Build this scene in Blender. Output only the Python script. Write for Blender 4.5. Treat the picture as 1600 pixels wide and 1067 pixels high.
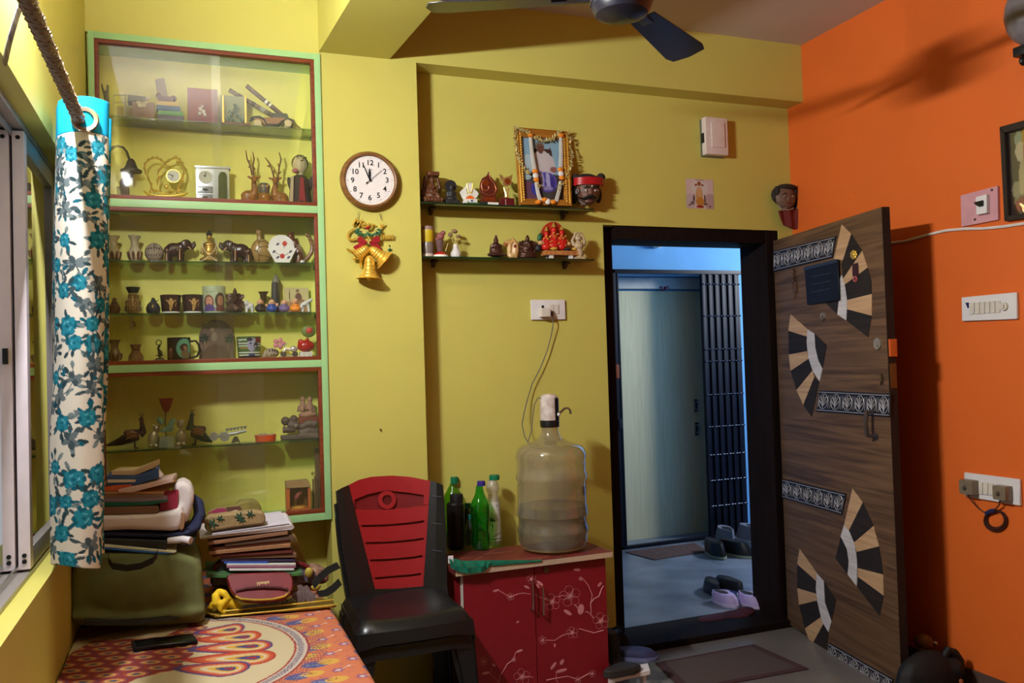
import bpy, bmesh, math, random
import numpy as np
from mathutils import Vector, Matrix

for _o in list(bpy.data.objects):
    bpy.data.objects.remove(_o)
SC = bpy.context.scene
COL = SC.collection
random.seed(5)

# ---------------------------------------------------------------- camera
F_PX, YAW, PITCH, ROLL, CAM_H = 1313.45, -0.366607, 0.0253059, -0.0307589, 1.385
_cy, _sy = math.cos(YAW), math.sin(YAW)
FWD = Vector((-_sy*math.cos(PITCH), _cy*math.cos(PITCH), math.sin(PITCH)))
_r0 = Vector((_cy, _sy, 0)); _u0 = _r0.cross(FWD)
RGT = math.cos(ROLL)*_r0 + math.sin(ROLL)*_u0
UPV = -math.sin(ROLL)*_r0 + math.cos(ROLL)*_u0
CAM = Vector((0, 0, CAM_H))
cd = bpy.data.cameras.new('camera'); cam = bpy.data.objects.new('camera', cd); COL.objects.link(cam)
cd.sensor_fit = 'HORIZONTAL'; cd.sensor_width = 36.0; cd.lens = F_PX/1600*36.0; cd.clip_start = 0.01
cam.matrix_world = Matrix(((RGT.x, UPV.x, -FWD.x, CAM.x), (RGT.y, UPV.y, -FWD.y, CAM.y), (RGT.z, UPV.z, -FWD.z, CAM.z), (0, 0, 0, 1)))
SC.camera = cam

# ---------------------------------------------------------------- world, exposure, large area lights
W = bpy.data.worlds.new('world'); SC.world = W; W.use_nodes = True
W.node_tree.nodes['Background'].inputs[0].default_value = (0.93, 0.95, 1.0, 1)
W.node_tree.nodes['Background'].inputs[1].default_value = 0.25
vs = SC.view_settings
vs.view_transform = 'Standard'; vs.look = 'None'; vs.exposure = 0.64; vs.gamma = 1.0; vs.use_curve_mapping = False

def area(name, loc, target, sx, sy, power, color):
    l = bpy.data.lights.new(name, 'AREA'); l.shape = 'RECTANGLE'; l.size = sx; l.size_y = sy
    l.energy = power; l.color = color
    o = bpy.data.objects.new(name, l); COL.objects.link(o); o.location = loc
    o.rotation_euler = (Vector(target)-Vector(loc)).to_track_quat('-Z', 'Z').to_euler()
    return o
area('corridor_daylight', (5.3, 4.2, 2.3), (3.0, 5.0, 1.4), 0.4, 0.6, 44, (0.88, 0.94, 1.0))
LAMP = 1150.0

# ---------------------------------------------------------------- materials
def lin(c):
    out = []
    for v in c:
        v = v/255.0
        out.append(v/12.92 if v <= 0.04045 else ((v+0.055)/1.055)**2.4)
    return tuple(out)
MATS = {}
def newmat(key):
    m = bpy.data.materials.new(key); m.use_nodes = True; MATS[key] = m
    nt = m.node_tree; b = nt.nodes['Principled BSDF']
    return m, nt, b
def mat(key, rgb=None, rough=0.55, metal=0.0, var=0.06, sc=25.0, bump=0.0, bsc=200.0, spec=0.4, stretch=None, c2=None, coat=0.0, emit=0.0):
    if key in MATS: return MATS[key]
    m, nt, b = newmat(key); c = lin(rgb)
    N, L = nt.nodes, nt.links
    b.inputs['Roughness'].default_value = rough; b.inputs['Metallic'].default_value = metal
    b.inputs['Specular IOR Level'].default_value = spec; b.inputs['Coat Weight'].default_value = coat
    tc = N.new('ShaderNodeTexCoord'); mp = N.new('ShaderNodeMapping'); L.new(tc.outputs['Object'], mp.inputs['Vector'])
    if stretch: mp.inputs['Scale'].default_value = stretch
    nz = N.new('ShaderNodeTexNoise'); nz.inputs['Scale'].default_value = sc; nz.inputs['Detail'].default_value = 4
    L.new(mp.outputs[0], nz.inputs['Vector'])
    rp = N.new('ShaderNodeValToRGB')
    rp.color_ramp.elements[0].position = 0.3; rp.color_ramp.elements[1].position = 0.7
    d = lin(c2) if c2 else tuple(max(0, x*(1-var)) for x in c)
    e = c if c2 else tuple(min(1, x*(1+var)) for x in c)
    rp.color_ramp.elements[0].color = (*d, 1); rp.color_ramp.elements[1].color = (*e, 1)
    L.new(nz.outputs['Fac'], rp.inputs['Fac']); L.new(rp.outputs['Color'], b.inputs['Base Color'])
    if bump:
        n2 = N.new('ShaderNodeTexNoise'); n2.inputs['Scale'].default_value = bsc; n2.inputs['Detail'].default_value = 3
        L.new(mp.outputs[0], n2.inputs['Vector'])
        bp = N.new('ShaderNodeBump'); bp.inputs['Strength'].default_value = bump; bp.inputs['Distance'].default_value = 0.002
        L.new(n2.outputs['Fac'], bp.inputs['Height']); L.new(bp.outputs['Normal'], b.inputs['Normal'])
    if emit:
        b.inputs['Emission Color'].default_value = (*c, 1); b.inputs['Emission Strength'].default_value = emit
    return m
def glass(key, tint=(255, 255, 255), gloss=0.05, haze=0.0, hazec=(255, 255, 255), rough=0.02):
    if key in MATS: return MATS[key]
    m, nt, b = newmat(key); N, L = nt.nodes, nt.links
    N.remove(b); out = N['Material Output']
    t = N.new('ShaderNodeBsdfTransparent'); t.inputs[0].default_value = (*lin(tint), 1)
    g = N.new('ShaderNodeBsdfGlossy'); g.inputs['Roughness'].default_value = rough; g.inputs[0].default_value = (1, 1, 1, 1)
    fr = N.new('ShaderNodeFresnel'); ge = N.new('ShaderNodeNewGeometry'); io = N.new('ShaderNodeMath'); io.operation = 'MULTIPLY_ADD'; io.inputs[1].default_value = 1/1.5-1.5; io.inputs[2].default_value = 1.5; L.new(ge.outputs['Backfacing'], io.inputs[0]); L.new(io.outputs[0], fr.inputs[0])
    ml = N.new('ShaderNodeMath'); ml.operation = 'MULTIPLY'; ml.inputs[1].default_value = gloss; L.new(fr.outputs[0], ml.inputs[0])
    base = t
    if haze:
        df = N.new('ShaderNodeBsdfDiffuse'); df.inputs[0].default_value = (*lin(hazec), 1)
        tcn = N.new('ShaderNodeTexCoord'); nz = N.new('ShaderNodeTexNoise'); nz.inputs['Scale'].default_value = 6
        L.new(tcn.outputs['Object'], nz.inputs['Vector'])
        mm = N.new('ShaderNodeMath'); mm.operation = 'MULTIPLY'; mm.inputs[1].default_value = haze*2; L.new(nz.outputs['Fac'], mm.inputs[0])
        mh = N.new('ShaderNodeMixShader'); L.new(mm.outputs[0], mh.inputs[0]); L.new(t.outputs[0], mh.inputs[1]); L.new(df.outputs[0], mh.inputs[2])
        base = mh
    mx = N.new('ShaderNodeMixShader'); L.new(ml.outputs[0], mx.inputs[0]); L.new(base.outputs[0], mx.inputs[1]); L.new(g.outputs[0], mx.inputs[2])
    L.new(mx.outputs[0], out.inputs['Surface'])
    return m
def printmat(key='print', rough=0.7, spec=0.3):
    if key in MATS: return MATS[key]
    m, nt, b = newmat(key)
    a = nt.nodes.new('ShaderNodeAttribute'); a.attribute_name = 'Col'
    nt.links.new(a.outputs['Color'], b.inputs['Base Color']); b.inputs['Roughness'].default_value = rough
    b.inputs['Specular IOR Level'].default_value = spec
    return m
def wood(key, c1, c2, axis='X', rough=0.45, sc=1.0, spec=0.35):
    if key in MATS: return MATS[key]
    m, nt, b = newmat(key); N, L = nt.nodes, nt.links
    tc = N.new('ShaderNodeTexCoord'); mp = N.new('ShaderNodeMapping'); L.new(tc.outputs['Object'], mp.inputs['Vector'])
    s = {'X': (2.5, 2.5, 60), 'Z': (60, 60, 2.5), 'Y': (60, 2.5, 60)}[axis]
    mp.inputs['Scale'].default_value = tuple(v*sc for v in s)
    n1 = N.new('ShaderNodeTexNoise'); n1.inputs['Scale'].default_value = 1.0; n1.inputs['Detail'].default_value = 6; n1.inputs['Distortion'].default_value = 0.9
    L.new(mp.outputs[0], n1.inputs['Vector'])
    rp = N.new('ShaderNodeValToRGB'); rp.color_ramp.elements[0].position = 0.32; rp.color_ramp.elements[1].position = 0.68
    rp.color_ramp.elements[0].color = (*lin(c1), 1); rp.color_ramp.elements[1].color = (*lin(c2), 1)
    L.new(n1.outputs['Fac'], rp.inputs['Fac']); L.new(rp.outputs['Color'], b.inputs['Base Color'])
    b.inputs['Roughness'].default_value = rough; b.inputs['Specular IOR Level'].default_value = spec
    return m

# ---------------------------------------------------------------- geometry helpers
def ray(px, py): return RGT*((px-800)/F_PX) - UPV*((py-533.5)/F_PX) + FWD
def onP(px, py, P0, n):
    d = ray(px, py); return CAM + d*((P0-CAM).dot(n)/d.dot(n))
def onY(px, py, Y): return onP(px, py, Vector((0, Y, 0)), Vector((0, 1, 0)))
def onX(px, py, X): return onP(px, py, Vector((X, 0, 0)), Vector((1, 0, 0)))
def onZ(px, py, Z): return onP(px, py, Vector((0, 0, Z)), Vector((0, 0, 1)))

class MB:
    """collects primitives into one mesh"""
    def __init__(s): s.bm = bmesh.new(); s.keep = False
    def clusters(s):
        """separate pieces (by touching bounds), largest first; None when there is one piece or only tiny ones"""
        bm = s.bm; bm.verts.index_update(); seen = {}; comps = []
        if len(bm.verts) > 60000: return None
        for v in bm.verts:
            if v.index in seen: continue
            st, c = [v], []; seen[v.index] = 1
            while st:
                w = st.pop(); c.append(w)
                for e in w.link_edges:
                    o = e.other_vert(w)
                    if o.index not in seen: seen[o.index] = 1; st.append(o)
            comps.append(c)
        if len(comps) < 2 or len(comps) > 60: return None
        bb = [[[min(v.co[k] for v in c)-4e-4 for k in range(3)], [max(v.co[k] for v in c)+4e-4 for k in range(3)]] for c in comps]
        par = list(range(len(comps)))
        def fd(a):
            while par[a] != a: a = par[a]
            return a
        for a in range(len(comps)):
            for b_ in range(a):
                if all(bb[a][0][k] <= bb[b_][1][k] and bb[b_][0][k] <= bb[a][1][k] for k in range(3)): par[fd(a)] = fd(b_)
        gr = {}
        for a in range(len(comps)): gr.setdefault(fd(a), []).append(a)
        if len(gr) < 2 or len(gr) > 16: return None
        sz = lambda g: max(max(bb[a][1][k] for a in g)-min(bb[a][0][k] for a in g) for k in range(3))
        G = sorted(gr.values(), key=sz, reverse=True)
        if sz(G[1]) < .011: return None
        return [[v.index for a in g for v in comps[a]] for g in G]
    def _add(s, tmp, M=None):
        if M is not None: bmesh.ops.transform(tmp, matrix=M, verts=tmp.verts)
        me = bpy.data.meshes.new('tmp'); tmp.to_mesh(me); tmp.free(); s.bm.from_mesh(me); bpy.data.meshes.remove(me)
        return s
    def box(s, x0, x1, y0, y1, z0, z1, bev=0.0, M=None, seg=2):
        t = bmesh.new(); bmesh.ops.create_cube(t, size=1)
        bmesh.ops.transform(t, matrix=Matrix.Translation(((x0+x1)/2, (y0+y1)/2, (z0+z1)/2)) @ Matrix.Diagonal((abs(x1-x0), abs(y1-y0), abs(z1-z0), 1)), verts=t.verts)
        if bev: bmesh.ops.bevel(t, geom=list(t.edges), offset=bev, segments=seg, affect='EDGES', profile=0.7)
        return s._add(t, M)
    def ball(s, c, r, n=12, M=None):
        t = bmesh.new(); bmesh.ops.create_uvsphere(t, u_segments=n, v_segments=max(6, n*2//3), radius=1)
        if M is None:
            rr = r if hasattr(r, '__len__') else (r, r, r)
            M = Matrix.Translation(c) @ Matrix.Diagonal((rr[0], rr[1], rr[2], 1))
        return s._add(t, M)
    def lathe(s, prof, c=(0, 0, 0), n=20, M=None, a0=0.0, a1=2*math.pi):
        t = bmesh.new(); full = abs(a1-a0-2*math.pi) < 1e-6; m = n if full else n+1
        rings = []
        for r, z in prof:
            if r < 1e-6: rings.append([t.verts.new((0, 0, z))])
            else: rings.append([t.verts.new((r*math.cos(a0+(a1-a0)*i/n), r*math.sin(a0+(a1-a0)*i/n), z)) for i in range(m)])
        for A, B in zip(rings, rings[1:]):
            for i in range(n):
                j = (i+1) % m
                a, b_, c_, d = A[i % len(A)], A[j % len(A)], B[j % len(B)], B[i % len(B)]
                f = []
                for v in (a, b_, c_, d):
                    if v not in f: f.append(v)
                if len(f) >= 3:
                    try: t.faces.new(f)
                    except ValueError: pass
        bmesh.ops.recalc_face_normals(t, faces=t.faces)
        MM = Matrix.Translation(c)
        if M is not None: MM = MM @ M
        return s._add(t, MM)
    def tube(s, pts, r, n=8, closed=False):
        P = [Vector(p) for p in pts]; R = r if hasattr(r, '__len__') else [r]*len(P)
        t = bmesh.new(); rings = []; up = None
        for i, p in enumerate(P):
            if closed: d = P[(i+1) % len(P)]-P[i-1]
            else: d = P[min(i+1, len(P)-1)]-P[max(i-1, 0)]
            d.normalize()
            if up is None:
                up = Vector((0, 0, 1)) if abs(d.z) < 0.9 else Vector((1, 0, 0))
            a = d.cross(up)
            if a.length < 1e-5: a = d.cross(Vector((0.3, 1, 0.2)))
            a.normalize(); b_ = a.cross(d).normalized(); up = b_
            rings.append([t.verts.new(p+(a*math.cos(2*math.pi*k/n)+b_*math.sin(2*math.pi*k/n))*R[i]) for k in range(n)])
        cnt = len(rings)
        for i in range(cnt if closed else cnt-1):
            A, B = rings[i], rings[(i+1) % cnt]
            for k in range(n): t.faces.new((A[k], A[(k+1) % n], B[(k+1) % n], B[k]))
        if not closed:
            t.faces.new(rings[0][::-1]); t.faces.new(rings[-1])
        bmesh.ops.recalc_face_normals(t, faces=t.faces)
        return s._add(t)
    def prism(s, front, off, bev=0.0):
        """polygon (list of points) extruded by vector off"""
        t = bmesh.new(); off = Vector(off)
        A = [t.verts.new(Vector(p)) for p in front]; B = [t.verts.new(Vector(p)+off) for p in front]; n = len(A)
        t.faces.new(A); t.faces.new(B[::-1])
        for i in range(n): t.faces.new((A[(i+1) % n], A[i], B[i], B[(i+1) % n]))
        bmesh.ops.recalc_face_normals(t, faces=t.faces)
        if bev: bmesh.ops.bevel(t, geom=list(t.edges), offset=bev, segments=1, affect='EDGES')
        return s._add(t)
    def band(s, A, B, off):
        """thick strip between two polylines"""
        t = bmesh.new(); n = len(A)
        off = [Vector(off)]*n if not isinstance(off, list) else off
        a = [t.verts.new(Vector(p)) for p in A]; b_ = [t.verts.new(Vector(p)) for p in B]
        c = [t.verts.new(Vector(p)+o) for p, o in zip(A, off)]; d = [t.verts.new(Vector(p)+o) for p, o in zip(B, off)]
        for i in range(n-1):
            t.faces.new((a[i], a[i+1], b_[i+1], b_[i])); t.faces.new((c[i+1], c[i], d[i], d[i+1]))
            t.faces.new((a[i+1], a[i], c[i], c[i+1])); t.faces.new((b_[i], b_[i+1], d[i+1], d[i]))
        t.faces.new((a[0], b_[0], d[0], c[0])); t.faces.new((b_[-1], a[-1], c[-1], d[-1]))
        bmesh.ops.recalc_face_normals(t, faces=t.faces)
        return s._add(t)
    def text(s, body, M, size=1.0, ext=0.0, offset=0.0, shear=0.0, align='CENTER'):
        cu = bpy.data.curves.new('t', 'FONT'); cu.body = body; cu.size = size; cu.extrude = ext; cu.offset = offset; cu.shear = shear
        cu.align_x = align; cu.align_y = 'CENTER'; cu.resolution_u = 3
        o = bpy.data.objects.new('t', cu); COL.objects.link(o)
        dg = bpy.context.evaluated_depsgraph_get(); me = bpy.data.meshes.new_from_object(o.evaluated_get(dg))
        s.keep = True; t = bmesh.new(); t.from_mesh(me); bpy.data.objects.remove(o); bpy.data.curves.remove(cu); bpy.data.meshes.remove(me)
        return s._add(t, M)
    def mesh(s, name):
        me = bpy.data.meshes.new(name); s.bm.to_mesh(me); s.bm.free(); return me
    def build(s, name, m, parent=None, smooth=True, loc=None, kind=None, label=None):
        if kind is None and parent is not None and not s.keep:
            g = s.clusters()
            if g:
                os_ = []
                for vs_ in g:
                    q = MB(); q.bm = s.bm.copy(); ids = set(vs_); q.bm.verts.ensure_lookup_table(); bmesh.ops.delete(q.bm, geom=[v for v in q.bm.verts if v.index not in ids], context='VERTS'); q.keep = True
                    os_.append(q.build(name, m, parent, smooth, loc, None, label))
                s.bm.free(); return os_[0]
        me = s.mesh(name); me.materials.append(m)
        if smooth:
            me.polygons.foreach_set('use_smooth', [True]*len(me.polygons))
            try: me.set_sharp_from_angle(angle=math.radians(38))
            except Exception: pass
        o = bpy.data.objects.new(name, me); COL.objects.link(o)
        if parent is not None: o.parent = parent
        if loc is not None: o.location = loc
        if kind: o['kind'] = kind
        if label: o['label'] = label
        return o
def struct(mb, name, m, smooth=False, parent=None, label=None):
    o = mb.build(name, m, parent, smooth)
    if parent is None: o['kind'] = 'structure'
    if label: o['label'] = label
    return o
def tag(o, label, cat, group=None):
    o['label'] = label; o['category'] = cat
    if group: o['group'] = group
    return o
def empty(name, loc, label, cat, group=None):
    o = bpy.data.objects.new(name, None); COL.objects.link(o); o.location = loc; o.empty_display_size = 0.02
    return tag(o, label, cat, group)
def copy_tree(o, parent=None):
    c = o.copy(); COL.objects.link(c); c.parent = parent
    for ch in list(o.children): copy_tree(ch, c)
    return c
def gridmesh(name, P, C, m, parent=None, loc=None, solid=0.0):
    """P (nv,nu,3) points, C (nv,nu,3) linear colours: a printed surface"""
    nv, nu, _ = P.shape
    idx = np.arange(nv*nu).reshape(nv, nu)
    f = np.stack([idx[:-1, :-1], idx[:-1, 1:], idx[1:, 1:], idx[1:, :-1]], -1).reshape(-1, 4)
    me = bpy.data.meshes.new(name); me.from_pydata(P.reshape(-1, 3).tolist(), [], f.tolist())
    ca = me.color_attributes.new('Col', 'FLOAT_COLOR', 'POINT')
    cc = np.ones((nv*nu, 4), np.float32); cc[:, :3] = C.reshape(-1, 3); ca.data.foreach_set('color', cc.ravel())
    me.materials.append(m); me.polygons.foreach_set('use_smooth', [True]*len(me.polygons))
    o = bpy.data.objects.new(name, me); COL.objects.link(o)
    if parent is not None: o.parent = parent
    if loc is not None: o.location = loc
    if solid:
        md = o.modifiers.new('solid', 'SOLIDIFY'); md.thickness = solid; md.offset = 0
    return o
def canvas(nu, nv, base):
    C = np.empty((nv, nu, 3)); C[:] = lin(base); return C
def blob(C, U, V, cu, cv, ru, rv, col, rot=0.0, soft=0.0):
    c, s_ = math.cos(rot), math.sin(rot); a = (U-cu)*c+(V-cv)*s_; b_ = -(U-cu)*s_+(V-cv)*c
    d = (a/ru)**2+(b_/rv)**2; C[d < 1] = lin(col)
def rect(C, U, V, u0, u1, v0, v1, col):
    C[(U >= u0) & (U <= u1) & (V >= v0) & (V <= v1)] = lin(col)

class Item:
    """a thing whose outline is read in photo pixels on a real plane (P0,n) of the room"""
    def __init__(s, name, label, cat, px, py, Y=None, group=None, z=None, plane=None, root=True):
        s.name, s.label, s.cat, s.group = name, label, cat, group
        if plane is None:
            if Y is None: Y = onZ(px, py, z).y
            plane = (Vector((0, Y, 0)), Vector((0, 1, 0)))
        s.P0, s.n = plane
        s.O = onP(px, py, s.P0, s.n)
        if z is not None: s.O.z = z
        s.ez = (Vector((0, 0, 1))-s.n*s.n.z).normalized(); s.ex = s.n.cross(s.ez)*1.0
        if s.ex.dot(RGT) < 0: s.ex = -s.ex
        a, b_ = onP(px-10, py, s.P0, s.n), onP(px+10, py, s.P0, s.n); s.kx = abs((b_-a).dot(s.ex))/20
        a, b_ = onP(px, py-10, s.P0, s.n), onP(px, py+10, s.P0, s.n); s.kz = abs((b_-a).dot(s.ez))/20
        s._root = None; s.mbs = []
    @property
    def root(s):
        if s._root is None: s._root = empty(s.name, s.O, s.label, s.cat, s.group)
        return s._root
    def v(s, px, py, d=0.0): return onP(px, py, s.P0, s.n)-s.O+s.n*d
    def skin(s, balls, x, y, eps=.0006):
        """depth just in front of a set of ellipsoids (px,py,rx,rz,ry,d) at a px position"""
        return min([q[5]-q[4]*s.kx*math.sqrt(max(0, 1-((x-q[0])/q[2])**2-((y-q[1])/q[3])**2)) for q in balls])-eps
    def part(s, name, mb, m, parent=None, smooth=True, label=None):
        return mb.build(name, m, parent if parent is not None else s.root, smooth, label=label)
    def solo(s, mb, m, smooth=True):
        o = mb.build(s.name, m, None, smooth, loc=s.O); return tag(o, s.label, s.cat, s.group)
    # px-space primitives
    def lathe(s, mb, pc, prof, d=0.0, n=20, pyb=None):
        b_ = s.v(pc, prof[-1][1] if pyb is None else pyb, d); x, y = b_.x, b_.y
        mb.lathe([(r*s.kx, s.v(pc, py).z) for r, py in prof], (x, y, 0), n); return mb
    def ball(s, mb, px, py, rx, rz, ry=None, d=0.0, rot=0.0, n=12):
        ry = rx if ry is None else ry; c = s.v(px, py, d); a = math.radians(rot)
        e1 = s.ex*math.cos(a)+s.ez*math.sin(a); e2 = -s.ex*math.sin(a)+s.ez*math.cos(a)
        M = Matrix.Translation(c) @ Matrix(((e1.x*rx*s.kx, s.n.x*ry*s.kx, e2.x*rz*s.kz, 0), (e1.y*rx*s.kx, s.n.y*ry*s.kx, e2.y*rz*s.kz, 0), (e1.z*rx*s.kx, s.n.z*ry*s.kx, e2.z*rz*s.kz, 0), (0, 0, 0, 1)))
        mb.ball(None, None, n, M); return mb
    def tube(s, mb, pts, r, n=6, closed=False):
        P = [s.v(p[0], p[1], p[2] if len(p) > 2 else 0.0) for p in pts]
        R = [q*s.kx for q in r] if hasattr(r, '__len__') else r*s.kx
        mb.tube(P, R, n, closed); return mb
    def poly(s, mb, pts, d0, d1, bev=0.0):
        mb.prism([s.v(x, y, d0) for x, y in pts], s.n*(d1-d0), bev); return mb
    def rect(s, mb, x0, x1, y0, y1, d0, d1, bev=0.0):
        """an upright box; px edges taken along its middle lines"""
        ym, xm = (y0+y1)/2, (x0+x1)/2
        a, b_ = s.v(x0, ym), s.v(x1, ym); t, u = s.v(xm, y0), s.v(xm, y1)
        xa, xb = a.dot(s.ex), b_.dot(s.ex); zb, zt = u.dot(s.ez), t.dot(s.ez); base = s.v(xm, ym).dot(s.n)
        M = Matrix(((s.ex.x, s.n.x, s.ez.x, 0), (s.ex.y, s.n.y, s.ez.y, 0), (s.ex.z, s.n.z, s.ez.z, 0), (0, 0, 0, 1)))
        mb.box(xa, xb, base+d0, base+d1, zb, zt, bev, M); return mb
    def disc(s, mb, px, py, r, d0, d1, n=24, r2=None, rin=0.0):
        """disc or ring lying in the plane; px radius r"""
        r2 = r if r2 is None else r2; k = (s.kx+s.kz)/2; c = s.v(px, py)
        M = Matrix(((s.ex.x, s.ez.x, -s.n.x, 0), (s.ex.y, s.ez.y, -s.n.y, 0), (s.ex.z, s.ez.z, -s.n.z, 0), (0, 0, 0, 1)))
        pr = [(rin*k, -d1), (r*k, -d1), (r2*k, -d0), (rin*k, -d0)]
        if rin: pr.append(pr[0])
        mb.lathe(pr, c, n, M); return mb
    def text(s, mb, body, px, py, size, d=-0.001, ext=0.0004, offset=0.0, rot=0.0, shear=0.0):
        c = s.v(px, py, d); R = Matrix(((s.ex.x, s.ez.x, -s.n.x, 0), (s.ex.y, s.ez.y, -s.n.y, 0), (s.ex.z, s.ez.z, -s.n.z, 0), (0, 0, 0, 1)))
        mb.text(body, Matrix.Translation(c) @ R @ Matrix.Rotation(math.radians(rot), 4, 'Z'), size*s.kz, ext, offset, shear); return mb
    def sculpt(s, name, m, mb, vox=0.0025, parent=None, solo=False, smooth_it=3, label=None):
        """fuse overlapping shapes into one continuous surface"""
        o = remesh(mb, name, m, vox, smooth_it)
        if solo:
            o.name = s.name; o.location = s.O; tag(o, s.label, s.cat, s.group)
        else:
            o.parent = parent if parent is not None else s.root
            if label: o['label'] = label
        return o
    def paint(s, name, x0, x1, y0, y1, fn, d=-0.001, nu=60, nv=60, parent=None, m=None, solo=False):
        """flat print, corners at px rect; fn(C,U,V) with U,V in 0..1 (V down)"""
        ym, xm = (y0+y1)/2, (x0+x1)/2
        A, B = s.v(x0, ym, d), s.v(x1, ym, d); T, D_ = s.v(xm, y0, d), s.v(xm, y1, d)
        c = (A+B)/2; hx = (B-A)/2; hz = (T-D_)/2; mid = (T+D_)/2
        c = c+s.ez*((mid-c).dot(s.ez))
        u = np.linspace(0, 1, nu); v = np.linspace(0, 1, nv); U, V = np.meshgrid(u, v)
        hx = s.ex*hx.dot(s.ex); hz = s.ez*hz.dot(s.ez)
        P = np.array(c)+(U[..., None]*2-1)*np.array(hx)+(1-V[..., None]*2)*np.array(hz)
        C = canvas(nu, nv, (200, 200, 200)); fn(C, U, V)
        o = gridmesh(name, P, C, m or printmat(), None if solo else (parent if parent is not None else s.root), s.O if solo else None)
        if solo: tag(o, s.label, s.cat, s.group)
        return o
    def wrap(s, name, pc, r, y0, y1, a0, a1, fn, nu=48, nv=40, parent=None, d=0.0, r2=None, m=None):
        """print on a cylinder side (angles in degrees, 0 faces the room's -Y)"""
        u = np.linspace(0, 1, nu); v = np.linspace(0, 1, nv); U, V = np.meshgrid(u, v)
        a = np.radians(a0+(a1-a0)*U); b_ = s.v(pc, y1, d); zt, zb = s.v(pc, y0).z, s.v(pc, y1).z
        R = ((r if r2 is None else r2)*V+r*(1-V))*s.kx+0.0004
        P = np.stack([b_.x+R*np.sin(a), b_.y-R*np.cos(a), zt+(zb-zt)*V], -1)
        C = canvas(nu, nv, (200, 200, 200)); fn(C, U, V)
        return gridmesh(name, P, C, m or printmat('glossy_print', 0.25, 0.5), parent if parent is not None else s.root)
def remesh(mb, name, m, vox, smooth_it=3):
    me = mb.mesh('tmp'); o = bpy.data.objects.new('tmp', me); COL.objects.link(o)
    md = o.modifiers.new('r', 'REMESH'); md.mode = 'VOXEL'; md.voxel_size = vox
    if smooth_it:
        sm = o.modifiers.new('s', 'SMOOTH'); sm.iterations = smooth_it; sm.factor = 0.5
    dg = bpy.context.evaluated_depsgraph_get(); me2 = bpy.data.meshes.new_from_object(o.evaluated_get(dg))
    bpy.data.objects.remove(o); bpy.data.meshes.remove(me)
    me2.name = name; me2.materials.clear(); me2.materials.append(m)
    me2.polygons.foreach_set('use_smooth', [True]*len(me2.polygons))
    o = bpy.data.objects.new(name, me2); COL.objects.link(o); return o

# ================================================================ THE SETTING
XL, XR, YF, YD, YB, YO, ZC = -0.34, 2.965, 3.45, 3.57, 3.62, 3.80, 2.97
yellow = mat('yellow_paint', (203, 193, 97), 0.5, var=0.025, sc=3, bump=0.06, bsc=260, spec=0.35)
orange = mat('orange_paint', (222, 104, 38), 0.5, var=0.03, sc=3, bump=0.06, bsc=260, spec=0.35)
white_c = mat('ceiling_paint', (196, 186, 176), 0.8, var=0.02, sc=3)
blue_p = mat('blue_distemper', (104, 168, 222), 0.8, var=0.05, sc=5, bump=0.5, bsc=40)
darkwood = wood('dark_frame_wood', (20, 11, 8), (32, 19, 14), 'Z', 0.7, spec=0.12)
white_pl = mat('white_plastic', (226, 220, 218), 0.35, var=0.02)
cream_pl = mat('cream_plastic', (214, 204, 190), 0.4, var=0.03)
black_pl = mat('black_plastic', (20, 19, 20), 0.4, var=0.1)
steel = mat('steel', (190, 188, 184), 0.25, 1.0, var=0.03)
gold = mat('gold', (232, 190, 84), 0.34, 0.6, var=0.05)
alu = mat('white_coated_aluminium', (232, 218, 222), 0.4, var=0.03)
grey_alu = mat('grey_aluminium', (160, 152, 146), 0.4, 0.4, var=0.05)

b = MB()
b.box(0.521, 0.926, YF, YO, 0, 2.676); b.box(XL, 0.521, YF, YO, 2.668, ZC); b.box(XL, 0.521, YB, YO, 0, 2.668)
b.box(0.521, XR, YF, YO, 2.676, ZC); b.box(0.926, 1.853, YD, YO, 0, 2.676); b.box(1.853, XR, YD, YO, 2.03, 2.676)
b.box(2.875, XR, YD, YO, 0, 2.03)
struct(b, 'wall_back', yellow)
b = MB(); b.box(XL-0.2, XL, -1.6, YO, 0, 0.885); b.box(XL-0.2, XL, -1.6, YO, 2.036, ZC); b.box(XL-0.2, XL, 2.95, YO, 0.885, 2.036); b.box(XL-0.2, XL, -1.6, 0.9, 0.885, 2.036)
struct(b, 'wall_left', yellow)
b = MB(); b.box(XR, XR+0.2, -1.6, YO, 0, ZC); struct(b, 'wall_right', orange)
b = MB(); b.box(XL-0.2, XR+0.2, -1.8, -1.6, 0, ZC)
struct(b, 'wall_front', yellow)
b = MB(); b.box(XL-0.2, XR+0.2, -1.8, YO, ZC, ZC+0.15); struct(b, 'ceiling', white_c)
b = MB(); b.prism([(0.517, YF, 2.679), (0.811, YF, 2.679), (0.811+0.39, -1.6, 2.679), (0.517+0.34, -1.6, 2.679)], (0, 0, ZC-2.679))
struct(b, 'trim_1', yellow)
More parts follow.
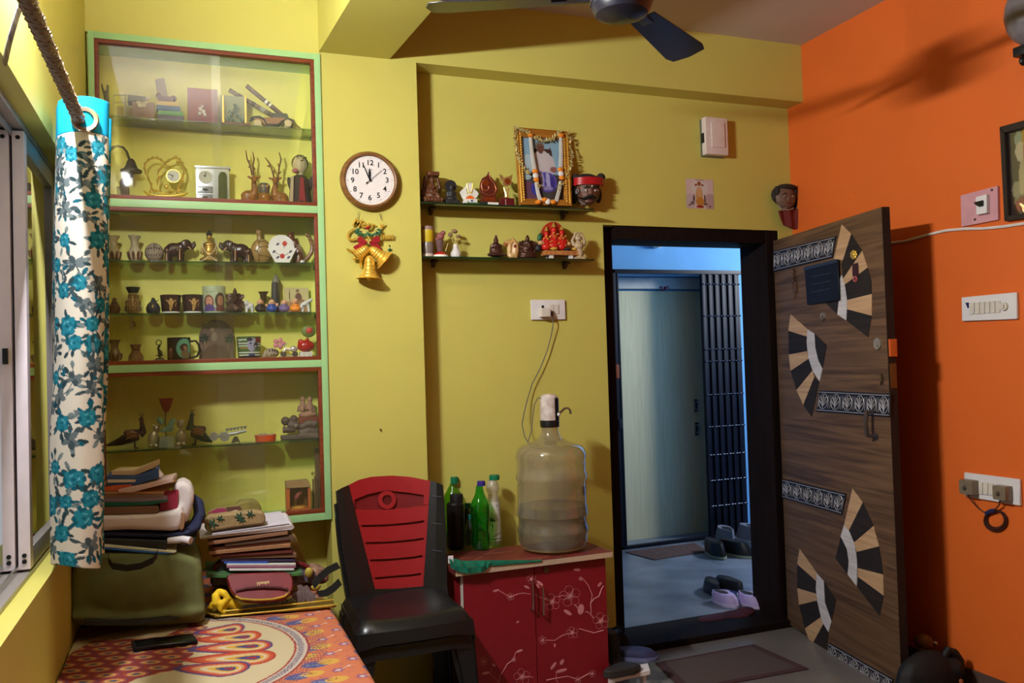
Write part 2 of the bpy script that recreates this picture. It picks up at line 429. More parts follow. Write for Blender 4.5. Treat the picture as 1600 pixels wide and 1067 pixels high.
# floor: vitrified tiles on a bed
b = MB(); b.box(XL-0.2, XR+0.2, -1.8, YO, -0.1, -0.012); floor = struct(b, 'floor', mat('grout', (96, 90, 84), 0.9))
tilem = mat('floor_tile', (120, 112, 106), 0.3, var=0.06, sc=4, c2=(108, 100, 95))
tm = None
for i in range(6):
    for j in range(9):
        if tm is None:
            t = MB(); t.box(-0.299, 0.299, -0.299, 0.299, -0.012, 0.0, 0.0015, seg=1); o = t.build('tile', tilem, floor); tm = o.data
        else:
            o = bpy.data.objects.new('tile', tm); COL.objects.link(o); o.parent = floor
        o.location = (XL+0.06+0.6*i, 3.35-0.6*j, 0)
b = MB(); b.box(XR-0.012, XR, -1.6, YD, 0, 0.075, 0.003); struct(b, 'baseboard_right', mat('skirting', (90, 70, 62), 0.35, var=0.1))
b = MB(); b.box(0.926, 1.853, YD-0.012, YD, 0, 0.075, 0.003); struct(b, 'baseboard_back', MATS['skirting'])

# door frame in the back wall
fr = empty('trim_2', (1.853, YD, 0), '', '')
del fr['label']; del fr['category']; fr['kind'] = 'structure'
def fp(name, x0, x1, y0, y1, z0, z1):
    m = MB(); m.box(x0-1.853, x1-1.853, y0-YD, y1-YD, z0, z1, 0.004); return m.build(name, darkwood, fr)
fp('jamb', 1.854, 1.925, 3.62, 3.79, 0, 2.03); fp('jamb', 2.80, 2.874, 3.575, 3.80, 0, 2.03)
fp('lintel', 1.925, 2.80, 3.585, 3.79, 1.965, 2.029); fp('threshold', 1.854, 2.874, 3.525, 3.80, 0.0, 0.034)

# corridor
b = MB(); b.box(0.8, 6.5, YO, 5.43, -0.1, 0.03); b.box(2.855, 3.80, 5.43, 5.62, -0.1, 0.03)
cfm = mat('corridor_marble', (124, 133, 147), 0.35, var=0.3, sc=3.5, c2=(80, 89, 104))
struct(b, 'floor_corridor', cfm)
b = MB(); b.box(0.8, 2.855, 5.43, 5.7, 0, 2.9); b.box(2.855, 3.80, 5.43, 5.7, 2.005, 2.9); b.box(3.80, 6.5, 5.43, 5.7, 0, 2.9); b.box(2.855, 3.80, 5.62, 5.7, 0, 2.005)
struct(b, 'wall_corridor', blue_p)
b = MB(); b.box(0.6, 0.8, YO, 5.7, 0, 2.9); b.box(XR+0.2, 6.5, 3.6, YO, 0, 2.9); b.box(6.5, 6.7, 3.6, 5.7, 0, 2.9); struct(b, 'wall_corridor_side', blue_p)  # far end wall added beyond the corridor light to shut out world light
b = MB(); b.box(0.6, 6.5, YO, 5.7, 2.9, 3.0); struct(b, 'ceiling_corridor', white_c)
# neighbour's door
dr = empty('door_2', (2.86, 5.60, 0.03), '', ''); del dr['label']; del dr['category']; dr['kind'] = 'structure'
creamw = wood('cream_laminate', (206, 200, 158), (222, 214, 176), 'Z', 0.55)
m = MB(); m.box(0.0, 0.935, 0.0, 0.018, 0, 1.87, 0.003); leaf = m.build('door_leaf', creamw, dr)
m = MB(); m.box(0.0, 0.935, -0.03, 0.018, 1.885, 1.97, 0.003); lint = m.build('door_lintel', mat('pale_cream_paint', (206, 206, 196), 0.6), dr)
# red handwritten sign on the neighbour's lintel (three curled strokes)
it = Item('x', '', '', 1037, 451, plane=(Vector((0, 5.568, 0)), Vector((0, 1, 0))))
m = MB(); off = it.O-Vector((2.86, 5.60, 0.03))
def wr(pts, r=0.75):
    P = [it.v(x, y)+off for x, y in pts]; m.tube(P, r*it.kx, 5)
wr([(1032, 450), (1031, 448.5), (1032.5, 447.5), (1034.5, 448.5), (1034.5, 450.5), (1033, 452), (1032, 453.5), (1034, 454), (1036, 453)])
wr([(1036, 453.5), (1038, 451), (1039.5, 448), (1041, 448), (1040, 451.5), (1038.5, 452.5)]); wr([(1041, 448), (1043, 447.5), (1044.5, 448.5), (1044, 451), (1045.5, 453)]); wr([(1037.5, 447.5), (1039.5, 453)])
m.build('painted_sign', mat('red_paint', (150, 40, 70), 0.6), lint)
for nm, x, z in (('door_latch', 0.80, 0.98), ('door_handle', 0.80, 0.80)):
    m = MB(); m.box(x-0.02, x+0.02, -0.012, 0, z-0.05, z+0.05, 0.004); m.tube([(x, -0.012, z-0.03), (x, -0.04, z-0.03), (x, -0.04, z+0.03), (x, -0.012, z+0.03)], 0.006, 8); m.build(nm, steel, leaf)
# folding steel gate, pushed open to the right
gate = empty('folding_gate', (2.83, 5.37, 0.03), 'navy blue collapsible steel gate folded open in front of the cream door', 'gate')
navy = mat('navy_enamel', (9, 12, 26), 0.45, var=0.1, spec=0.25)
m = MB(); m.box(0.0, 0.035, -0.02, 0.02, 0, 2.0, 0.003); m.box(0.045, 0.06, -0.015, 0.015, 0, 1.99, 0.002); m.build('gate_post', navy, gate)
m = MB(); m.box(0, 1.12, -0.02, 0.02, 1.975, 2.005, 0.003); m.build('top_rail', navy, gate)
m = MB(); m.box(0, 1.12, -0.02, 0.02, 0.0, 0.022, 0.003); m.build('bottom_rail', navy, gate)
gx0 = 0.775
bar = None
for k in range(12):
    if bar is None:
        m = MB(); m.box(-0.0115, 0.0115, -0.016, 0.016, 0.02, 1.975, 0.002); bar = m.build('gate_bar', navy, gate); o = bar
    else:
        o = bar.copy(); COL.objects.link(o)
    o.location = (gx0+0.029*k, 0.012*(k % 2), 0)
rv = None
for zr in (1.90, 1.66, 1.41, 1.32, 1.07, 0.83, 0.62, 0.43, 0.24):
    m = MB()
    for k in range(12):
        m.ball((gx0+0.029*k, -0.018, zr), 0.006, 6)
    m.tube([(gx0-0.01, -0.012, zr), (gx0+0.33, -0.012, zr)], 0.004, 5)
    m.build('rivet_row', mat('rivet_steel', (70, 78, 96), 0.4, 0.5), gate)
m = MB(); m.box(0.012, 0.045, -0.04, -0.015, 0.86, 0.93, 0.004); m.build('lock_plate', black_pl, gate)
m = MB(); m.box(0.01, 0.035, -0.03, 0.0, 1.22, 1.32, 0.004); m.build('lock_box', mat('rust_orange', (150, 70, 30), 0.6), gate)
it = Item('ceiling_spot', 'small white lamp holder on the blue corridor wall', 'lamp', 1024, 381, 5.43)
m = MB(); it.disc(m, 1024, 380, 8, -0.05, 0.0, 16); it.ball(m, 1024, 381, 8, 7, 6, -0.05); it.solo(m, white_pl)

# window in the left wall: outer frame and two sashes slid to the far end
wn = empty('window_1', (-0.42, 1.9, 0.885), '', ''); del wn['label']; del wn['category']; wn['kind'] = 'structure'
Wo = Vector((-0.42, 1.9, 0.885))
def wbox(name, x0, x1, y0, y1, z0, z1, mm, parent=None, bev=0.002):
    m = MB(); m.box(x0-Wo.x, x1-Wo.x, y0-Wo.y, y1-Wo.y, z0-Wo.z, z1-Wo.z, bev); return m.build(name, mm, parent or wn)
wbox('outer_frame', -0.47, -0.384, 0.9, 2.95, 2.018, 2.036, grey_alu); wbox('outer_frame', -0.47, -0.384, 0.9, 2.95, 0.885, 0.898, grey_alu)
wbox('outer_frame', -0.47, -0.384, 2.925, 2.95, 0.898, 2.018, grey_alu); wbox('outer_frame', -0.47, -0.384, 0.9, 0.925, 0.898, 2.018, grey_alu)
for xr in (-0.412, -0.446): wbox('track', xr-0.003, xr+0.003, 0.925, 2.925, 0.898, 0.915, steel); wbox('track', xr-0.003, xr+0.003, 0.925, 2.925, 2.0, 2.018, grey_alu)
wglass = glass('window_glass', (84, 94, 108), 3.2)
for xs in (-0.396, -0.430):
    wbox('sash_stile', xs-0.0135, xs+0.0135, 2.42, 2.46, 0.905, 2.012, alu); wbox('sash_stile', xs-0.0135, xs+0.0135, 2.885, 2.925, 0.905, 2.012, grey_alu)
    wbox('sash_rail', xs-0.0135, xs+0.0135, 2.46, 2.885, 0.905, 0.955, grey_alu); wbox('sash_rail', xs-0.0135, xs+0.0135, 2.46, 2.885, 1.965, 2.012, grey_alu)
    wbox('window_pane', xs-0.002, xs+0.002, 2.46, 2.885, 0.955, 1.965, wglass, bev=0)
    for z in (0.925, 0.94, 1.995):
        m = MB(); m.lathe([(0.0, -0.001), (0.0055, -0.001), (0.0055, 0.002), (0, 0.002)], (xs-Wo.x, 2.42-Wo.y, z-Wo.z), 12, Matrix.Rotation(math.radians(90), 4, 'X')); m.build('screw_hole', black_pl, wn)
wbox('sash_latch', -0.436, -0.424, 2.408, 2.42, 1.42, 1.46, black_pl)

# ================================================================ DISPLAY CABINET in the alcove
def dcab():
    O = Vector((-0.331, YF, 0.779))
    c = empty('display_cabinet', O, 'built-in glass-fronted display cabinet with pale green frame, left of the clock', 'cabinet')
    green = mat('pale_green_enamel', (160, 205, 140), 0.4, var=0.03, sc=6); brown = wood('red_brown_beading', (112, 50, 26), (136, 64, 34), 'X', 0.45)
    def bx(n, x0, x1, y0, y1, z0, z1, mm, bev=0.0015, parent=None, label=None):
        m = MB(); m.box(x0-O.x, x1-O.x, y0-O.y, y1-O.y, z0-O.z, z1-O.z, bev); return m.build(n, mm, parent or c, label=label)
    inner = mat('cabinet_yellow', (230, 220, 108), 0.55, var=0.03, sc=4)
    bx('back_panel', -0.331, 0.521, 3.612, 3.62, 0.779, 2.668, inner, 0); bx('side_panel', -0.338, -0.326, 3.475, 3.612, 0.779, 2.668, inner, 0); bx('side_panel', 0.509, 0.521, 3.475, 3.612, 0.779, 2.668, green, 0)
    bx('top_panel', -0.326, 0.509, 3.475, 3.612, 2.64, 2.668, green, 0)
    bx('stile', -0.331, -0.310, 3.440, 3.475, 0.779, 2.668, green); bx('stile', 0.496, 0.521, 3.440, 3.475, 0.779, 2.668, green)
    bx('rail', -0.310, 0.496, 3.440, 3.475, 2.643, 2.668, green)
    for z0, z1 in ((2.014, 2.044), (1.392, 1.421), (0.779, 0.807)): bx('rail', -0.310, 0.496, 3.440, 3.61, z0, z1, green)
    for z0, z1 in ((2.044, 2.0635), (1.421, 1.4325)): bx('floor_board', -0.324, 0.507, 3.476, 3.611, z0, z1, inner, .001)
    pane = glass('cabinet_glass', (253, 254, 252), 0.8, 0.008, (235, 240, 235)); shelfg = glass('shelf_glass', (196, 214, 186), 1.0, 0.10, (110, 150, 100))
    for k, (z0, z1) in enumerate(((2.044, 2.643), (1.421, 2.014), (0.807, 1.392))):
        t = 0.015
        bx('beading', -0.310, 0.496, 3.443, 3.472, z0, z0+t, brown); bx('beading', -0.310, 0.496, 3.443, 3.472, z1-t, z1, brown)
        bx('beading', -0.310, -0.296, 3.443, 3.472, z0+t, z1-t, brown); bx('beading', 0.482, 0.496, 3.443, 3.472, z0+t, z1-t, brown)
        xm = (0.135, 0.165, 0.27)[k]; xn = (0.10, 0.10, 0.10)[k]
        bx('sliding_pane', -0.296, xm, 3.452, 3.456, z0+t, z1-t, pane, 0); bx('sliding_pane', xn, 0.482, 3.461, 3.465, z0+t, z1-t, pane, 0)
    for z in (2.368, 1.818, 1.617, 1.10):
        bx('glass_shelf', -0.324, 0.507, 3.482, 3.61, z-0.007, z, shelfg, 0.001)
        for xx in (-0.318, 0.50):
            m = MB(); m.box(xx-O.x-0.007, xx-O.x+0.007, 0.04, 0.15, z-O.z-0.017, z-O.z-0.007, 0.002); m.build('shelf_clip', mat('dark_bracket', (70, 66, 58), 0.4, 0.6), c)
    m = MB(); it = Item('x', '', '', 488, 738, 3.605); dd = it.O-O
    m.tube([it.v(493, 737)+dd, it.v(489, 739)+dd, it.v(487, 741)+dd, it.v(487, 738)+dd, it.v(489, 736.5)+dd], 0.0014, 5); m.build('wire_hook', MATS['dark_bracket'], c)
    return c
dcab()
YS = 3.545     # centre line of things on the cabinet shelves
ZT, Z1, Z2, Z3, Z4, Z5, Z6 = 2.368, 2.064, 1.818, 1.617, 1.433, 1.10, 0.807
def CI(name, label, cat, px, py, z=None, group=None, Y=YS): return Item(name, label, cat, px, py, Y, group, z)
def snap(it, zz=None):
    """rest the lowest point of a thing on its shelf"""
    r = it._root; obs = [r]+list(r.children_recursive) if r else []
    lo = min((v.co.z for o in obs if o.type == 'MESH' for v in o.data.vertices), default=0)
    if r: r.location.z = it.O.z-lo+0.0004
    return r
def snapo(o, z):
    lo = min(v.co.z for v in o.data.vertices); o.location.z = z-lo+0.0004
def img(*blobs, bg=(200, 200, 200)):
    def fn(C, U, V):
        C[:] = lin(bg)
        for q in blobs:
            if q[0] == 'r': rect(C, U, V, *q[1:6])
            else: blob(C, U, V, *q[1:7] if len(q) > 6 else q[1:6], **({} if len(q) < 8 else {'rot': q[7]}))
    return fn
cer = lambda k, c, **kw: mat(k, c, kw.pop('rough', 0.35), **kw)
brz = mat('bronze_brown', (74, 44, 34), 0.35, 0.35, var=0.3, sc=60)
dkstone = mat('black_stone', (38, 36, 38), 0.5, var=0.15)
greyst = mat('grey_soapstone', (146, 130, 114), 0.6, var=0.12, sc=60)
silver = mat('silver', (178, 178, 178), 0.3, 0.45, var=0.05, spec=0.7)
crystal = glass('crystal', (215, 232, 225), 3.0, 0.22, (225, 235, 232), 0.08)

# ---- top shelf
i = CI('driftwood_ornament', 'dark twisted two-pronged driftwood ornament at the curtain end of the top shelf', 'ornament', 166, 187, ZT)
m = MB(); i.tube(m, [(167, 184), (167, 165), (164, 150), (160, 138), (159, 130)], [4, 3.2, 2.6, 2, 1]); i.tube(m, [(167, 184), (168.5, 160), (167.5, 148), (168, 133)], [4, 3, 2.6, 2.2]); i.ball(m, 167, 184, 7, 3)
o = i.sculpt('driftwood_ornament', mat('driftwood', (82, 74, 62), 0.7, var=0.3), m, 0.0025, solo=True); snapo(o, ZT)
i = CI('photo_holder', 'clear acrylic photo holder with wire posts on the top shelf', 'photo holder', 187, 188, ZT)
wire = mat('pale_wire', (176, 174, 150), 0.4, 0.5)
m = MB()
for x in (178, 196): i.tube(m, [(x, 187), (x, 147)], 0.9)
for y in (148.5, 160, 186): i.tube(m, [(178, y), (196, y)], 0.6)
i.part('wire_frame', m, wire)
m = MB(); i.rect(m, 183, 194, 167, 182, 0, 0.004); i.part('photo_card', m, mat('tan_card', (170, 150, 120), 0.6)); m = MB()
for a in ((182.5, 166.5, 194.5, 166.5), (194.5, 166.5, 194.5, 182.5), (194.5, 182.5, 182.5, 182.5), (182.5, 182.5, 182.5, 166.5)): i.tube(m, [a[:2], a[2:]], 0.7)
i.part('card_border', m, mat('ivory_trim', (226, 216, 190), 0.4)); m = MB(); i.rect(m, 176, 198, 184.5, 187.5, -0.015, 0.015, 0.001); i.part('base', m, wire); snap(i)
i = CI('toy_hut', 'small brown toy hut with flat dark roof and pale flower, top shelf', 'ornament', 220, 189, ZT)
m = MB(); i.rect(m, 207, 242, 160, 189, -0.02, 0.025, 0.002); i.part('hut_body', m, mat('dull_brown_card', (150, 116, 92), 0.7, var=0.15))
m = MB(); i.poly(m, [(200, 150), (228, 153), (228, 160), (200, 160)], -0.028, 0.03); i.part('roof', m, mat('grey_green_roof', (104, 100, 72), 0.7))
m = MB()
for k in range(6): a = k*1.047; i.ball(m, 222+5*math.cos(a), 162+5*math.sin(a), 4.5, 3.5, 1.5, -0.024)
i.ball(m, 231, 156, 6, 3, 2, -0.022, 30); i.part('flower', m, mat('pale_petal', (206, 196, 164), 0.7)); snap(i)
i = CI('toy_armchair', 'plum toy armchair perched on stacked yellow, blue and green books', 'ornament', 258, 193, ZT)
for n, x0, x1, y0, y1, c in (('book_block', 246, 287, 182, 192, (92, 84, 104)), ('book_block', 247, 286, 174.5, 181.5, (96, 160, 92)), ('book_block', 244.5, 282, 166.5, 174, (70, 104, 150)), ('book_block', 245, 279, 160, 166, (214, 180, 96))):
    m = MB(); i.rect(m, x0, x1, y0, y1, -0.022, 0.022, 0.0015); i.part(n, m, mat('blk%d' % c[0], c, 0.5))
pl = mat('plum_flock', (112, 70, 66), 0.8); m = MB(); i.rect(m, 247, 271, 151, 160, -0.018, 0.018, 0.003); i.ball(m, 248, 149, 4.5, 5, 6); i.ball(m, 271, 153, 5, 5, 6); i.part('seat', m, pl)
m = MB(); i.poly(m, [(242, 122), (256.5, 120.5), (262, 150), (247, 152)], 0.0, 0.012, 0.002); i.part('chair_back', m, mat('taupe_flock', (136, 116, 96), 0.8)); snap(i)
i = CI('maroon_box', 'maroon presentation box with white blossoms on its front, top shelf', 'box', 317, 196, ZT)
m = MB(); i.rect(m, 293, 340, 140.5, 197, -0.012, 0.025, 0.002); bx_ = i.part('box_body', m, mat('maroon_leatherette', (132, 62, 62), 0.5, var=0.08)); m = MB()
for x, y, r in ((313, 172, 3), (318, 176, 3), (312, 179, 2.6), (320, 181, 2.4), (316, 168, 2)): i.ball(m, x, y, r, r, 1, -0.013)
i.part('blossom', m, mat('white_print', (226, 222, 214), 0.5), bx_); m = MB(); i.rect(m, 334, 340.3, 142, 196, -0.0135, -0.012); i.part('spine', m, mat('dark_maroon', (104, 38, 40), 0.5), bx_); snap(i)
i = CI('crystal_showpiece', 'clear crystal model between gold posts on a maroon base, top shelf', 'showpiece', 366, 200, ZT)
m = MB(); i.rect(m, 345, 391, 194, 200, -0.02, 0.02, 0.001); i.part('base', m, mat('maroon_lacquer', (128, 40, 34), 0.35)); m = MB()
for x in (348.5, 383.5): i.rect(m, x-1.4, x+1.4, 151, 194, -0.018, -0.012, 0.0004)
i.part('gold_post', m, gold); m = MB(); i.rect(m, 346, 386, 148, 194, 0.016, 0.018); i.part('backboard', m, mat('grey_green_card', (150, 156, 120), 0.5)); m = MB()
rr = random.Random(3)
for k in range(26):
    y = 164+rr.random()*28; w = 5+(y-162)*0.32; i.ball(m, 365+rr.uniform(-w, w), y, 2.6, 2.6, 2.6, rr.uniform(-0.008, 0.008), n=6)
i.part('crystal_cluster', m, mat('crystal_beads', (140, 160, 144), 0.15, 0.3, var=0.5, sc=300), smooth=False); snap(i)
for k, (a, b_, st, lab) in enumerate((((358, 138), (474, 205.5), 1, 'striped bamboo flute leaning behind the toy car, lower of two'), ((385, 130), (474, 203), 0, 'brown wooden flute with white bands, higher of the two leaning flutes'))):
    i = CI('flute', lab, 'flute', 430, 190+k*8, ZT, 'flutes on the top shelf', YS+0.035-0.015*k)
    m = MB(); i.tube(m, [a, b_], 3.4, 10); body = i.part('flute_body', m, mat('flute%d' % k, ((118, 96, 72), (84, 60, 46))[k], 0.4))
    for f, w, c in (((.12, .05, (70, 58, 48)), (.3, .05, (64, 54, 46)), (.42, .06, (150, 150, 130)), (.52, .05, (70, 56, 46)), (.66, .03, (220, 216, 200)), (.8, .06, (66, 56, 48))) if st else ((.33, .035, (230, 228, 214)), (.4, .03, (226, 222, 206)), (.62, .2, (150, 130, 116)))):
        q = [tuple(a[j]+(b_[j]-a[j])*t for j in (0, 1)) for t in (f, f+w)]; m = MB(); i.tube(m, q, 3.6, 10); i.part('flute_band', m, mat('fb%d_%d' % (c[0], c[2]), c, 0.4), body)
    snap(i)
i = CI('vintage_car', 'brown vintage toy car with black fenders and hood, right end of top shelf', 'toy car', 427, 203, ZT, Y=YS-0.02)
m = MB(); i.poly(m, [(398, 188), (412, 187.5), (440, 188), (452, 190), (458, 196), (452, 199), (440, 193), (434, 199.5), (414, 199.5), (408, 194), (396, 194)], -0.015, 0.015, 0.001); i.part('car_body', m, mat('toy_wood', (150, 104, 64), 0.45))
m = MB(); i.poly(m, [(425, 180.5), (448, 181.5), (452, 191), (425, 188.5)], -0.014, 0.014, 0.001); i.part('hood', m, mat('dark_green_black', (44, 52, 40), 0.45))
m = MB()
for d in (-0.019, 0.015):
    i.tube(m, [(391, 191, d), (396, 187.5, d), (405, 187, d), (412, 191, d), (416, 199, d), (434, 199.5, d), (440, 194, d), (449, 190, d), (458, 193, d), (461, 199, d)], 1.6)
i.part('fender', m, MATS['dark_green_black'])
for x in (402, 449):
    for d in (-0.024, 0.014):
        m = MB(); i.disc(m, x, 197.5, 5.6, d, d+0.006, 16); i.disc(m, x, 197.5, 2.4, d-0.002, d, 12); i.part('wheel', m, mat('tan_wheel', (196, 178, 130), 0.5))
snap(i)

# ---- floor of the top section
i = CI('bell_stand', 'dark bell hanging from an arched hook stand, beside the curtain', 'bell', 186, 310, Z1)
bm_ = mat('dark_iron', (64, 58, 58), 0.45, 0.5, var=0.15)
m = MB(); i.rect(m, 167, 211, 306, 310, -0.03, 0.02, 0.002); i.part('base', m, bm_); m = MB()
i.tube(m, [(170, 306), (168.5, 270), (168.5, 245), (171, 236), (177, 229.5), (184.5, 228), (192, 230), (198, 237), (202, 249)], [2.3]*5+[2.1]*4, 8); i.part('hook', m, bm_)
m = MB(); i.lathe(m, 205, [(0, 247), (4.5, 249), (6.5, 252), (9.5, 260), (12.5, 264.5), (17.5, 266), (17.5, 269), (11, 269.5), (0, 268)]); bell = i.part('bell', m, bm_)
m = MB(); i.lathe(m, 206, [(0, 268), (2.6, 268), (2.6, 276), (1.6, 280), (0, 280)]); i.part('clapper', m, bm_, bell)
m = MB(); i.rect(m, 183, 202, 293, 306, -0.02, 0.01, 0.002); i.ball(m, 193, 287, 6, 9, 5, -0.005); i.part('figure', m, mat('dark_plum_clay', (84, 66, 58), 0.6)); snap(i)
i = CI('heart_clock', 'shiny gold heart-shaped desk clock on a boat-like base', 'clock', 258, 310, Z1)
brass = mat('polished_gold', (240, 214, 110), 0.22, 0.55, var=0.03, spec=0.8)
hp = [(258, 256), (252, 251), (246, 248), (239, 247.5), (232, 251), (227, 257), (226, 264), (228, 271), (232, 279), (236, 288), (237, 296), (235, 301)]
hq = [(258, 256), (264, 251.5), (272, 248), (280, 250), (285, 256), (288, 264), (287, 273), (284, 284), (279, 293), (277, 301)]
m = MB(); i.tube(m, hp, 1.7)
for k, q in enumerate(hp): i.ball(m, q[0], q[1], 2.5, 2.5, n=6)
i.tube(m, hq, 1.7)
for q in hq: i.ball(m, q[0], q[1], 2.5, 2.5, n=6)
for q in ((278, 254), (281, 252), (275, 246.5), (240, 298), (281, 299), (270, 300), (246, 299)): i.ball(m, q[0], q[1], 3, 2.6, n=8)
i.part('heart_frame', m, brass); m = MB()
i.tube(m, [(246, 275), (248, 267), (254, 261), (262, 260), (268, 263)], [0.5, 2, 2.4, 2, 0.6]); i.tube(m, [(246, 291), (246, 283), (249, 277), (254, 275)], [0.6, 2, 2, 0.5]); i.tube(m, [(250, 300), (256, 303), (262, 302), (266, 296)], 1.4); i.part('crescent', m, brass)
m = MB(); i.disc(m, 271, 277, 11, -0.012, 0.002, 24); cs = i.part('clock_case', m, brass); m = MB(); i.disc(m, 271, 277, 9.6, -0.0135, -0.012, 24); i.part('dial', m, mat('dial_white', (206, 206, 196), 0.4), cs)
m = MB(); i.tube(m, [(271, 277, -0.015), (263.5, 274.5, -0.015)], 0.5); i.tube(m, [(271, 277, -0.015), (268, 282, -0.015)], 0.5); i.part('clock_hand', m, black_pl, cs)
m = MB(); i.ball(m, 260, 293, 4, 4); i.part('gold_ball', m, brass); m = MB()
for d in (-0.014, 0.014): i.tube(m, [(225, 300, d*0.2), (233, 305, d), (245, 308, d), (270, 308.5, d), (285, 306, d), (293, 302, d*0.2)], 1.5)
i.band_pts = 0
i.tube(m, [(228, 303), (240, 308), (258, 309), (276, 308), (290, 304)], [2, 5, 6, 5, 2]); i.part('boat_base', m, brass); snap(i)
i = CI('dresser_clock', 'silver miniature dresser clock with two drawers and a mirror door', 'clock', 332, 313, Z1)
m = MB(); i.rect(m, 306, 358, 262, 313, -0.02, 0.02, 0.002); i.rect(m, 304.5, 359.7, 259, 262.5, -0.024, 0.024, 0.001); body = i.part('cabinet_body', m, silver)
m = MB(); i.disc(m, 320.5, 276, 10, -0.0235, -0.02, 24); i.part('dial', m, mat('dial_grey', (190, 188, 170), 0.4), body); m = MB(); i.tube(m, [(320.5, 276, -0.025), (321, 269, -0.025)], 0.6); i.tube(m, [(320.5, 276, -0.025), (318, 273, -0.025)], 0.6); i.part('clock_hand', m, black_pl, body)
for y0, y1 in ((290, 300.5), (302.5, 312)):
    m = MB(); i.rect(m, 308.5, 332.5, y0, y1, -0.023, -0.02, 0.001); dw = i.part('drawer', m, mat('drawer_grey', (138, 138, 142), .3, .4), body); m = MB(); i.ball(m, 320.5, (y0+y1)/2, 4, 1.8, 2, -0.025); i.part('drawer_pull', m, mat('dark_silver', (120, 118, 116), 0.3, 0.9), dw)
m = MB(); i.poly(m, [(341, 311), (341, 275), (342.5, 270), (345, 268), (350, 268), (353, 270.5), (354.5, 275), (355, 311)], -0.0215, -0.02); i.part('mirror_door', m, mat('olive_mirror', (110, 116, 70), 0.15, 0.4), body); snap(i)
for k, (pc, lab, mir, ants) in enumerate(((397, 'carved wooden deer with upright antlers, left of the pair', 1, [[(394, 271), (391, 256), (386, 245), (384, 232)], [(391, 256), (388, 259)], [(396, 271), (395, 256), (397, 245), (394.5, 234)], [(395.5, 258), (399, 262)], [(389, 250), (390, 247)]]),
                                         (430, 'carved wooden deer with spread antlers, right of the pair', -1, [[(428, 272), (424, 258), (420, 249), (414, 241)], [(422, 255), (417, 254)], [(427, 266), (429, 260)], [(434, 272), (436, 257), (439, 244), (436, 233)], [(436, 256), (434, 250)], [(436, 266), (439, 263)]]))):
    i = CI('wooden_deer', lab, 'figurine', pc, 315, Z1, 'pair of wooden deer'); wd = wood('deer_wood', (126, 80, 34), (156, 104, 50), 'Z', 0.35)
    m = MB(); s_ = mir; cx = pc-7*s_
    i.ball(m, cx, 303, 14, 9, 8, 0.004); i.tube(m, [(pc, 302), (pc+1*s_, 292), (pc-0.5*s_, 284), (pc, 278)], [7, 5.5, 4.2, 4], 10); i.ball(m, pc, 277, 5, 5.5, 6, -0.004); i.ball(m, pc, 280, 3, 4, 5, -0.012)
    i.ball(m, pc-7, 274, 4.5, 2.2, 1.6, 0, -20); i.ball(m, pc+7, 274, 4.5, 2.2, 1.6, 0, 20); i.tube(m, [(pc+2*s_, 300), (pc+2*s_, 314)], 2.6); i.tube(m, [(pc-4*s_, 302), (pc-4*s_, 314)], 2.6); i.tube(m, [(cx-8*s_, 304), (cx-9*s_, 314)], 3.2); i.ball(m, cx-3*s_, 309, 11, 5, 8, 0.004)
    i.sculpt('deer_body', wd, m, 0.0028); m = MB()
    for q in ants: i.tube(m, q, [1.7]+[1.4]*(len(q)-2)+[0.8])
    i.part('antlers', m, mat('antler', (120, 88, 46), 0.5)); snap(i)
i = CI('face_jar', 'small round painted face jar with silver lid between two deer', 'jar', 413, 315, Z1, Y=YS-0.025)
m = MB(); i.lathe(m, 413, [(0, 300.5), (8, 301), (10.5, 305), (10, 311), (7, 315), (0, 315)]); i.part('jar_body', m, mat('amber_glaze', (140, 92, 30), 0.25, var=0.3)); m = MB(); i.lathe(m, 413, [(0, 284.5), (6, 285), (9.5, 289), (8.5, 296), (7, 300.5), (0, 300.5)]); i.part('lid', m, mat('pewter', (150, 144, 132), 0.3, 0.7, var=0.2)); m = MB()
for x in (409, 417): i.ball(m, x, 291, 2, 1.6, 1.2, -0.022)
i.part('eye', m, mat('ochre_glaze', (196, 140, 40), 0.3)); snap(i)
i = CI('robed_doll', 'dark robed doll with bald pale head and red stripe, right cabinet corner', 'doll', 469, 316, Z1, Y=YS-0.01)
m = MB(); i.lathe(m, 469, [(0, 268), (9, 270), (14, 277), (17, 300), (19, 315), (0, 315)]); i.ball(m, 453, 283, 4, 12, 4, -0.004, 12); i.ball(m, 485, 283, 4.5, 13, 4, -0.004, -14); i.sculpt('robe', mat('black_brown_cloth', (58, 44, 38), 0.8, var=0.2), m, 0.004)
m = MB(); i.poly(m, [(467, 276), (472, 276), (475, 314), (465, 314)], -0.047, -0.04); i.part('red_stripe', m, mat('crimson_cloth', (130, 30, 36), 0.8)); m = MB(); i.poly(m, [(453, 274), (457, 274), (456, 314), (450, 314)], -0.043, -0.03); i.part('pale_scarf', m, mat('grey_beige_cloth', (164, 146, 116), 0.8))
m = MB(); i.ball(m, 468.5, 253, 12, 15, 11); i.ball(m, 468.5, 268, 6, 6, 6); hd = i.sculpt('head', mat('pale_clay', (176, 160, 124), 0.5), m, 0.003); m = MB(); i.ball(m, 469, 250, 13.5, 14, 11, 0.01); i.part('dark_hair', m, mat('dark_hair', (46, 36, 30), 0.8), hd); m = MB()
i.tube(m, [(462, 243, -0.027), (466, 240, -0.0285), (470, 243, -0.028)], 0.8); i.tube(m, [(471, 246, -0.028), (475, 243, -0.026), (478, 244, -0.024)], 0.8); i.tube(m, [(468, 249, -0.029), (472, 248, -0.029)], 0.8); i.part('face_lines', m, black_pl, hd); m = MB(); i.ball(m, 460, 264, 5, 4, 4, -0.024); i.part('pink_bow', m, mat('pink_cloth', (170, 90, 96), 0.7)); snap(i)

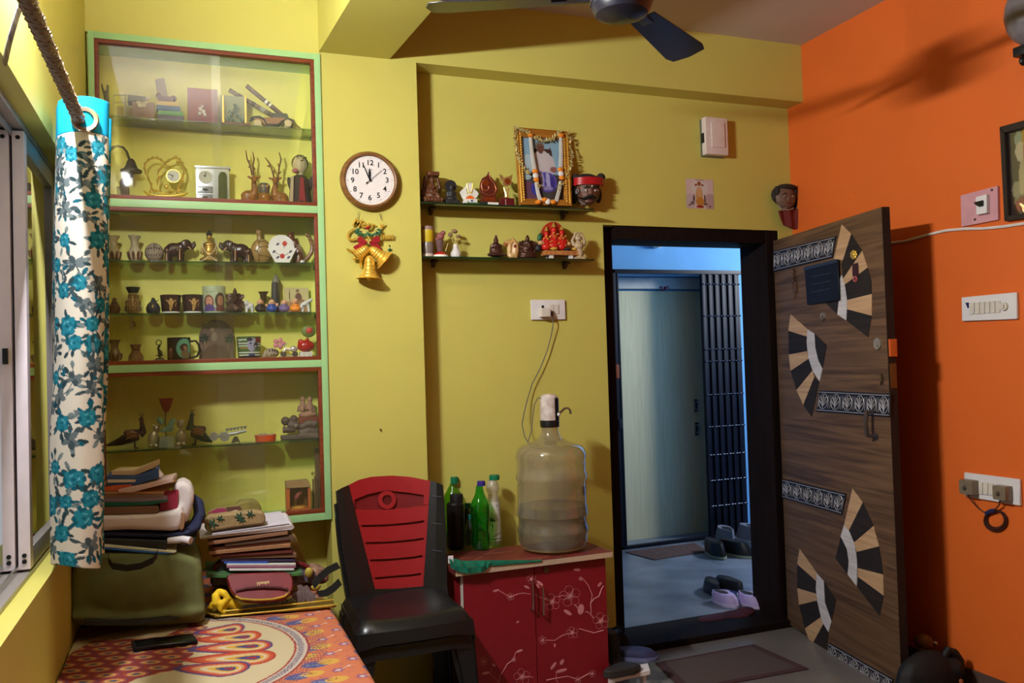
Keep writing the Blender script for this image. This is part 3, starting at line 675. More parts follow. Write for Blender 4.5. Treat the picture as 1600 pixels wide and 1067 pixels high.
# ---- second glass shelf (vases to cat)
petal = mat('maroon_petal', (104, 52, 34), 0.4)
def petal_vase(label, pc, y0, y1, z, col, group):
    i = CI('petal_vase', label, 'vase', pc, y1, z, group); h = y1-y0
    f = lambda t: y0+h*t
    m = MB(); i.lathe(m, pc, [(0, f(.06)), (8, f(.03)), (10.5, f(0)), (9, f(.07)), (6.2, f(.2)), (6, f(.38)), (8.5, f(.52)), (11.8, f(.7)), (10.5, f(.86)), (6.5, f(.95)), (6.5, f(1)), (0, f(1))]); body = i.part('vase_body', m, cer('vase%d' % col[0], col, var=0.12))
    m = MB(); c = i.v(pc, f(.76))
    for k in range(9):
        a = math.radians(-90+k*40); R = 10.6*i.kx; M = Matrix.Translation((c.x+R*math.sin(a), c.y-R*math.cos(a), c.z)) @ Matrix.Rotation(a, 4, 'Z') @ Matrix.Rotation(math.radians(14), 4, 'X') @ Matrix.Diagonal((2.6*i.kx, 1.6*i.kx, h*.17*i.kz, 1)); m.ball(None, None, 8, M)
    i.part('painted_petal', m, petal, body); snap(i)
petal_vase('speckled vase with maroon petals, half behind the curtain on the elephant shelf', 178, 370.5, 411, Z2, (156, 138, 96), 'maroon-petalled vases')
petal_vase('pale vase with maroon petals and flared rim beside the stone ball', 211, 370.5, 412, Z2, (178, 164, 130), 'maroon-petalled vases')
i = CI('pierced_ball', 'round grey carved stone ball with small pierced holes', 'ornament', 241, 412, Z2)
m = MB(); i.ball(m, 241, 397, 15, 15.3, 14, n=24); body = i.part('stone_ball', m, greyst); m = MB()
for k in range(-3, 4):
    for y, r in ((391+abs(k)*.6, 1.3), (402, 0.9)):
        dx = k*4; i.ball(m, 241+dx, y, r, r*1.2, 1, -math.sqrt(max(0, 15**2-dx*dx-(y-397)**2))*i.kx*.93)
i.part('pierced_hole', m, mat('hole_dark', (60, 50, 40), 0.9), body); m = MB(); i.tube(m, [(241, 386, -.027), (241, 391, -.034), (242, 397, -.037)], 0.5); i.tube(m, [(241, 391, -.034), (244, 387, -.029)], 0.5); i.part('carved_line', m, MATS['hole_dark'], body); snap(i)
eleph = mat('dark_rosewood', (56, 28, 24), 0.28, var=0.35, sc=90, spec=0.6)
def elephant(label, s_, x0):
    """s_=+1 faces right; x0 = tail end px"""
    X = lambda d: x0+s_*d
    i = CI('carved_elephant', label, 'figurine', X(22), 412, Z2, 'pair of carved elephants')
    m = MB(); i.ball(m, X(15), 392, 15, 11, 12); i.ball(m, X(26), 389, 9, 9.5, 10); i.ball(m, X(34), 384, 9, 8.5, 8.5)
    for x, d in ((5, -.018), (8, .018), (24, -.018), (27, .018)): i.tube(m, [(X(x), 394, d), (X(x), 405, d), (X(x), 412, d)], [5.2, 4.4, 4.8], 10)
    i.tube(m, [(X(38), 386), (X(44), 389), (X(47), 385), (X(46), 379)], [5, 3.6, 3, 2.2], 8); body = i.sculpt('elephant_body', eleph, m, 0.003)
    m = MB(); i.ball(m, X(31), 385, 5, 7, 1.6, -.020, 15*s_); i.ball(m, X(31), 385, 5, 7, 1.6, .020, 15*s_); i.part('ear', m, eleph)
    m = MB(); i.tube(m, [(X(37), 388, -.013), (X(42), 392, -.015)], [1.3, .6]); i.tube(m, [(X(24), 392, -.031), (X(24), 409, -.031)], 0.8); i.tube(m, [(X(4), 392, -.026), (X(3), 411, -.028)], 0.8); i.part('ivory_inlay', m, mat('ivory', (206, 160, 120), 0.4)); m = MB(); i.tube(m, [(X(1), 388), (X(-2), 398), (X(-3.5), 407)], 1.2); i.part('tail', m, eleph); snap(i)
elephant('dark carved wooden elephant facing right, left of the gold Buddha', 1, 257); elephant('dark carved wooden elephant facing left, right of the gold Buddha', -1, 391)
i = CI('buddha_statue', 'gold seated Buddha statuette draped with pearl strings', 'statuette', 327, 412, Z2)
m = MB(); i.ball(m, 327, 406, 15.5, 5.5, 11); i.ball(m, 327, 393, 9.5, 13, 8); i.ball(m, 327, 383, 10.5, 5, 7); i.tube(m, [(317, 385), (315, 395), (325, 401, -.02)], [3.4, 3, 2.4]); i.tube(m, [(337, 385), (339, 395), (329, 401, -.02)], [3.4, 3, 2.4]); i.ball(m, 327, 371, 4.8, 6, 5); i.tube(m, [(327, 378), (327, 372)], 3); i.sculpt('buddha_body', mat('antique_gold', (176, 138, 60), 0.35, 0.45, var=0.3, sc=60), m, 0.0028)
m = MB(); i.ball(m, 327, 366.5, 5.2, 3.6, 5.2); i.ball(m, 327, 362.5, 2.4, 2.4); i.part('hair', m, dkstone); m = MB()
for st in ([(319, 377), (316, 386), (320, 394), (327, 401), (334, 407), (340, 410)], [(335, 377), (338, 386), (334, 394), (327, 401), (320, 407), (312, 410.5)], [(317, 378), (314, 389), (317, 400)], [(337, 378), (340, 389), (337, 400)]):
    for a, b_ in zip(st, st[1:]):
        for t in (0, .25, .5, .75): x, y = a[0]+(b_[0]-a[0])*t, a[1]+(b_[1]-a[1])*t; i.ball(m, x, y, 1.05, 1.05, 1.05, -.029, n=6)
i.part('pearl_string', m, mat('pearl', (214, 206, 172), 0.3)); snap(i)
i = CI('tortoise_plaque', 'tan carved tortoise standing upright with polished shell', 'ornament', 409, 411, Z2, Y=YS+0.03)
tan = mat('tan_stone', (160, 126, 70), 0.3, var=0.15, spec=0.6); m = MB(); i.ball(m, 408.5, 390, 17.5, 20.5, 9, n=20); i.tube(m, [(406, 374), (405, 366), (404, 361)], [4.5, 4, 4.5], 10); i.ball(m, 404, 360, 5, 5.5, 5); o = i.sculpt('tortoise_body', tan, m, 0.003)
m = MB(); dq = lambda x, y: -math.sqrt(max(0.02, 1-((x-408.5)/17.5)**2-((y-390)/20.5)**2))*9*i.kx-0.0004
for st in ([(408, 370), (403, 376), (404, 384), (401, 390), (405, 397), (403, 404), (406, 410)], [(403, 376), (412, 374), (420, 378)], [(404, 384), (416, 383), (425, 386)], [(405, 397), (417, 398), (423, 400)], [(401, 390), (392, 388)], [(405, 397), (394, 399)], [(403, 404), (418, 404)]):
    i.tube(m, [(x, y, dq(x, y)) for x, y in st], 0.6)
i.part('shell_groove', m, mat('groove_brown', (92, 66, 34), 0.6), o); snap(i)
i = CI('marble_plate', 'white inlaid marble plate on an angular stand, red flowers', 'plate', 441, 411, Z2, Y=YS-0.04)
marb = mat('white_marble', (226, 222, 216), 0.3, var=0.03); m = MB(); i.disc(m, 440, 386, 20, 0.006, 0.012, 32); pt = i.part('plate', m, marb); m = MB(); i.poly(m, [(417.5, 388), (463.5, 387.5), (452, 410.5), (430.5, 410.5)], -.002, .004); st_ = i.part('stand', m, marb); m = MB()
for (x, y, r, d) in ((445, 380, 4, .0055), (441, 400, 4, -.0025)):
    for k in range(6): a = k*1.047; i.ball(m, x+r*.55*math.cos(a), y+r*.55*math.sin(a), r*.5, r*.5, .4, d, n=6)
i.part('red_inlay', m, mat('red_inlay', (186, 44, 40), 0.4), pt); m = MB()
for (x, y, d) in ((428, 393, -.0025), (454, 393, -.0025), (434, 402, -.0025), (451, 402, -.0025), (434, 381, .0055)): i.ball(m, x, y, 3, 1.6, .4, d, 40)
i.tube(m, [(428, 393, -.0025), (435, 397, -.0025), (441, 400, -.0025), (448, 397, -.0025), (454, 393, -.0025)], .4); i.tube(m, [(445, 384, .0055), (443, 390, .0055)], .4); i.part('blue_inlay', m, mat('blue_inlay', (84, 76, 104), 0.4), pt); snap(i)
i = CI('striped_cat', 'brown glazed striped cat with tall curled tail, right end of elephant shelf', 'figurine', 470, 411, Z2, Y=YS+0.015)
catm = mat('brown_glaze', (104, 56, 30), 0.22, var=0.15, spec=0.6); m = MB(); i.tube(m, [(453, 371), (459, 376), (464, 388), (467, 400), (467, 409)], [5, 6.5, 8, 9.5, 9.5], 10); i.ball(m, 454, 367, 6.5, 7, 6); i.tube(m, [(457, 364), (459, 358)], [1.8, .5]); o = i.sculpt('cat_body', catm, m, .0028); m = MB(); i.tube(m, [(474, 406), (481, 400), (487, 391), (488, 380), (484, 369), (478, 362)], [3, 3.6, 3.6, 3.4, 3.2, 3], 8); tl = i.part('tail', m, mat('tan_glaze', (132, 84, 42), .3)); m = MB()
for k in range(9): y = 382+k*3; i.tube(m, [(463+k*.7, y, -.020-.0002*k), (469+k*.9, y-1.2, -.013)], .7)
i.part('white_stripe', m, mat('cream_glaze', (206, 186, 160), .3), o); m = MB()
for q in ((483, 398), (486.5, 391), (488, 384), (487, 377), (484, 370), (480, 364.5)): i.tube(m, [(q[0]-3.4, q[1]-1, -.006), (q[0]+3.4, q[1]+1, -.006)], .6)
i.part('tail_band', m, MATS['cream_glaze'], tl); m = MB(); i.ball(m, 470, 407, 5.5, 4, 5, -.012); i.part('paw', m, MATS['white_marble']); snap(i)

# ---- third shelf (mugs, monks)
i = CI('brown_pot', 'small brown lidded pot half hidden by the curtain', 'pot', 179, 491, Z3)
m = MB(); i.lathe(m, 179, [(0, 465), (3, 466), (3.5, 470), (5, 474), (8, 477), (9.5, 483), (8, 489), (6, 491), (0, 491)]); i.part('pot_body', m, mat('terracotta_brown', (100, 62, 36), .5, var=.15)); m = MB(); i.lathe(m, 179, [(5.3, 473), (5.8, 474), (5.3, 475)]); i.part('neck_band', m, MATS['hole_dark']); snap(i)
i = CI('ringed_vase', 'tan vase with brown ring pattern and wide black rim', 'vase', 208, 491, Z3)
m = MB(); i.lathe(m, 208, [(6.5, 457), (6.5, 461), (8, 467), (11.5, 475), (12.5, 481), (11, 487), (7.5, 491), (0, 491)]); bd = i.part('vase_body', m, cer('tan_vase', (176, 144, 92))); m = MB(); i.lathe(m, 208, [(0, 455), (7, 452), (11.5, 449), (11.5, 450), (8, 457.5), (6.6, 458)]); i.part('black_rim', m, dkstone, bd); m = MB(); zc = lambda y: {465: 7.4, 474: 11.2, 483: 12.4}[y]
for y, off in ((465, 0), (474, 20), (483, 0)):
    for k in range(9):
        a = math.radians(off+k*40); R = zc(y)*i.kx; c = i.v(208, y)
        m.lathe([(2.6*i.kx, 0), (3.5*i.kx, 0), (3.5*i.kx, .0012), (2.6*i.kx, .0012), (2.6*i.kx, 0)], (c.x+R*math.sin(a), c.y-R*math.cos(a), c.z), 10, Matrix.Rotation(a, 4, 'Z') @ Matrix.Rotation(math.radians(90), 4, 'X') @ Matrix.Diagonal((.85, 1.25, 1, 1)))
i.part('brown_ring', m, mat('brown_slip', (92, 62, 36), .4), bd); snap(i)
i = CI('dark_pot', 'round black clay pot with lid and side beak', 'pot', 239.5, 491, Z3)
m = MB(); i.lathe(m, 239.5, [(6, 473), (9, 476), (11.5, 482), (10.5, 488), (8, 491), (0, 491)]); i.part('pot_body', m, dkstone); m = MB(); i.lathe(m, 239.5, [(0, 465), (2.5, 466.5), (3.5, 470), (6.2, 473.5), (0, 474)]); i.tube(m, [(241, 469), (245, 471), (248, 469)], [1, .8, .5]); i.part('lid', m, dkstone); m = MB(); i.ball(m, 239, 480, 1.2, 2.2, .6, -.029); i.part('gold_mark', m, gold); snap(i)
for k, x in enumerate((267, 301)):
    i = CI('printed_mug', ('dark brown mug with gold dancer motif, next to the black pot', 'dark brown mug with gold dancer motif, next to the family photo mug')[k], 'mug', x, 491, Z3, 'brown dancer mugs')
    m = MB(); i.lathe(m, x, [(0, 487), (13, 487), (16, 463), (17, 462), (16.5, 466), (14, 489.5), (0, 489.5)]); bd = i.part('mug_body', m, cer('mug_brown', (52, 28, 24), rough=.2, var=.3, sc=40)); m = MB(); i.lathe(m, x, [(14.2, 488), (14.4, 490), (13.6, 491), (0, 491)]); i.part('white_foot', m, cer('white_glaze', (214, 214, 204)), bd)
    def dancer(C, U, V):
        C[:] = lin((56, 32, 26))
        for u, v, ru, rv, r in ((.5, .2, .12, .1, 0), (.5, .42, .2, .16, 0), (.5, .68, .13, .2, 0), (.45, .88, .08, .13, 0), (.28, .3, .18, .05, .5), (.74, .3, .18, .05, -.5), (.86, .6, .05, .05, 0), (.9, .45, .03, .05, 0)): blob(C, U, V, u, v, ru, rv, (190, 152, 84), r)
        for u, v in ((.5, .4), (.46, .6), (.54, .75)): blob(C, U, V, u, v, .05, .06, (120, 84, 40))
    i.wrap('dancer_print', x, 16.7, 466, 487, -35+k*6, 40+k*6, dancer, parent=bd, r2=14.6); snap(i)
i = CI('photo_mug', 'pale green mug printed with two smiling faces', 'mug', 335, 491, Z3)
m = MB(); i.lathe(m, 335, [(0, 487), (16, 487), (17.5, 450), (18.5, 449), (18.2, 452), (17.6, 488), (16, 491), (0, 491)]); bd = i.part('mug_body', m, cer('pale_green_glaze', (184, 196, 164), rough=.2))
def faces(C, U, V):
    C[:] = lin((180, 190, 156)); rect(C, U, V, 0, 1, .86, 1, (150, 140, 160)); blob(C, U, V, .28, .62, .2, .34, (120, 70, 60)); blob(C, U, V, .30, .58, .13, .22, (196, 146, 120)); blob(C, U, V, .3, .9, .2, .2, (90, 70, 130)); blob(C, U, V, .72, .56, .2, .38, (54, 36, 30)); blob(C, U, V, .73, .54, .13, .23, (176, 122, 90)); blob(C, U, V, .74, .92, .2, .2, (110, 50, 46))
    for u, v in ((.26, .53), (.35, .53), (.69, .49), (.78, .49)): blob(C, U, V, u, v, .018, .02, (60, 40, 36))
    for u, v in ((.3, .68), (.735, .64)): blob(C, U, V, u, v, .04, .02, (160, 70, 70))
    for k in range(9): blob(C, U, V, .2+k*.06, .14+.03*(k % 2), .022, .03, (120, 140, 120))
i.wrap('photo_print', 335, 18.3, 453, 488, -70, 70, faces, parent=bd, r2=17.9); m = MB(); snap(i)
i = CI('ganesha_statuette', 'dark bronze seated Ganesha statuette right of the photo mug', 'statuette', 367, 490, Z3, Y=YS-.025)
def ganesha(i, x, y, s, mm, name='statue_body', vox=.0026):
    m = MB(); B = lambda dx, dy, rx, rz, ry=None, d=0, rot=0: i.ball(m, x+dx*s, y+dy*s, rx*s, rz*s, (ry or rx)*s, d, rot)
    B(0, -4, 15, 4.5, 10); B(0, -8, 13, 5, 9); B(0, -16, 9, 9, 8); B(0, -26, 6, 6, 6); B(-7, -26, 4, 5, 1.5); B(7, -26, 4, 5, 1.5); B(0, -33, 3.5, 4, 3.5); B(0, -37, 1.8, 2.5, 1.8)
    i.tube(m, [(x, y-25*s, -.016*s), (x+1*s, y-19*s, -.024*s), (x-3*s, y-15*s, -.024*s)], [2.6*s, 2.2*s, 1.6*s], 8)
    for sx in (-1, 1): i.tube(m, [(x+8*sx*s, y-20*s), (x+13*sx*s, y-16*s), (x+10*sx*s, y-11*s, -.012*s)], [2.6*s, 2.2*s, 2*s]); i.tube(m, [(x+8*sx*s, y-21*s), (x+13*sx*s, y-24*s), (x+13*sx*s, y-29*s)], [2.2*s, 2*s, 1.6*s]); i.tube(m, [(x+13*sx*s, y-6*s), (x+3*sx*s, y-5*s, -.024*s)], [3*s, 2.4*s])
    return i.sculpt(name, mm, m, vox)
ganesha(i, 367, 490, 1.0, brz); snap(i)
i = CI('white_elephant', 'small white stone elephant beside the bronze Ganesha', 'figurine', 389, 489, Z3, Y=YS-.005)
m = MB(); i.ball(m, 390, 478, 7.5, 6, 6); i.ball(m, 382.5, 474, 5, 5, 5); i.tube(m, [(380, 476), (378, 481), (379, 486)], [2.4, 1.8, 1.4])
for x, d in ((385, -.008), (387, .008), (394, -.008), (395.5, .008)): i.tube(m, [(x, 480, d), (x, 489, d)], 2.4)
o = i.sculpt('elephant_body', mat('white_stone', (206, 202, 196), .5, var=.06), m, .0022); m = MB(); i.ball(m, 385, 473, 3, 4, 1, -.013); i.part('ear', m, MATS['white_stone'], o); snap(i)
i = CI('brass_goblet', 'dull brass goblet with flared mouth behind the first monk', 'goblet', 412, 489, Z3, Y=YS+.02)
m = MB(); i.lathe(m, 412, [(0, 458), (6, 456.5), (8, 455), (8, 456), (5.5, 459), (4.5, 468), (2, 474), (1.6, 482), (5, 487), (5.5, 489), (0, 489)]); i.part('goblet_body', m, mat('dull_brass', (116, 92, 52), .4, .6, var=.1)); m = MB(); i.lathe(m, 412, [(4.6, 467), (5.0, 468), (4.6, 469)]); i.part('raised_ring', m, MATS['dull_brass']); snap(i)
i = CI('obelisk', 'tall dark obelisk ornament with pale tip among the monk figures', 'ornament', 431, 489, Z3, Y=YS+.02)
m = MB(); i.lathe(m, 431, [(0, 436), (5.5, 441), (6.8, 462), (7.5, 489), (0, 489)], n=8); i.part('obelisk_body', m, mat('smoky_stone', (56, 54, 48), .4, var=.2), smooth=False); m = MB(); i.lathe(m, 431, [(0, 426), (3, 432), (5.6, 436.5), (5.4, 441), (0, 441)], n=8); i.part('pale_tip', m, mat('grey_tip', (128, 122, 108), .5), smooth=False); snap(i)
i = CI('painted_card', 'small framed cream card painted with a seated woman', 'picture', 463, 489, Z3, Y=YS+.04)
m = MB(); i.rect(m, 444.5, 482.5, 448.5, 489, 0, .004); bd = i.part('card', m, mat('cream_card', (198, 178, 128), .6))
i.paint('card_print', 445.5, 481.5, 449, 488, img(('b', .2, .3, .02, .25, (70, 56, 40)), ('b', .55, .12, .07, .07, (52, 40, 34)), ('b', .57, .15, .045, .05, (190, 140, 100)), ('b', .58, .4, .15, .2, (112, 74, 66)), ('b', .6, .52, .3, .05, (150, 110, 66)), ('r', 0, 1, .56, 1, (172, 128, 84)), bg=(204, 186, 132)), -.0006, 50, 40, parent=bd); snap(i)
for k, (x, yh, cap, col, cl, lab) in enumerate(((406.5, 473, 0, (40, 24, 24), 'black', 'small bald monk figurine in black robe, leftmost of the four monks'), (424.5, 473.5, 1, (34, 66, 150), 'blue', 'small monk figurine in bright blue robe'), (444, 474, 0, (112, 92, 140), 'lilac', 'small monk figurine in lilac robe'), (461.5, 472, 0, (226, 134, 34), 'orange', 'small monk figurine in orange robe, rightmost of the four monks'))):
    i = CI('monk_figurine', lab, 'figurine', x, 489, Z3, 'row of little monks', YS-.045)
    m = MB(); i.ball(m, x, 484, 8.5, 5, 6); i.ball(m, x, 479, 5.5, 5.5, 5); i.ball(m, x-5.5, 482, 3, 4, 3); i.ball(m, x+5.5, 482, 3, 4, 3); i.sculpt('robe', mat('robe_'+cl, col, .5), m, .0022); m = MB(); i.ball(m, x, yh, 4.8, 5, 4.8); i.ball(m, x, yh+1.4, 4.9, 3.2, 4.6); i.ball(m, x-4.8, yh+.5, 1.2, 1.6); i.ball(m, x+4.8, yh+.5, 1.2, 1.6)
    if k == 1: i.ball(m, x-8, 478, 2.5, 2.5); i.ball(m, x+8.5, 477, 2.5, 3)
    hd = i.sculpt('head', mat('monk_skin', (216, 164, 126), .45), m, .0016); m = MB(); i.ball(m, x-1.7, yh, .6, .6, .4, -.0125, n=6); i.ball(m, x+1.7, yh, .6, .6, .4, -.0125, n=6); i.tube(m, [(x-1.3, yh+2.3, -.0125), (x, yh+2.8, -.013), (x+1.3, yh+2.3, -.0125)], .35); i.part('face', m, MATS['hole_dark'], hd); snap(i)
i = CI('white_bird', 'white stone bird with raised tail at right end of monk shelf', 'figurine', 478, 488, Z3, Y=YS-.04)
m = MB(); i.tube(m, [(471, 478), (478, 474), (488, 467.5)], [3.5, 4, 2], 10); i.ball(m, 471, 480, 3.6, 3.6); i.tube(m, [(474, 478), (473, 488)], 2.2); i.tube(m, [(481, 476), (483, 488)], 2.6); o = i.sculpt('bird_body', MATS['white_stone'], m, .002); m = MB(); i.ball(m, 473, 478, .8, .8, .5, -.011); i.part('eye', m, black_pl, o); snap(i)

# ---- floor of the middle section
petal_vase('petal vase on the lower shelf corner, half behind the curtain', 179.5, 531, 566, Z4, (120, 96, 58), 'maroon-petalled vases')
i = CI('brown_jar', 'plain dusty brown jar with flared mouth', 'jar', 212.5, 566, Z4)
m = MB(); i.lathe(m, 212.5, [(0, 542), (7, 541), (9, 539), (8.5, 541), (6.5, 546), (7, 550), (11.5, 557), (12, 564), (10, 566), (0, 566)]); i.part('jar_body', m, mat('dusty_brown', (128, 94, 58), .6, var=.1)); m = MB(); i.lathe(m, 212.5, [(6.6, 546), (7.2, 547), (6.8, 548.4)]); i.part('neck_ring', m, MATS['brown_slip']); snap(i)
i = CI('dancer_figurine', 'small dark metal dancer holding a ring overhead', 'figurine', 249.5, 565, Z4)
m = MB(); i.tube(m, [(249, 549), (247, 545), (249, 540)], [3, 2.4, 1.4]); i.ball(m, 250, 552, 4, 4, 3); i.tube(m, [(250, 552), (249.5, 561)], [2.4, 1.4]); i.tube(m, [(249.5, 557), (243, 556)], [1.6, .8]); i.tube(m, [(249.5, 557), (256, 555)], [1.6, .8]); i.ball(m, 249.5, 562, 7.5, 2.5, 6); i.ball(m, 249, 541, 2.2, 2.4); i.sculpt('dancer_body', mat('dark_pewter', (62, 56, 44), .4, .5, var=.2), m, .0016); m = MB(); i.tube(m, [(248+4.2*math.cos(k*.524), 536+4.2*math.sin(k*.524)) for k in range(12)], .8, 5, True); i.part('ring', m, MATS['dark_pewter']); m = MB(); i.rect(m, 241, 258, 562, 565, -.014, .014, .001); i.part('base', m, mat('grey_base', (140, 124, 96), .6)); snap(i)
i = CI('portrait_mug', 'black mug with teal oval portrait and handle to the right', 'mug', 280, 565, Z4)
m = MB(); i.lathe(m, 280, [(0, 561), (16, 561), (17.5, 530), (18.5, 529), (18.6, 531), (18.6, 562), (17.5, 565), (0, 565)], n=28); bd = i.part('mug_body', m, cer('black_glaze', (30, 26, 26), rough=.18)); m = MB(); i.tube(m, [(297, 535), (306, 534), (311, 541), (312, 550), (308, 558), (298, 561)], 1.9, 8); i.part('handle', m, MATS['black_glaze'])
def portrait(C, U, V):
    C[:] = lin((34, 26, 26)); blob(C, U, V, .2, .75, .1, .25, (110, 70, 56)); blob(C, U, V, .22, .55, .07, .1, (150, 104, 84)); blob(C, U, V, .70, .5, .28, .5, (96, 160, 132)); blob(C, U, V, .68, .45, .15, .2, (44, 34, 30)); blob(C, U, V, .70, .5, .09, .14, (150, 110, 84)); blob(C, U, V, .73, .8, .17, .22, (110, 96, 70)); blob(C, U, V, .62, .52, .05, .12, (70, 40, 36))
i.wrap('portrait_print', 280, 18.7, 531, 562, -75, 75, portrait, parent=bd); snap(i)
i = CI('hut_plaque', 'large arched brown plaque with palm trees, behind the mugs', 'plaque', 338, 564, Z4, Y=YS+.03)
m = MB(); arc = [(311, 563)]+[(338+27*math.cos(math.radians(a)), 528-27*math.sin(math.radians(a))) for a in range(180, -1, -15)]+[(365, 563)]; i.poly(m, arc, 0, .012, .001); bd = i.part('plaque_board', m, mat('bark_brown', (104, 82, 68), .8, var=.2, sc=30)); m = MB(); i.poly(m, [(314, 563), (318, 552), (326, 543), (338, 539), (350, 543), (358, 552), (362, 563)], -.014, 0, .001); i.part('hut_roof', m, mat('thatch', (86, 66, 50), .9, var=.3, stretch=(40, 4, 4)), bd); m = MB()
for (cx, cy) in ((319, 530), (358, 531)):
    for k in range(8): a = k*.785+.3; i.ball(m, cx+4*math.cos(a), cy+4.5*math.sin(a), 4.2, 1.2, 1, -.003, -math.degrees(a))
i.part('palm_leaves', m, mat('dark_green_leaf', (44, 66, 50), .7), bd); m = MB(); i.tube(m, [(319, 532, -.002), (322, 548, -.002), (318, 562, -.002)], 1.2); i.tube(m, [(358, 533, -.002), (356, 548, -.002), (360, 562, -.002)], 1.2); i.part('palm_trunk', m, mat('trunk_tan', (130, 104, 76), .8), bd); m = MB(); i.ball(m, 335, 528, 5, 8, .8, -.001); i.ball(m, 332, 517, 4, 4, .8, -.001); i.part('faded_figure', m, mat('grey_brown_paint', (134, 116, 96), .8), bd); snap(i)
i = CI('striped_mug', 'square-looking mug with green and white stripes and grey animal face', 'mug', 389.5, 561, Z4, Y=YS-.02)
m = MB(); i.lathe(m, 389.5, [(0, 556), (15, 556), (18, 527), (19.3, 526), (19.4, 528), (17.4, 558), (16, 560.5), (0, 560.5)], n=28); bd = i.part('mug_body', m, cer('mug_green', (74, 96, 56), rough=.2))
def stripes(C, U, V):
    C[:] = lin((78, 104, 58))
    for v in (.1, .26, .4, .72, .86): rect(C, U, V, 0, 1, v, v+.05, (216, 220, 210))
    rect(C, U, V, 0, 1, .92, 1, (30, 26, 30)); rect(C, U, V, .72, 1, 0, .3, (120, 46, 40)); rect(C, U, V, .45, .7, .8, .9, (70, 70, 120)); rect(C, U, V, .1, .45, .5, .56, (180, 130, 70)); blob(C, U, V, .57, .36, .16, .34, (150, 150, 176)); blob(C, U, V, .5, .1, .1, .1, (50, 48, 60)); blob(C, U, V, .53, .3, .035, .05, (24, 24, 60)); blob(C, U, V, .74, .4, .09, .18, (60, 62, 66)); blob(C, U, V, .72, .45, .03, .04, (200, 200, 200))
    for q in ((.06, .09, .04), (.12, .14, .04), (.06, .2, .05)): rect(C, U, V, q[0], q[0]+.06, q[1], q[1]+.025, (220, 220, 216))
i.wrap('striped_print', 389.5, 19.5, 527.5, 558.5, -66, 66, stripes, parent=bd, r2=17.6); m = MB(); snap(i)
i = CI('stone_fish', 'grey carved stone fish with slotted ribs', 'ornament', 424, 561, Z4, Y=YS-.03)
m = MB(); i.ball(m, 424, 553, 12.5, 8, 7); i.ball(m, 413, 557, 4, 4, 4); o = i.sculpt('fish_body', greyst, m, .0022); m = MB()
for k in range(4): i.ball(m, 421+k*4, 548+abs(k-1.2)*1.2, 1.1, 2.6, .8, -.0155+abs(k-1)*.0012, 10)
for k in range(3): i.ball(m, 424+k*4, 556, 1, 2, .8, -.0155+k*.0015)
i.part('rib_slot', m, MATS['hole_dark'], o); snap(i)
i = CI('toy_scooter', 'small silver toy scooter with a pink flower behind it', 'toy', 452, 560, Z4, Y=YS-.03)
ch = mat('toy_chrome', (200, 190, 186), .25, .5, var=.1); m = MB(); i.tube(m, [(441, 555), (446, 547), (455, 548), (464, 545)], [2.4, 3.2, 3, 2.4]); i.ball(m, 459, 547, 6.5, 5, 4); i.tube(m, [(446, 547), (444, 540), (449, 539)], 1.1); i.part('scooter_body', m, ch); m = MB()
for x in (443, 461): i.disc(m, x, 555, 4.6, -.006, .006, 16)
i.part('wheel', m, mat('dark_chrome', (110, 100, 104), .3, .8)); m = MB(); i.tube(m, [(436, 559), (448, 557), (467, 559)], 1.4); i.part('base', m, MATS['silver']); m = MB()
for k in range(5): a = k*1.257; i.ball(m, 437+6*math.cos(a), 538+5*math.sin(a), 4.5, 3.6, 2, .02, -math.degrees(a))
i.part('pink_flower', m, mat('pink_felt', (206, 134, 142), .7)); snap(i)
i = CI('heart_figurine', 'red cushion figurine holding a red and green heart, right corner', 'figurine', 478, 559, Z4, Y=YS-.035)
redg = mat('red_gloss', (168, 24, 22), .2, spec=.6); m = MB(); i.ball(m, 478, 541, 14, 9.5, 10); i.ball(m, 470, 535, 5, 5, 4); i.tube(m, [(478, 536), (481, 529)], [4, 3]); i.sculpt('red_cushion', redg, m, .0024); m = MB(); i.rect(m, 468, 487, 550, 558.5, -.02, .02, .003); i.part('white_base', m, mat('speckled_white', (200, 196, 190), .5, var=.3, sc=150)); m = MB(); i.ball(m, 482, 518, 11.5, 9.5, 3); i.tube(m, [(482, 524), (480, 530)], 1.6); hh = i.part('green_heart', m, mat('olive_green', (104, 120, 56), .5)); m = MB(); i.ball(m, 483, 517, 6, 5.5, 3.4, -.003); i.part('red_heart', m, mat('coral_red', (188, 66, 54), .5), hh); snap(i)
i = CI('pale_rectangle', 'pale upright rectangle with a grey curl on the cabinet back below the monk shelf', 'tag', 205.5, 504, Y=3.61)
m = MB(); i.rect(m, 202, 209, 493.5, 515, -.002, 0, .0005); i.part('pale_card', m, mat('cream_white', (214, 206, 150), .6)); m = MB(); i.tube(m, [(207, 504, -.002), (210, 503, -.008), (211, 507, -.008), (210, 511, -.008)], 1); i.part('hook', m, mat('curl_grey', (120, 100, 70), .5))  # pale upright plate with a bent grey tube in front

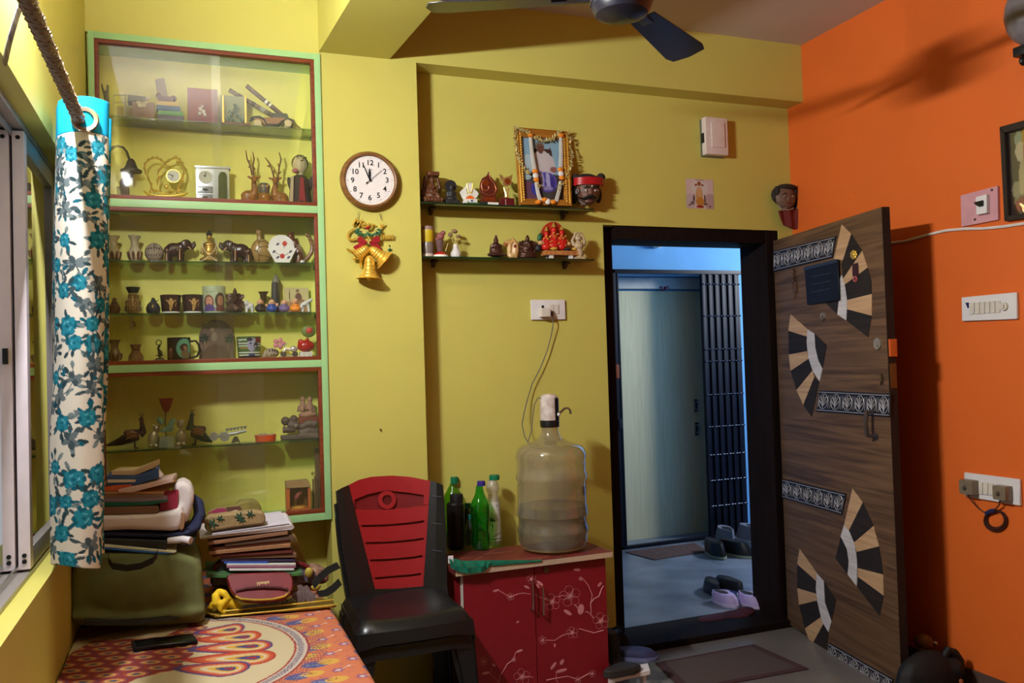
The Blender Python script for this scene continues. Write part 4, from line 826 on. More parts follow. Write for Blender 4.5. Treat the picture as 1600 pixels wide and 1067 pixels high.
# ---- lower section
def peacock(label, s_, xb, yb, yhead, xhead, xtail, cols, Y):
    i = CI('peacock_figurine', label, 'figurine', xb, yb, Z5, 'pair of peacocks', Y); m = MB(); mid = (xb+xhead)/2
    ybd = yb-20
    i.tube(m, [(xtail, yb-4), ((xtail+xb)/2, yb-10), (xb, ybd), (xb+9*s_, ybd-2)], [1.5, 7, 12, 9], 12); i.tube(m, [(xb+11*s_, ybd-3), (xhead+3*s_, yhead+25), (xhead+1*s_, yhead+12), (xhead, yhead+5)], [8.5, 6, 4, 3.6], 10); i.ball(m, xhead, yhead+4, 3.8, 3.4, 3.6)
    i.tube(m, [(xhead-2*s_, yhead+4), (xhead-6*s_ if s_ > 0 else xhead+6, yhead+5)], [1.4, .5]); o = i.sculpt('peacock_body', mat('peacock_'+cols[0], cols[1], .35, var=.3, sc=50), m, .0028)
    m = MB(); i.ball(m, xb-2*s_, ybd-2, 13, 7, 3, -.026, -22*s_); w = i.part('wing', m, mat('wing_'+cols[0], cols[2], .5, var=.4, sc=120), o); m = MB()
    for k in range(3): i.tube(m, [(xb-10*s_, ybd-2+k*3.5, -.030), (xb-1*s_, ybd-6+k*3.5, -.034), (xb+6*s_, ybd-5+k*3, -.031)], .8)
    i.part('wing_stripe', m, mat('wing_gold', (180, 130, 60), .5), w); m = MB()
    for dx in (-3, 0, 3): i.tube(m, [(xhead, yhead+2), (xhead+dx, yhead-2.5)], .5); i.ball(m, xhead+dx, yhead-2.5, .9, .9)
    i.part('crest', m, MATS['peacock_'+cols[0]], o); m = MB(); i.tube(m, [(xb+2*s_, yb-12), (xb+3*s_, yb)], 1.5); i.tube(m, [(xb+3*s_, yb-.8), (xb+8*s_, yb-.8)], 1.2); i.part('leg', m, MATS['hole_dark']); snap(i)
peacock('dark peacock ornament with maroon wing, nearest the curtain', 1, 208, 699, 649, 221, 165, ('maroon', (52, 30, 28), (92, 44, 34)), YS)
peacock('green peacock ornament with red striped wing, right of the crystal rose', -1, 308, 696, 645, 300, 332, ('green', (28, 52, 44), (86, 50, 36)), YS+.01)
i = CI('crystal_rose', 'red fabric rose with glittery leaves in a crystal block vase', 'flower', 260.5, 701, Z5, Y=YS-.02)
m = MB(); i.rect(m, 249, 272.5, 683, 701, -.022, .022, .003); i.part('crystal_vase', m, crystal, smooth=False); m = MB(); i.tube(m, [(259, 684), (258, 662), (259, 646)], 1.1); i.part('stem', m, mat('stem_green', (70, 96, 60), .6)); m = MB(); i.lathe(m, 259.5, [(0, 647), (4, 645), (7.5, 638), (10.5, 628), (11.5, 625), (10, 627.5), (7, 630), (5, 627), (3, 629), (0, 628)], n=14); i.part('rose_bloom', m, mat('rose_red', (140, 26, 28), .6, var=.2)); m = MB()
for q in ((268, 664, 5, 9, -25), (251, 660, 5, 7, 30), (264, 672, 8, 5, 0), (256, 674, 6, 4, 15)): i.ball(m, q[0], q[1], q[2], q[3], 1.6, -.008, q[4])
i.part('glitter_leaf', m, mat('glitter_green', (120, 160, 140), .25, .3, var=.6, sc=300)); snap(i)
for x, lab, hx, yt in ((240, 'clear crystal bear sitting left of the red rose', 245, 664), (283, 'clear crystal bear sitting right of the red rose', 282, 659)):
    i = CI('crystal_bear', lab, 'figurine', x, 700, Z5, 'crystal bears', YS-.005); m = MB(); i.ball(m, x, 687, 9.5, 13, 8); i.ball(m, hx, yt+7, 6, 7, 6); i.ball(m, hx-5, yt+2, 2.2, 2.2); i.ball(m, hx+5, yt+2, 2.2, 2.2); i.ball(m, x-5, 697, 4, 3, 5, -.008); i.ball(m, x+5, 697, 4, 3, 5, -.008); o = i.sculpt('bear_body', mat('frosted_crystal', (176, 168, 140), .12, .25, var=.15, spec=.8), m, .003); m = MB(); i.ball(m, hx-1.8, yt+6, .8, .8, .5, -.016); i.ball(m, hx+1.8, yt+6, .8, .8, .5, -.016); i.part('eye', m, black_pl, o); snap(i)
i = CI('silver_cannon', 'silver miniature cannon carrying a row of tiny cups', 'ornament', 356, 694, Z5, Y=YS-.03)
m = MB(); i.tube(m, [(334, 684), (345, 682), (362, 680), (385, 675)], [3.4, 2.2, 3.2, 2.2], 10); i.disc(m, 334, 684, 6.5, -.012, .012, 16); i.part('barrel', m, silver); m = MB(); i.disc(m, 351, 684, 7.5, -.02, -.012, 20); i.disc(m, 351, 684, 2, -.024, -.02, 10); i.part('wheel', m, silver); m = MB(); i.disc(m, 351, 684, 7.5, .012, .02, 20); i.part('wheel', m, silver); m = MB(); i.poly(m, [(366, 684), (371, 684), (376, 694), (371, 692), (365, 694), (361, 694)], -.006, .006); i.part('trestle', m, mat('dark_silver', (120, 118, 116), .3, .9)); m = MB()
for k in range(6): x, y = 355+k*5.6, 672.5-k*.8; i.lathe(m, x, [(0, y+3.5), (1.6, y+3), (2.8, y-1), (2.3, y-1), (0, y+1)], n=10)
i.part('tiny_cup', m, silver); snap(i)
i = CI('orange_dish', 'shallow orange dish holding pebbles', 'dish', 415, 690, Z5, Y=YS-.03)
m = MB(); i.lathe(m, 415, [(0, 686), (14, 686), (16.5, 679), (17.2, 679), (15.6, 689), (0, 689.5)], n=24); i.part('dish', m, mat('orange_enamel', (226, 84, 30), .3)); m = MB()
for x, y, r in ((407, 680, 5), (413, 679.5, 4), (420, 680.5, 4.5), (425, 680, 3), (410, 683, 4)): i.ball(m, x, y, r, 3, r)
i.part('pebbles', m, mat('pale_pebble', (172, 150, 124), .6, var=.15)); snap(i)
i = CI('reclining_statue', 'grey stone reclining figure with pebble head, below the couple statuette', 'statue', 466, 690, Z5, Y=YS-.01)
m = MB(); i.ball(m, 446, 662, 7, 7, 7); i.ball(m, 459, 659, 6.5, 6.5, 6); i.tube(m, [(442, 676), (462, 675)], [5.5, 4.5], 10); i.tube(m, [(450, 668), (462, 669), (470, 672)], [6, 7, 5], 10); i.tube(m, [(468, 681), (482, 677), (496, 679)], [5, 6.5, 6], 10); i.tube(m, [(470, 672), (482, 666), (494, 668)], [5, 7, 7], 10); i.rect(m, 439, 498, 683, 690, -.03, .03, .002); o = i.sculpt('stone_figure', mat('dark_grey_stone', (96, 80, 68), .6, var=.2, sc=60), m, .003); m = MB(); i.ball(m, 462, 669, 2.5, 2.5, 1, -.02); i.part('pale_chip', m, MATS['grey_soapstone'], o); snap(i)
i = CI('couple_statuette', 'pinkish terracotta couple seated together on a red-brown pedestal', 'statuette', 481, 662, Y=YS+.012)
pk = mat('pink_terracotta', (158, 116, 92), .6, var=.2, sc=80); m = MB(); i.ball(m, 481, 648, 15, 6, 9)
for x in (473, 484): i.ball(m, x, 624, 4.5, 5, 4.5); i.tube(m, [(x, 628), (x-1, 640)], [4.5, 6]); i.ball(m, x, 635, 6, 7, 5)
i.tube(m, [(467, 634), (465, 642), (474, 641, -.015)], [2.2, 2, 1.8]); i.tube(m, [(489, 634), (492, 642), (484, 641, -.015)], [2.2, 2, 1.8]); i.sculpt('couple', pk, m, .0026); m = MB(); i.rect(m, 466, 497, 651, 661, -.022, .022, .003); i.part('pedestal', m, mat('red_brown_clay', (124, 60, 36), .6, var=.1))
# ---- bottom of the cabinet
i = CI('shadow_box', 'little house-shaped shadow box with card roof and pink bird inside', 'ornament', 467, 804, Z6, Y=YS-.02)
m = MB(); i.rect(m, 447, 452.5, 768, 804, -.02, .03, .001); i.rect(m, 448, 484, 800, 804, -.02, .03, .001); i.rect(m, 481, 485, 768, 804, -.02, .03, .001); i.part('box_frame', m, mat('orange_wood', (196, 106, 50), .5)); m = MB(); i.rect(m, 448, 485, 768, 802, .028, .032); i.part('box_back', m, mat('brown_liner', (138, 104, 56), .7)); m = MB(); i.poly(m, [(446, 759), (481, 755.5), (485, 766), (447, 768.5)], -.025, .032, .001); i.part('card_roof', m, mat('cardboard', (168, 134, 88), .7)); m = MB(); i.ball(m, 465, 781, 4, 7, 4, 0, -35); i.ball(m, 469, 776, 3, 3, 3); i.part('pink_bird', m, mat('pink_plastic', (206, 120, 134), .4)); m = MB(); i.ball(m, 466, 799, 16, 3, 8); i.part('gold_straw', m, mat('straw', (204, 150, 50), .7, var=.4, sc=200)); m = MB(); i.rect(m, 452.5, 481, 768, 800, -.016, -.014); i.part('front_glass', m, glass('thin_glass', (240, 235, 225), 1.0)); snap(i)
i = CI('slat_fence', 'brown wooden slat fence ornament with one tall post, right bottom corner', 'ornament', 494, 803, Z6, Y=YS-.0)
for x0, x1, y0 in ((488.5, 491, 756), (491.5, 494, 752), (494.5, 497, 757), (493, 500.5, 708)):
    m = MB(); i.rect(m, x0, x1, y0, 803, -.004 if y0 > 710 else .004, .002 if y0 > 710 else .012, .0008); i.part('slat', m, wood('slat_wood', (92, 66, 40), (118, 88, 56), 'Z', .6))
snap(i)

# ================================================================ WALL CLOCK AND ORNAMENT ON THE COLUMN
i = Item('wall_clock', 'round brown wall clock with white dial and black numerals', 'clock', 576, 284, YF-.0005)
m = MB(); c = i.v(576, 284); k_ = (i.kx+i.kz)/2
Mx = Matrix(((1, 0, 0, 0), (0, 0, 1, 0), (0, 1, 0, 0), (0, 0, 0, 1)))
m.lathe([(r*k_, z) for r, z in ((0, 0), (44, 0), (45.5, -.012), (45.2, -.025), (43.5, -.034), (41, -.038), (39, -.036), (37.9, -.030), (37.9, -.022), (0, -.022))], c, 64, Mx); case = i.part('clock_case', m, wood('walnut_case', (112, 74, 36), (142, 98, 54), 'X', .35))
m = MB(); i.disc(m, 576, 284, 37.9, -.026, -.0225, 64); dial = i.part('dial', m, mat('dial_paper', (228, 220, 216), .4, var=.02)); ink = mat('black_ink', (22, 20, 22), .5)
cz = Vector((0, 0, 0))
for h in range(1, 13):
    a = math.radians(90-30*h); x, y = 576+26.8*math.cos(a), 284-27.2*math.sin(a); m = MB()
    i.text(m, str(h), x, y, 11.5, -.0265, .0002, .0006); i.part('numeral', m, ink, dial, smooth=False)
m = MB()
for t in range(60):
    a = math.radians(6*t); r0, r1 = (33.6, 35.2) if t % 5 == 0 else (34.4, 35.2); w = .28 if t % 5 else .5
    i.tube(m, [(576+r0*math.cos(a), 284-r0*math.sin(a), -.0262), (576+r1*math.cos(a), 284-r1*math.sin(a), -.0262)], w, 4)
i.part('minute_mark', m, ink, dial); m = MB(); i.text(m, 'ajanta', 576, 267, 3.4, -.0264, .0001); i.part('maker_mark', m, mat('grey_ink', (120, 112, 112), .5), dial, smooth=False)
m = MB(); i.poly(m, [(575.2, 284), (573.4, 272), (575.4, 265), (577.4, 272), (576.9, 284)], -.029, -.0285); i.part('hour_hand', m, ink); m = MB(); i.poly(m, [(575.2, 285), (564.2, 258.5), (565.2, 258), (576.9, 283.6)], -.0305, -.030); i.part('minute_hand', m, ink); m = MB(); i.tube(m, [(569.5, 289, -.032), (594, 268.5, -.032)], .35, 5); i.tube(m, [(569.5, 289, -.032), (572.5, 286.6, -.032)], .9, 5); i.part('second_hand', m, ink); m = MB(); i.disc(m, 576, 284, 1.8, -.034, -.027, 12); i.part('hub', m, black_pl)

i = Item('christmas_hanging', 'gold Christmas greeting with red bow and three gold bells below the clock', 'ornament', 576, 400, YF-.012)
gl = mat('gold_foil', (236, 192, 76), .3, .5, var=.1, sc=40, spec=.7); m = MB(); i.tube(m, [(560, 331), (558.5, 343)], .5); i.tube(m, [(593, 333), (596, 344)], .5); i.part('string', m, mat('grey_string', (110, 104, 90), .8))
for s_, x, y, sz, rot, ex in (('Merr', 567, 350, 17, -8, .003), ('y', 595, 352, 17, 0, .003), ('C', 547, 368, 26, 8, .003), ('mas', 603.5, 369.5, 13.5, 4, .003)):
    m = MB(); i.text(m, s_, x, y, sz, -.003, ex, .0006, rot, .35); i.part('letters', m, gl, smooth=False)
m = MB()
for k in range(17):
    a = math.radians(200-k*13.7); x, y = 575+19*math.cos(a)*.95, 358+7-9*math.sin(a)*-.6; i.ball(m, x, y-3, 4.8, 1.8, 1.2, -.008-.002*(k % 3), 40+k*53)
i.part('holly_leaves', m, mat('holly_green', (44, 92, 56), .5, var=.35, sc=60)); m = MB(); i.ball(m, 572.5, 357, 3, 2.2, 2, -.014); i.ball(m, 575, 355.8, 2.4, 2, 2, -.014); i.part('red_berry', m, mat('berry_red', (160, 20, 26), .4)); rb = mat('red_velvet', (150, 16, 24), .8, var=.1)
m = MB(); i.poly(m, [(572, 381), (573, 379), (562, 370), (558, 372), (557.5, 380)], -.02, -.012, .001); i.poly(m, [(576, 381), (576, 378), (586, 369.5), (591.5, 371), (592.5, 379.5)], -.02, -.012, .001); i.poly(m, [(572.5, 379), (563, 379), (550.5, 386.5), (558.5, 396)], -.018, -.012, .001); i.poly(m, [(575.5, 380), (588, 380), (598.5, 396), (592.5, 404)], -.018, -.012, .001); i.part('red_bow', m, rb, smooth=False)
def bellp(ax, ay, mx, my, r, d):
    A, B = i.v(ax, ay, d), i.v(mx, my, d); ax_ = (B-A); L = ax_.length; q = Vector((0, 0, 1)).rotation_difference(ax_.normalized()); m = MB(); pr = []
    for t in range(41):
        u = t/40; rr = r*(.14+.22*min(1, u*5)**.6+.22*u+.42*max(0, (u-.55)/.45)**1.9); pr.append((rr*i.kx*(1+.05*math.cos(u*44)), u*L))
    pr.append((r*.92*i.kx, L*.985)); pr.append((0, L*.5)); m.lathe([(0, 0)]+pr, A, 24, q.to_matrix().to_4x4()); bl = i.part('bell', m, gl); m = MB(); C_ = A+ax_*.99; m.ball(C_, 3.3*i.kx, 10); i.part('clapper', m, gl, bl)
bellp(575, 387, 553, 404, 18, -.012); bellp(577, 388, 600, 407, 18, -.016); bellp(575, 401, 574.5, 437, 19, -.030)
m = MB()
for x, y in ((572, 376), (577, 377), (574.5, 372.5)): i.ball(m, x, y, 1.9, 1.9, 1.9, -.022)
i.part('gold_bead', m, gl); m = MB(); P = []
for k in range(10): a = math.radians(90+36*k); r = 4.6 if k % 2 == 0 else 1.9; P.append((610+r*math.cos(a), 390.5-r*math.sin(a)))
i.poly(m, P, .008, .011); i.ball(m, 609.5, 383.5, 1.3, 1.3, 1, .01); i.part('green_star', m, mat('dark_green_foil', (34, 84, 66), .3, .4))
i = Item('wall_nail', 'small rusty nail in the yellow column below the bells', 'nail', 594, 671, YF)
m = MB(); i.tube(m, [(594, 671, .01), (594, 671, -.006)], .8); i.disc(m, 594, 671, 1.5, -.008, -.006, 10); i.solo(m, mat('rust', (90, 56, 34), .7))

# ================================================================ NICHE SHELVES
sg = glass('niche_glass', (120, 150, 110), 1.0, .16, (70, 110, 70))
NZ1, NZ2, YN = 2.080, 1.848, 3.505
for z, xe, lab, bp in ((NZ1, 1.745, 'upper glass wall shelf with brackets, carrying the framed photo', ((679, 329), (888, 334))), (NZ2, 1.738, 'lower glass wall shelf with brackets, carrying the red idols', ((683, 407), (891, 411)))):
    o = empty('glass_shelf', (.93, YD, z), lab, 'shelf', 'glass shelves in the niche'); m = MB(); m.box(0, xe-.93, -.128, -.001, -.008, 0, .001); m.build('shelf_plate', sg, o)
    for (px, py) in bp:
        x = onY(px, py, 3.50).x-.93; m = MB(); m.box(x-.011, x+.011, -.05, -.001, -.014, -.0085, .002); m.prism([(x-.007, -.001, -.014), (x-.007, -.03, -.014), (x-.007, -.022, -.024), (x-.007, -.001, -.034)], (.014, 0, 0)); m.build('bracket', mat('bracket_brown', (72, 40, 30), .5), o)
def NI(name, label, cat, px, py, z, group=None, Y=YN): return Item(name, label, cat, px, py, Y, group, z)
i = NI('carved_statue', 'brown carved wooden deity seated under a canopy, left end of upper niche shelf', 'statue', 675, 318, NZ1)
cw = mat('carved_wood', (92, 54, 32), .4, var=.35, sc=70); m = MB(); i.rect(m, 660, 691, 309, 318, -.03, .03, .003); i.ball(m, 676, 306, 13, 6, 10); i.ball(m, 675, 296, 8, 10, 7); i.ball(m, 675, 282, 4.5, 5.5, 5); i.rect(m, 668, 685, 269, 276, -.02, .02, .002); i.tube(m, [(667, 305, .01), (664, 290, .012), (667, 275, .01)], [4, 3.6, 4]); i.tube(m, [(686, 305, .01), (688, 292, .012), (684, 276, .01)], [3, 2.6, 3]); i.tube(m, [(669, 291), (672, 297, -.022), (680, 292, -.022)], [2.5, 2.2, 1.8]); i.tube(m, [(671, 299, -.012), (681, 305, -.024), (686, 313, -.026)], [4, 3.4, 2.6]); i.tube(m, [(682, 299, -.008), (672, 306, -.026)], [4, 3])
for k in range(6): i.ball(m, 663+k*5, 314, 2.6, 3, 2.6, -.030)
i.ball(m, 662, 302, 5, 9, 5, .005); i.sculpt('carved_statue', cw, m, .0026, solo=True)
i = NI('black_buddha', 'small black seated Buddha with round halo', 'statuette', 705, 317, NZ1); m = MB(); i.rect(m, 694.5, 716, 309, 317, -.022, .022, .002); i.ball(m, 705, 307, 10, 4, 8); i.ball(m, 705, 299, 6.5, 8, 6); i.ball(m, 705, 289, 4, 5, 4); i.tube(m, [(699, 296), (699, 304), (706, 306, -.02)], [2.5, 2.2, 1.8]); i.tube(m, [(711, 296), (711, 304), (705, 306, -.02)], [2.5, 2.2, 1.8]); bd = i.sculpt('buddha_body', dkstone, m, .0024); m = MB(); i.disc(m, 705, 286, 9.2, .006, .011, 28); i.part('halo', m, dkstone, bd); snap(i)
i = NI('petal_trophy', 'white petal-shaped trophy with orange half disc on a tricolour base', 'trophy', 735, 319, NZ1, 'trophies'); wp = mat('white_acrylic', (226, 222, 210), .35)
for P in ([(729, 297), (728, 288), (731, 284), (738, 284), (739, 288), (738, 297), (734, 300)], [(720, 301), (719, 298), (728, 290), (731, 296), (730, 306), (724, 310)], [(738, 291), (746, 297), (749, 301), (745, 308), (738, 304), (737, 296)]): m = MB(); i.poly(m, P, .004, .010, .001); i.part('white_petal', m, wp)
m = MB(); i.disc(m, 734, 311, 9.5, -.004, .003, 28); ds = i.part('disc', m, wp); m = MB(); i.poly(m, [(734+6.8*math.cos(math.radians(a)), 311-6.8*math.sin(math.radians(a))) for a in range(0, 181, 15)], -.006, -.004); i.part('orange_half', m, mat('saffron', (226, 110, 34), .4), ds); m = MB(); i.rect(m, 727.5, 744, 310.5, 316, -.016, .012, .001); i.part('white_block', m, wp); m = MB(); i.disc(m, 735.5, 313.3, 1.5, -.0175, -.016, 14); i.part('blue_wheel', m, mat('navy_print', (50, 54, 130), .4)); m = MB(); i.rect(m, 723, 747, 316, 319, -.02, .014, .001); i.part('green_base', m, mat('flag_green', (54, 104, 50), .4)); m = MB(); i.rect(m, 722, 728, 313, 317, -.024, -.006, .001); i.part('white_tag', m, wp); m = MB(); i.tube(m, [(730, 285), (731, 296), (733.5, 303)], .5); i.tube(m, [(738.5, 285), (737.5, 296), (735, 303)], .5); i.part('gold_wire', m, gold); snap(i)
i = NI('flame_plaque', 'dark red flame-shaped award plaque with carved spiral', 'trophy', 763, 319.5, NZ1, 'trophies'); m = MB(); i.poly(m, [(763, 264.5), (765.5, 272), (772, 279), (776, 288), (776.5, 296), (773, 303), (768, 304), (757, 304), (751.5, 300), (749, 292), (750, 282), (753, 275), (757, 272.5), (760, 271.5)], -.008, .006, .001); fl = i.part('flame_board', m, mat('red_mahogany', (92, 36, 24), .3, var=.15)); m = MB()
i.tube(m, [(758+13*t*math.cos(4.2+t*6.5)*.8+2*t, 288+13*t*math.sin(4.2+t*6.5)*.9, -.009) for t in [k/16 for k in range(4, 17)]], .6); i.tube(m, [(763, 268, -.009), (764.5, 275, -.009), (771, 283, -.009), (774, 292, -.009), (771, 300, -.009), (762, 302, -.009), (753, 298, -.009), (751.5, 289, -.009)], .5); i.part('engraved_line', m, mat('copper_line', (178, 110, 70), .35, .5), fl); m = MB(); i.disc(m, 758, 282, 4.6, -.0095, -.008, 20); i.part('copper_medal', m, mat('copper', (170, 84, 36), .3, .7), fl); m = MB(); i.rect(m, 752, 774.5, 303, 313, -.012, .012, .001); bs = i.part('plinth', m, MATS['red_mahogany']); m = MB(); i.rect(m, 755, 772, 305, 310.5, -.013, -.012); i.part('copper_plate', m, MATS['copper'], bs); m = MB(); i.rect(m, 750, 777, 313, 319.5, -.018, .016, .001); i.part('dark_base', m, mat('dark_green_black2', (32, 42, 38), .4)); m = MB(); i.rect(m, 760, 776.5, 313.5, 317, -.0195, -.018); i.part('white_strip', m, wp); snap(i)
i = NI('winged_trophy', 'gold winged trophy cup on a maroon base', 'trophy', 791, 320, NZ1, 'trophies', YN-.01); m = MB(); i.rect(m, 781, 801, 307, 320, -.022, .022, .002); i.part('maroon_base', m, mat('maroon_lacquer2', (92, 22, 26), .3)); pg = mat('pale_gold', (224, 196, 126), .25, .8, var=.08); m = MB(); i.tube(m, [(791, 307), (790, 298), (787, 289)], [3, 1.6, 1.2]); i.tube(m, [(791, 307), (792, 297), (795, 289)], [3, 1.6, 1.2]); i.lathe(m, 790.5, [(0, 303.5), (5, 305), (7, 307), (0, 307)]); i.part('stem', m, pg); m = MB(); i.poly(m, [(780, 268), (785, 270), (789, 276), (788, 284), (783.5, 279)], .001, .006, .001); i.poly(m, [(790, 274), (801, 268.5), (800, 275), (797, 280), (791, 281)], .001, .006, .001); i.part('wing', m, pg); m = MB(); i.disc(m, 792, 280, 7, -.006, .004, 24); dk = i.part('disc', m, pg); m = MB(); i.disc(m, 792, 280, 4.6, -.0075, -.006, 20); i.part('copper_centre', m, MATS['copper'], dk); m = MB(); i.rect(m, 787, 787.6, 309, 319, -.0225, -.022); i.part('white_line', m, wp); snap(i)

# garlanded photograph, leaning against the wall
_n = Vector((0, 1, -.19)).normalized()
FPL = (Vector((0, 3.488, NZ1)), _n)
i = Item('framed_photo', 'gilt-framed portrait photo of a seated person in white shirt, on upper niche shelf', 'picture', 851, 322, plane=FPL)
TL, TR, BR, BL = (802.7, 200.5), (887, 207.6), (892, 323.5), (811, 321.5); pTL, pTR, pBR, pBL = (813.2, 215.3), (875.8, 219), (880.7, 314), (818.8, 311.7)
gw = wood('gilt_wood', (140, 84, 24), (184, 122, 44), 'X', .3); m0 = MB()
for a, b_, c_, d_ in ((TL, TR, pTR, pTL), (TR, BR, pBR, pTR), (BR, BL, pBL, pBR), (BL, TL, pTL, pBL)): m = MB(); i.poly(m, [a, b_, c_, d_], -.016, .004, .002); i.part('frame_side', m, gw, smooth=False)
m = MB(); lp_ = lambda a, b_, t: (a[0]+(b_[0]-a[0])*t, a[1]+(b_[1]-a[1])*t)
for a, b_ in ((lp_(TL, pTL, .75), lp_(BL, pBL, .75)), (lp_(TR, pTR, .75), lp_(BR, pBR, .75))):
    for k in range(26): q = lp_(a, b_, k/25); i.ball(m, q[0], q[1], 1.3, 2, 1.2, -.017, n=6)
i.tube(m, [(*lp_(TL, pTL, .3), -.017), (*lp_(BL, pBL, .3), -.017)], 1.1); i.tube(m, [(*lp_(TR, pTR, .3), -.017), (*lp_(BR, pBR, .3), -.017)], 1.1); i.part('gilt_moulding', m, gold)
i.paint('photo_print', 814, 880.5, 216, 314, img(('r', 0, 1, 0, .62, (150, 186, 206)), ('b', .2, .4, .3, .12, (190, 206, 214)), ('r', 0, 1, .58, 1, (66, 70, 66)), ('b', .12, .9, .2, .2, (110, 70, 90)), ('b', .3, .82, .12, .1, (60, 60, 160)), ('b', .85, .8, .25, .2, (70, 56, 52)), ('b', .1, .62, .12, .06, (180, 200, 200)), ('r', .28, .74, .17, .24, (70, 44, 36)), ('b', .3, .25, .03, .1, (70, 44, 36)), ('b', .73, .27, .03, .12, (70, 44, 36)), ('b', .52, .42, .24, .22, (216, 206, 206)), ('b', .36, .46, .1, .16, (210, 200, 198)), ('b', .7, .42, .1, .15, (212, 202, 204)), ('b', .76, .5, .08, .05, (160, 100, 96)), ('b', .5, .13, .1, .08, (130, 124, 116)), ('b', .5, .155, .09, .06, (126, 82, 66)), ('b', .5, .21, .06, .04, (112, 70, 56)), ('b', .47, .15, .02, .012, (50, 36, 32)), ('b', .54, .15, .02, .012, (50, 36, 32)), ('b', .56, .7, .25, .16, (86, 76, 168)), ('b', .45, .66, .06, .14, (170, 166, 210)), ('b', .6, .68, .05, .15, (180, 176, 216)), ('b', .7, .72, .05, .12, (60, 50, 140)), ('b', .38, .72, .05, .12, (56, 50, 140)), ('b', .55, .8, .15, .03, (150, 146, 190)), bg=(150, 186, 206)), -.002, 70, 90)
m = MB(); i.poly(m, [pTL, pTR, pBR, pBL], -.0045, -.0035); i.part('cover_glass', m, glass('thin_glass2', (250, 250, 250), .8))
i = Item('flower_garland', 'tinsel and tuberose garland with orange flowers draped over the gilt frame', 'garland', 851, 260, plane=FPL)
grl = mat('white_threads', (206, 202, 190), .8, var=.08); tin = mat('straw_tinsel', (190, 172, 110), .5, .2, var=.3, sc=100)
m = MB()
for st in ([(826, 216), (829, 245), (833, 270)], [(873.5, 216), (874, 245), (873, 268)], [(835, 288), (838, 304), (842, 316)], [(873, 286), (871, 300), (866, 318)]):
    for e in (-1.6, 0, 1.6): i.tube(m, [(x+e*(1+.2*k), y, -.020-.002*(e == 0)) for k, (x, y) in enumerate(st)], .9)
i.part('white_strands', m, grl); rr = random.Random(8); m = MB()
def fringe(path, L):
    for (a, b_) in zip(path, path[1:]):
        for t in range(6):
            x, y = a[0]+(b_[0]-a[0])*t/6, a[1]+(b_[1]-a[1])*t/6
            for _ in range(2): an = rr.uniform(0, 6.28); i.tube(m, [(x, y, -.02), (x+L*math.cos(an), y+L*math.sin(an), -.022-rr.random()*.006)], [1.1, .6], 4)
fringe([(803, 202), (815, 206), (826, 214), (838, 219), (848, 223), (858, 221), (868, 214), (874, 208)], 4.5); fringe([(802, 204), (802, 222), (804, 240), (808, 254), (816, 266), (824, 276)], 4); fringe([(885, 210), (889, 230), (890, 250), (888, 268), (882, 280)], 4); fringe([(834, 286), (842, 296)], 4); fringe([(874, 290), (868, 300)], 4); m.keep = True; i.part('tinsel_fringe', m, tin)['kind'] = 'stuff'; m = MB()
for x, y in ((826, 215), (873.5, 215), (833, 271), (835, 284), (872.5, 268), (874.5, 281), (848, 315), (838, 319), (861, 319)): i.ball(m, x, y, 4.6, 3.4, 3, -.024)
i.part('orange_flower', m, mat('marigold', (226, 132, 28), .7, var=.2, sc=150)); m = MB()
for x, y in ((834, 278), (873.5, 275), (853, 318)): i.ball(m, x, y, 4.6, 4.6, 3, -.024)
i.part('white_flower', m, mat('tuberose', (222, 214, 206), .7))
i = NI('warrior_mask', 'clay warrior mask with red headband and big black moustache beside the photo frame', 'mask', 917, 323, NZ1, Y=YN+.01)
m = MB(); i.ball(m, 918, 297, 18, 24, 14, -.006); i.ball(m, 917, 306, 15, 14, 14, -.01); i.ball(m, 916, 300, 3.4, 6, 4, -.044); i.ball(m, 916, 304, 3.6, 2.6, 4, -.048); i.ball(m, 916, 317, 7, 4, 6, -.026); i.rect(m, 907, 915, 316, 323, -.012, .006, .001); fc = i.sculpt('face', mat('brown_clay', (98, 62, 46), .5, var=.1), m, .003)
m = MB(); i.ball(m, 918, 284, 22, 13, 14, .008); i.ball(m, 939, 277, 6.5, 6.5, 6, 0); i.ball(m, 900, 277, 5, 6, 6, .006); i.ball(m, 937, 303, 5, 14, 6, .016); i.ball(m, 899, 303, 5, 15, 6, .016); hr = i.sculpt('hair', mat('black_hair', (36, 28, 28), .8, var=.2), m, .003)
FB = [(918, 297, 18, 24, 14, -.006), (917, 306, 15, 14, 14, -.01)]; K = lambda x, y, e=.0008: (x, y, i.skin(FB, x, y, e))
bm2 = MB(); A, B, OF = [], [], []
for k in range(13):
    a = math.radians(-86+k*14.3); x = 918+23*math.sin(a); d = -.050*math.cos(a)-.006; A.append(i.v(x, 280+.8*math.sin(a), d)); B.append(i.v(x, 291.5+.8*math.sin(a), d)); OF.append(Vector((-math.sin(a)*.006, .006*math.cos(a)+.001, 0)))
bm2.band(A, B, OF); i.part('red_headband', bm2, mat('red_satin', (170, 24, 30), .35)); m = MB(); i.tube(m, [K(902, 309), K(907, 313), K(912, 311, .003), K(917, 310, .004), K(922, 312, .003), K(928, 313), K(932, 309)], [.7, 1.8, 2.4, 2.2, 2.4, 1.8, .7]); i.part('moustache', m, black_pl, fc)
m = MB()
for s_ in (-1, 1): i.tube(m, [K(917+s_*3, 297), K(917+s_*7, 294.5), K(917+s_*11, 297)], [.9, 1.3, .6]); i.ball(m, 917+s_*7, 301, 1.4, 1.4, 1, K(917+s_*7, 301)[2]-.0015)
i.part('brow_and_pupil', m, black_pl, fc)
for s_ in (-1, 1): m = MB(); i.ball(m, 917+s_*7, 301, 3.2, 1.6, 1, K(917+s_*7, 301)[2]); i.part('eye', m, mat('eye_white', (206, 190, 170), .4), fc)
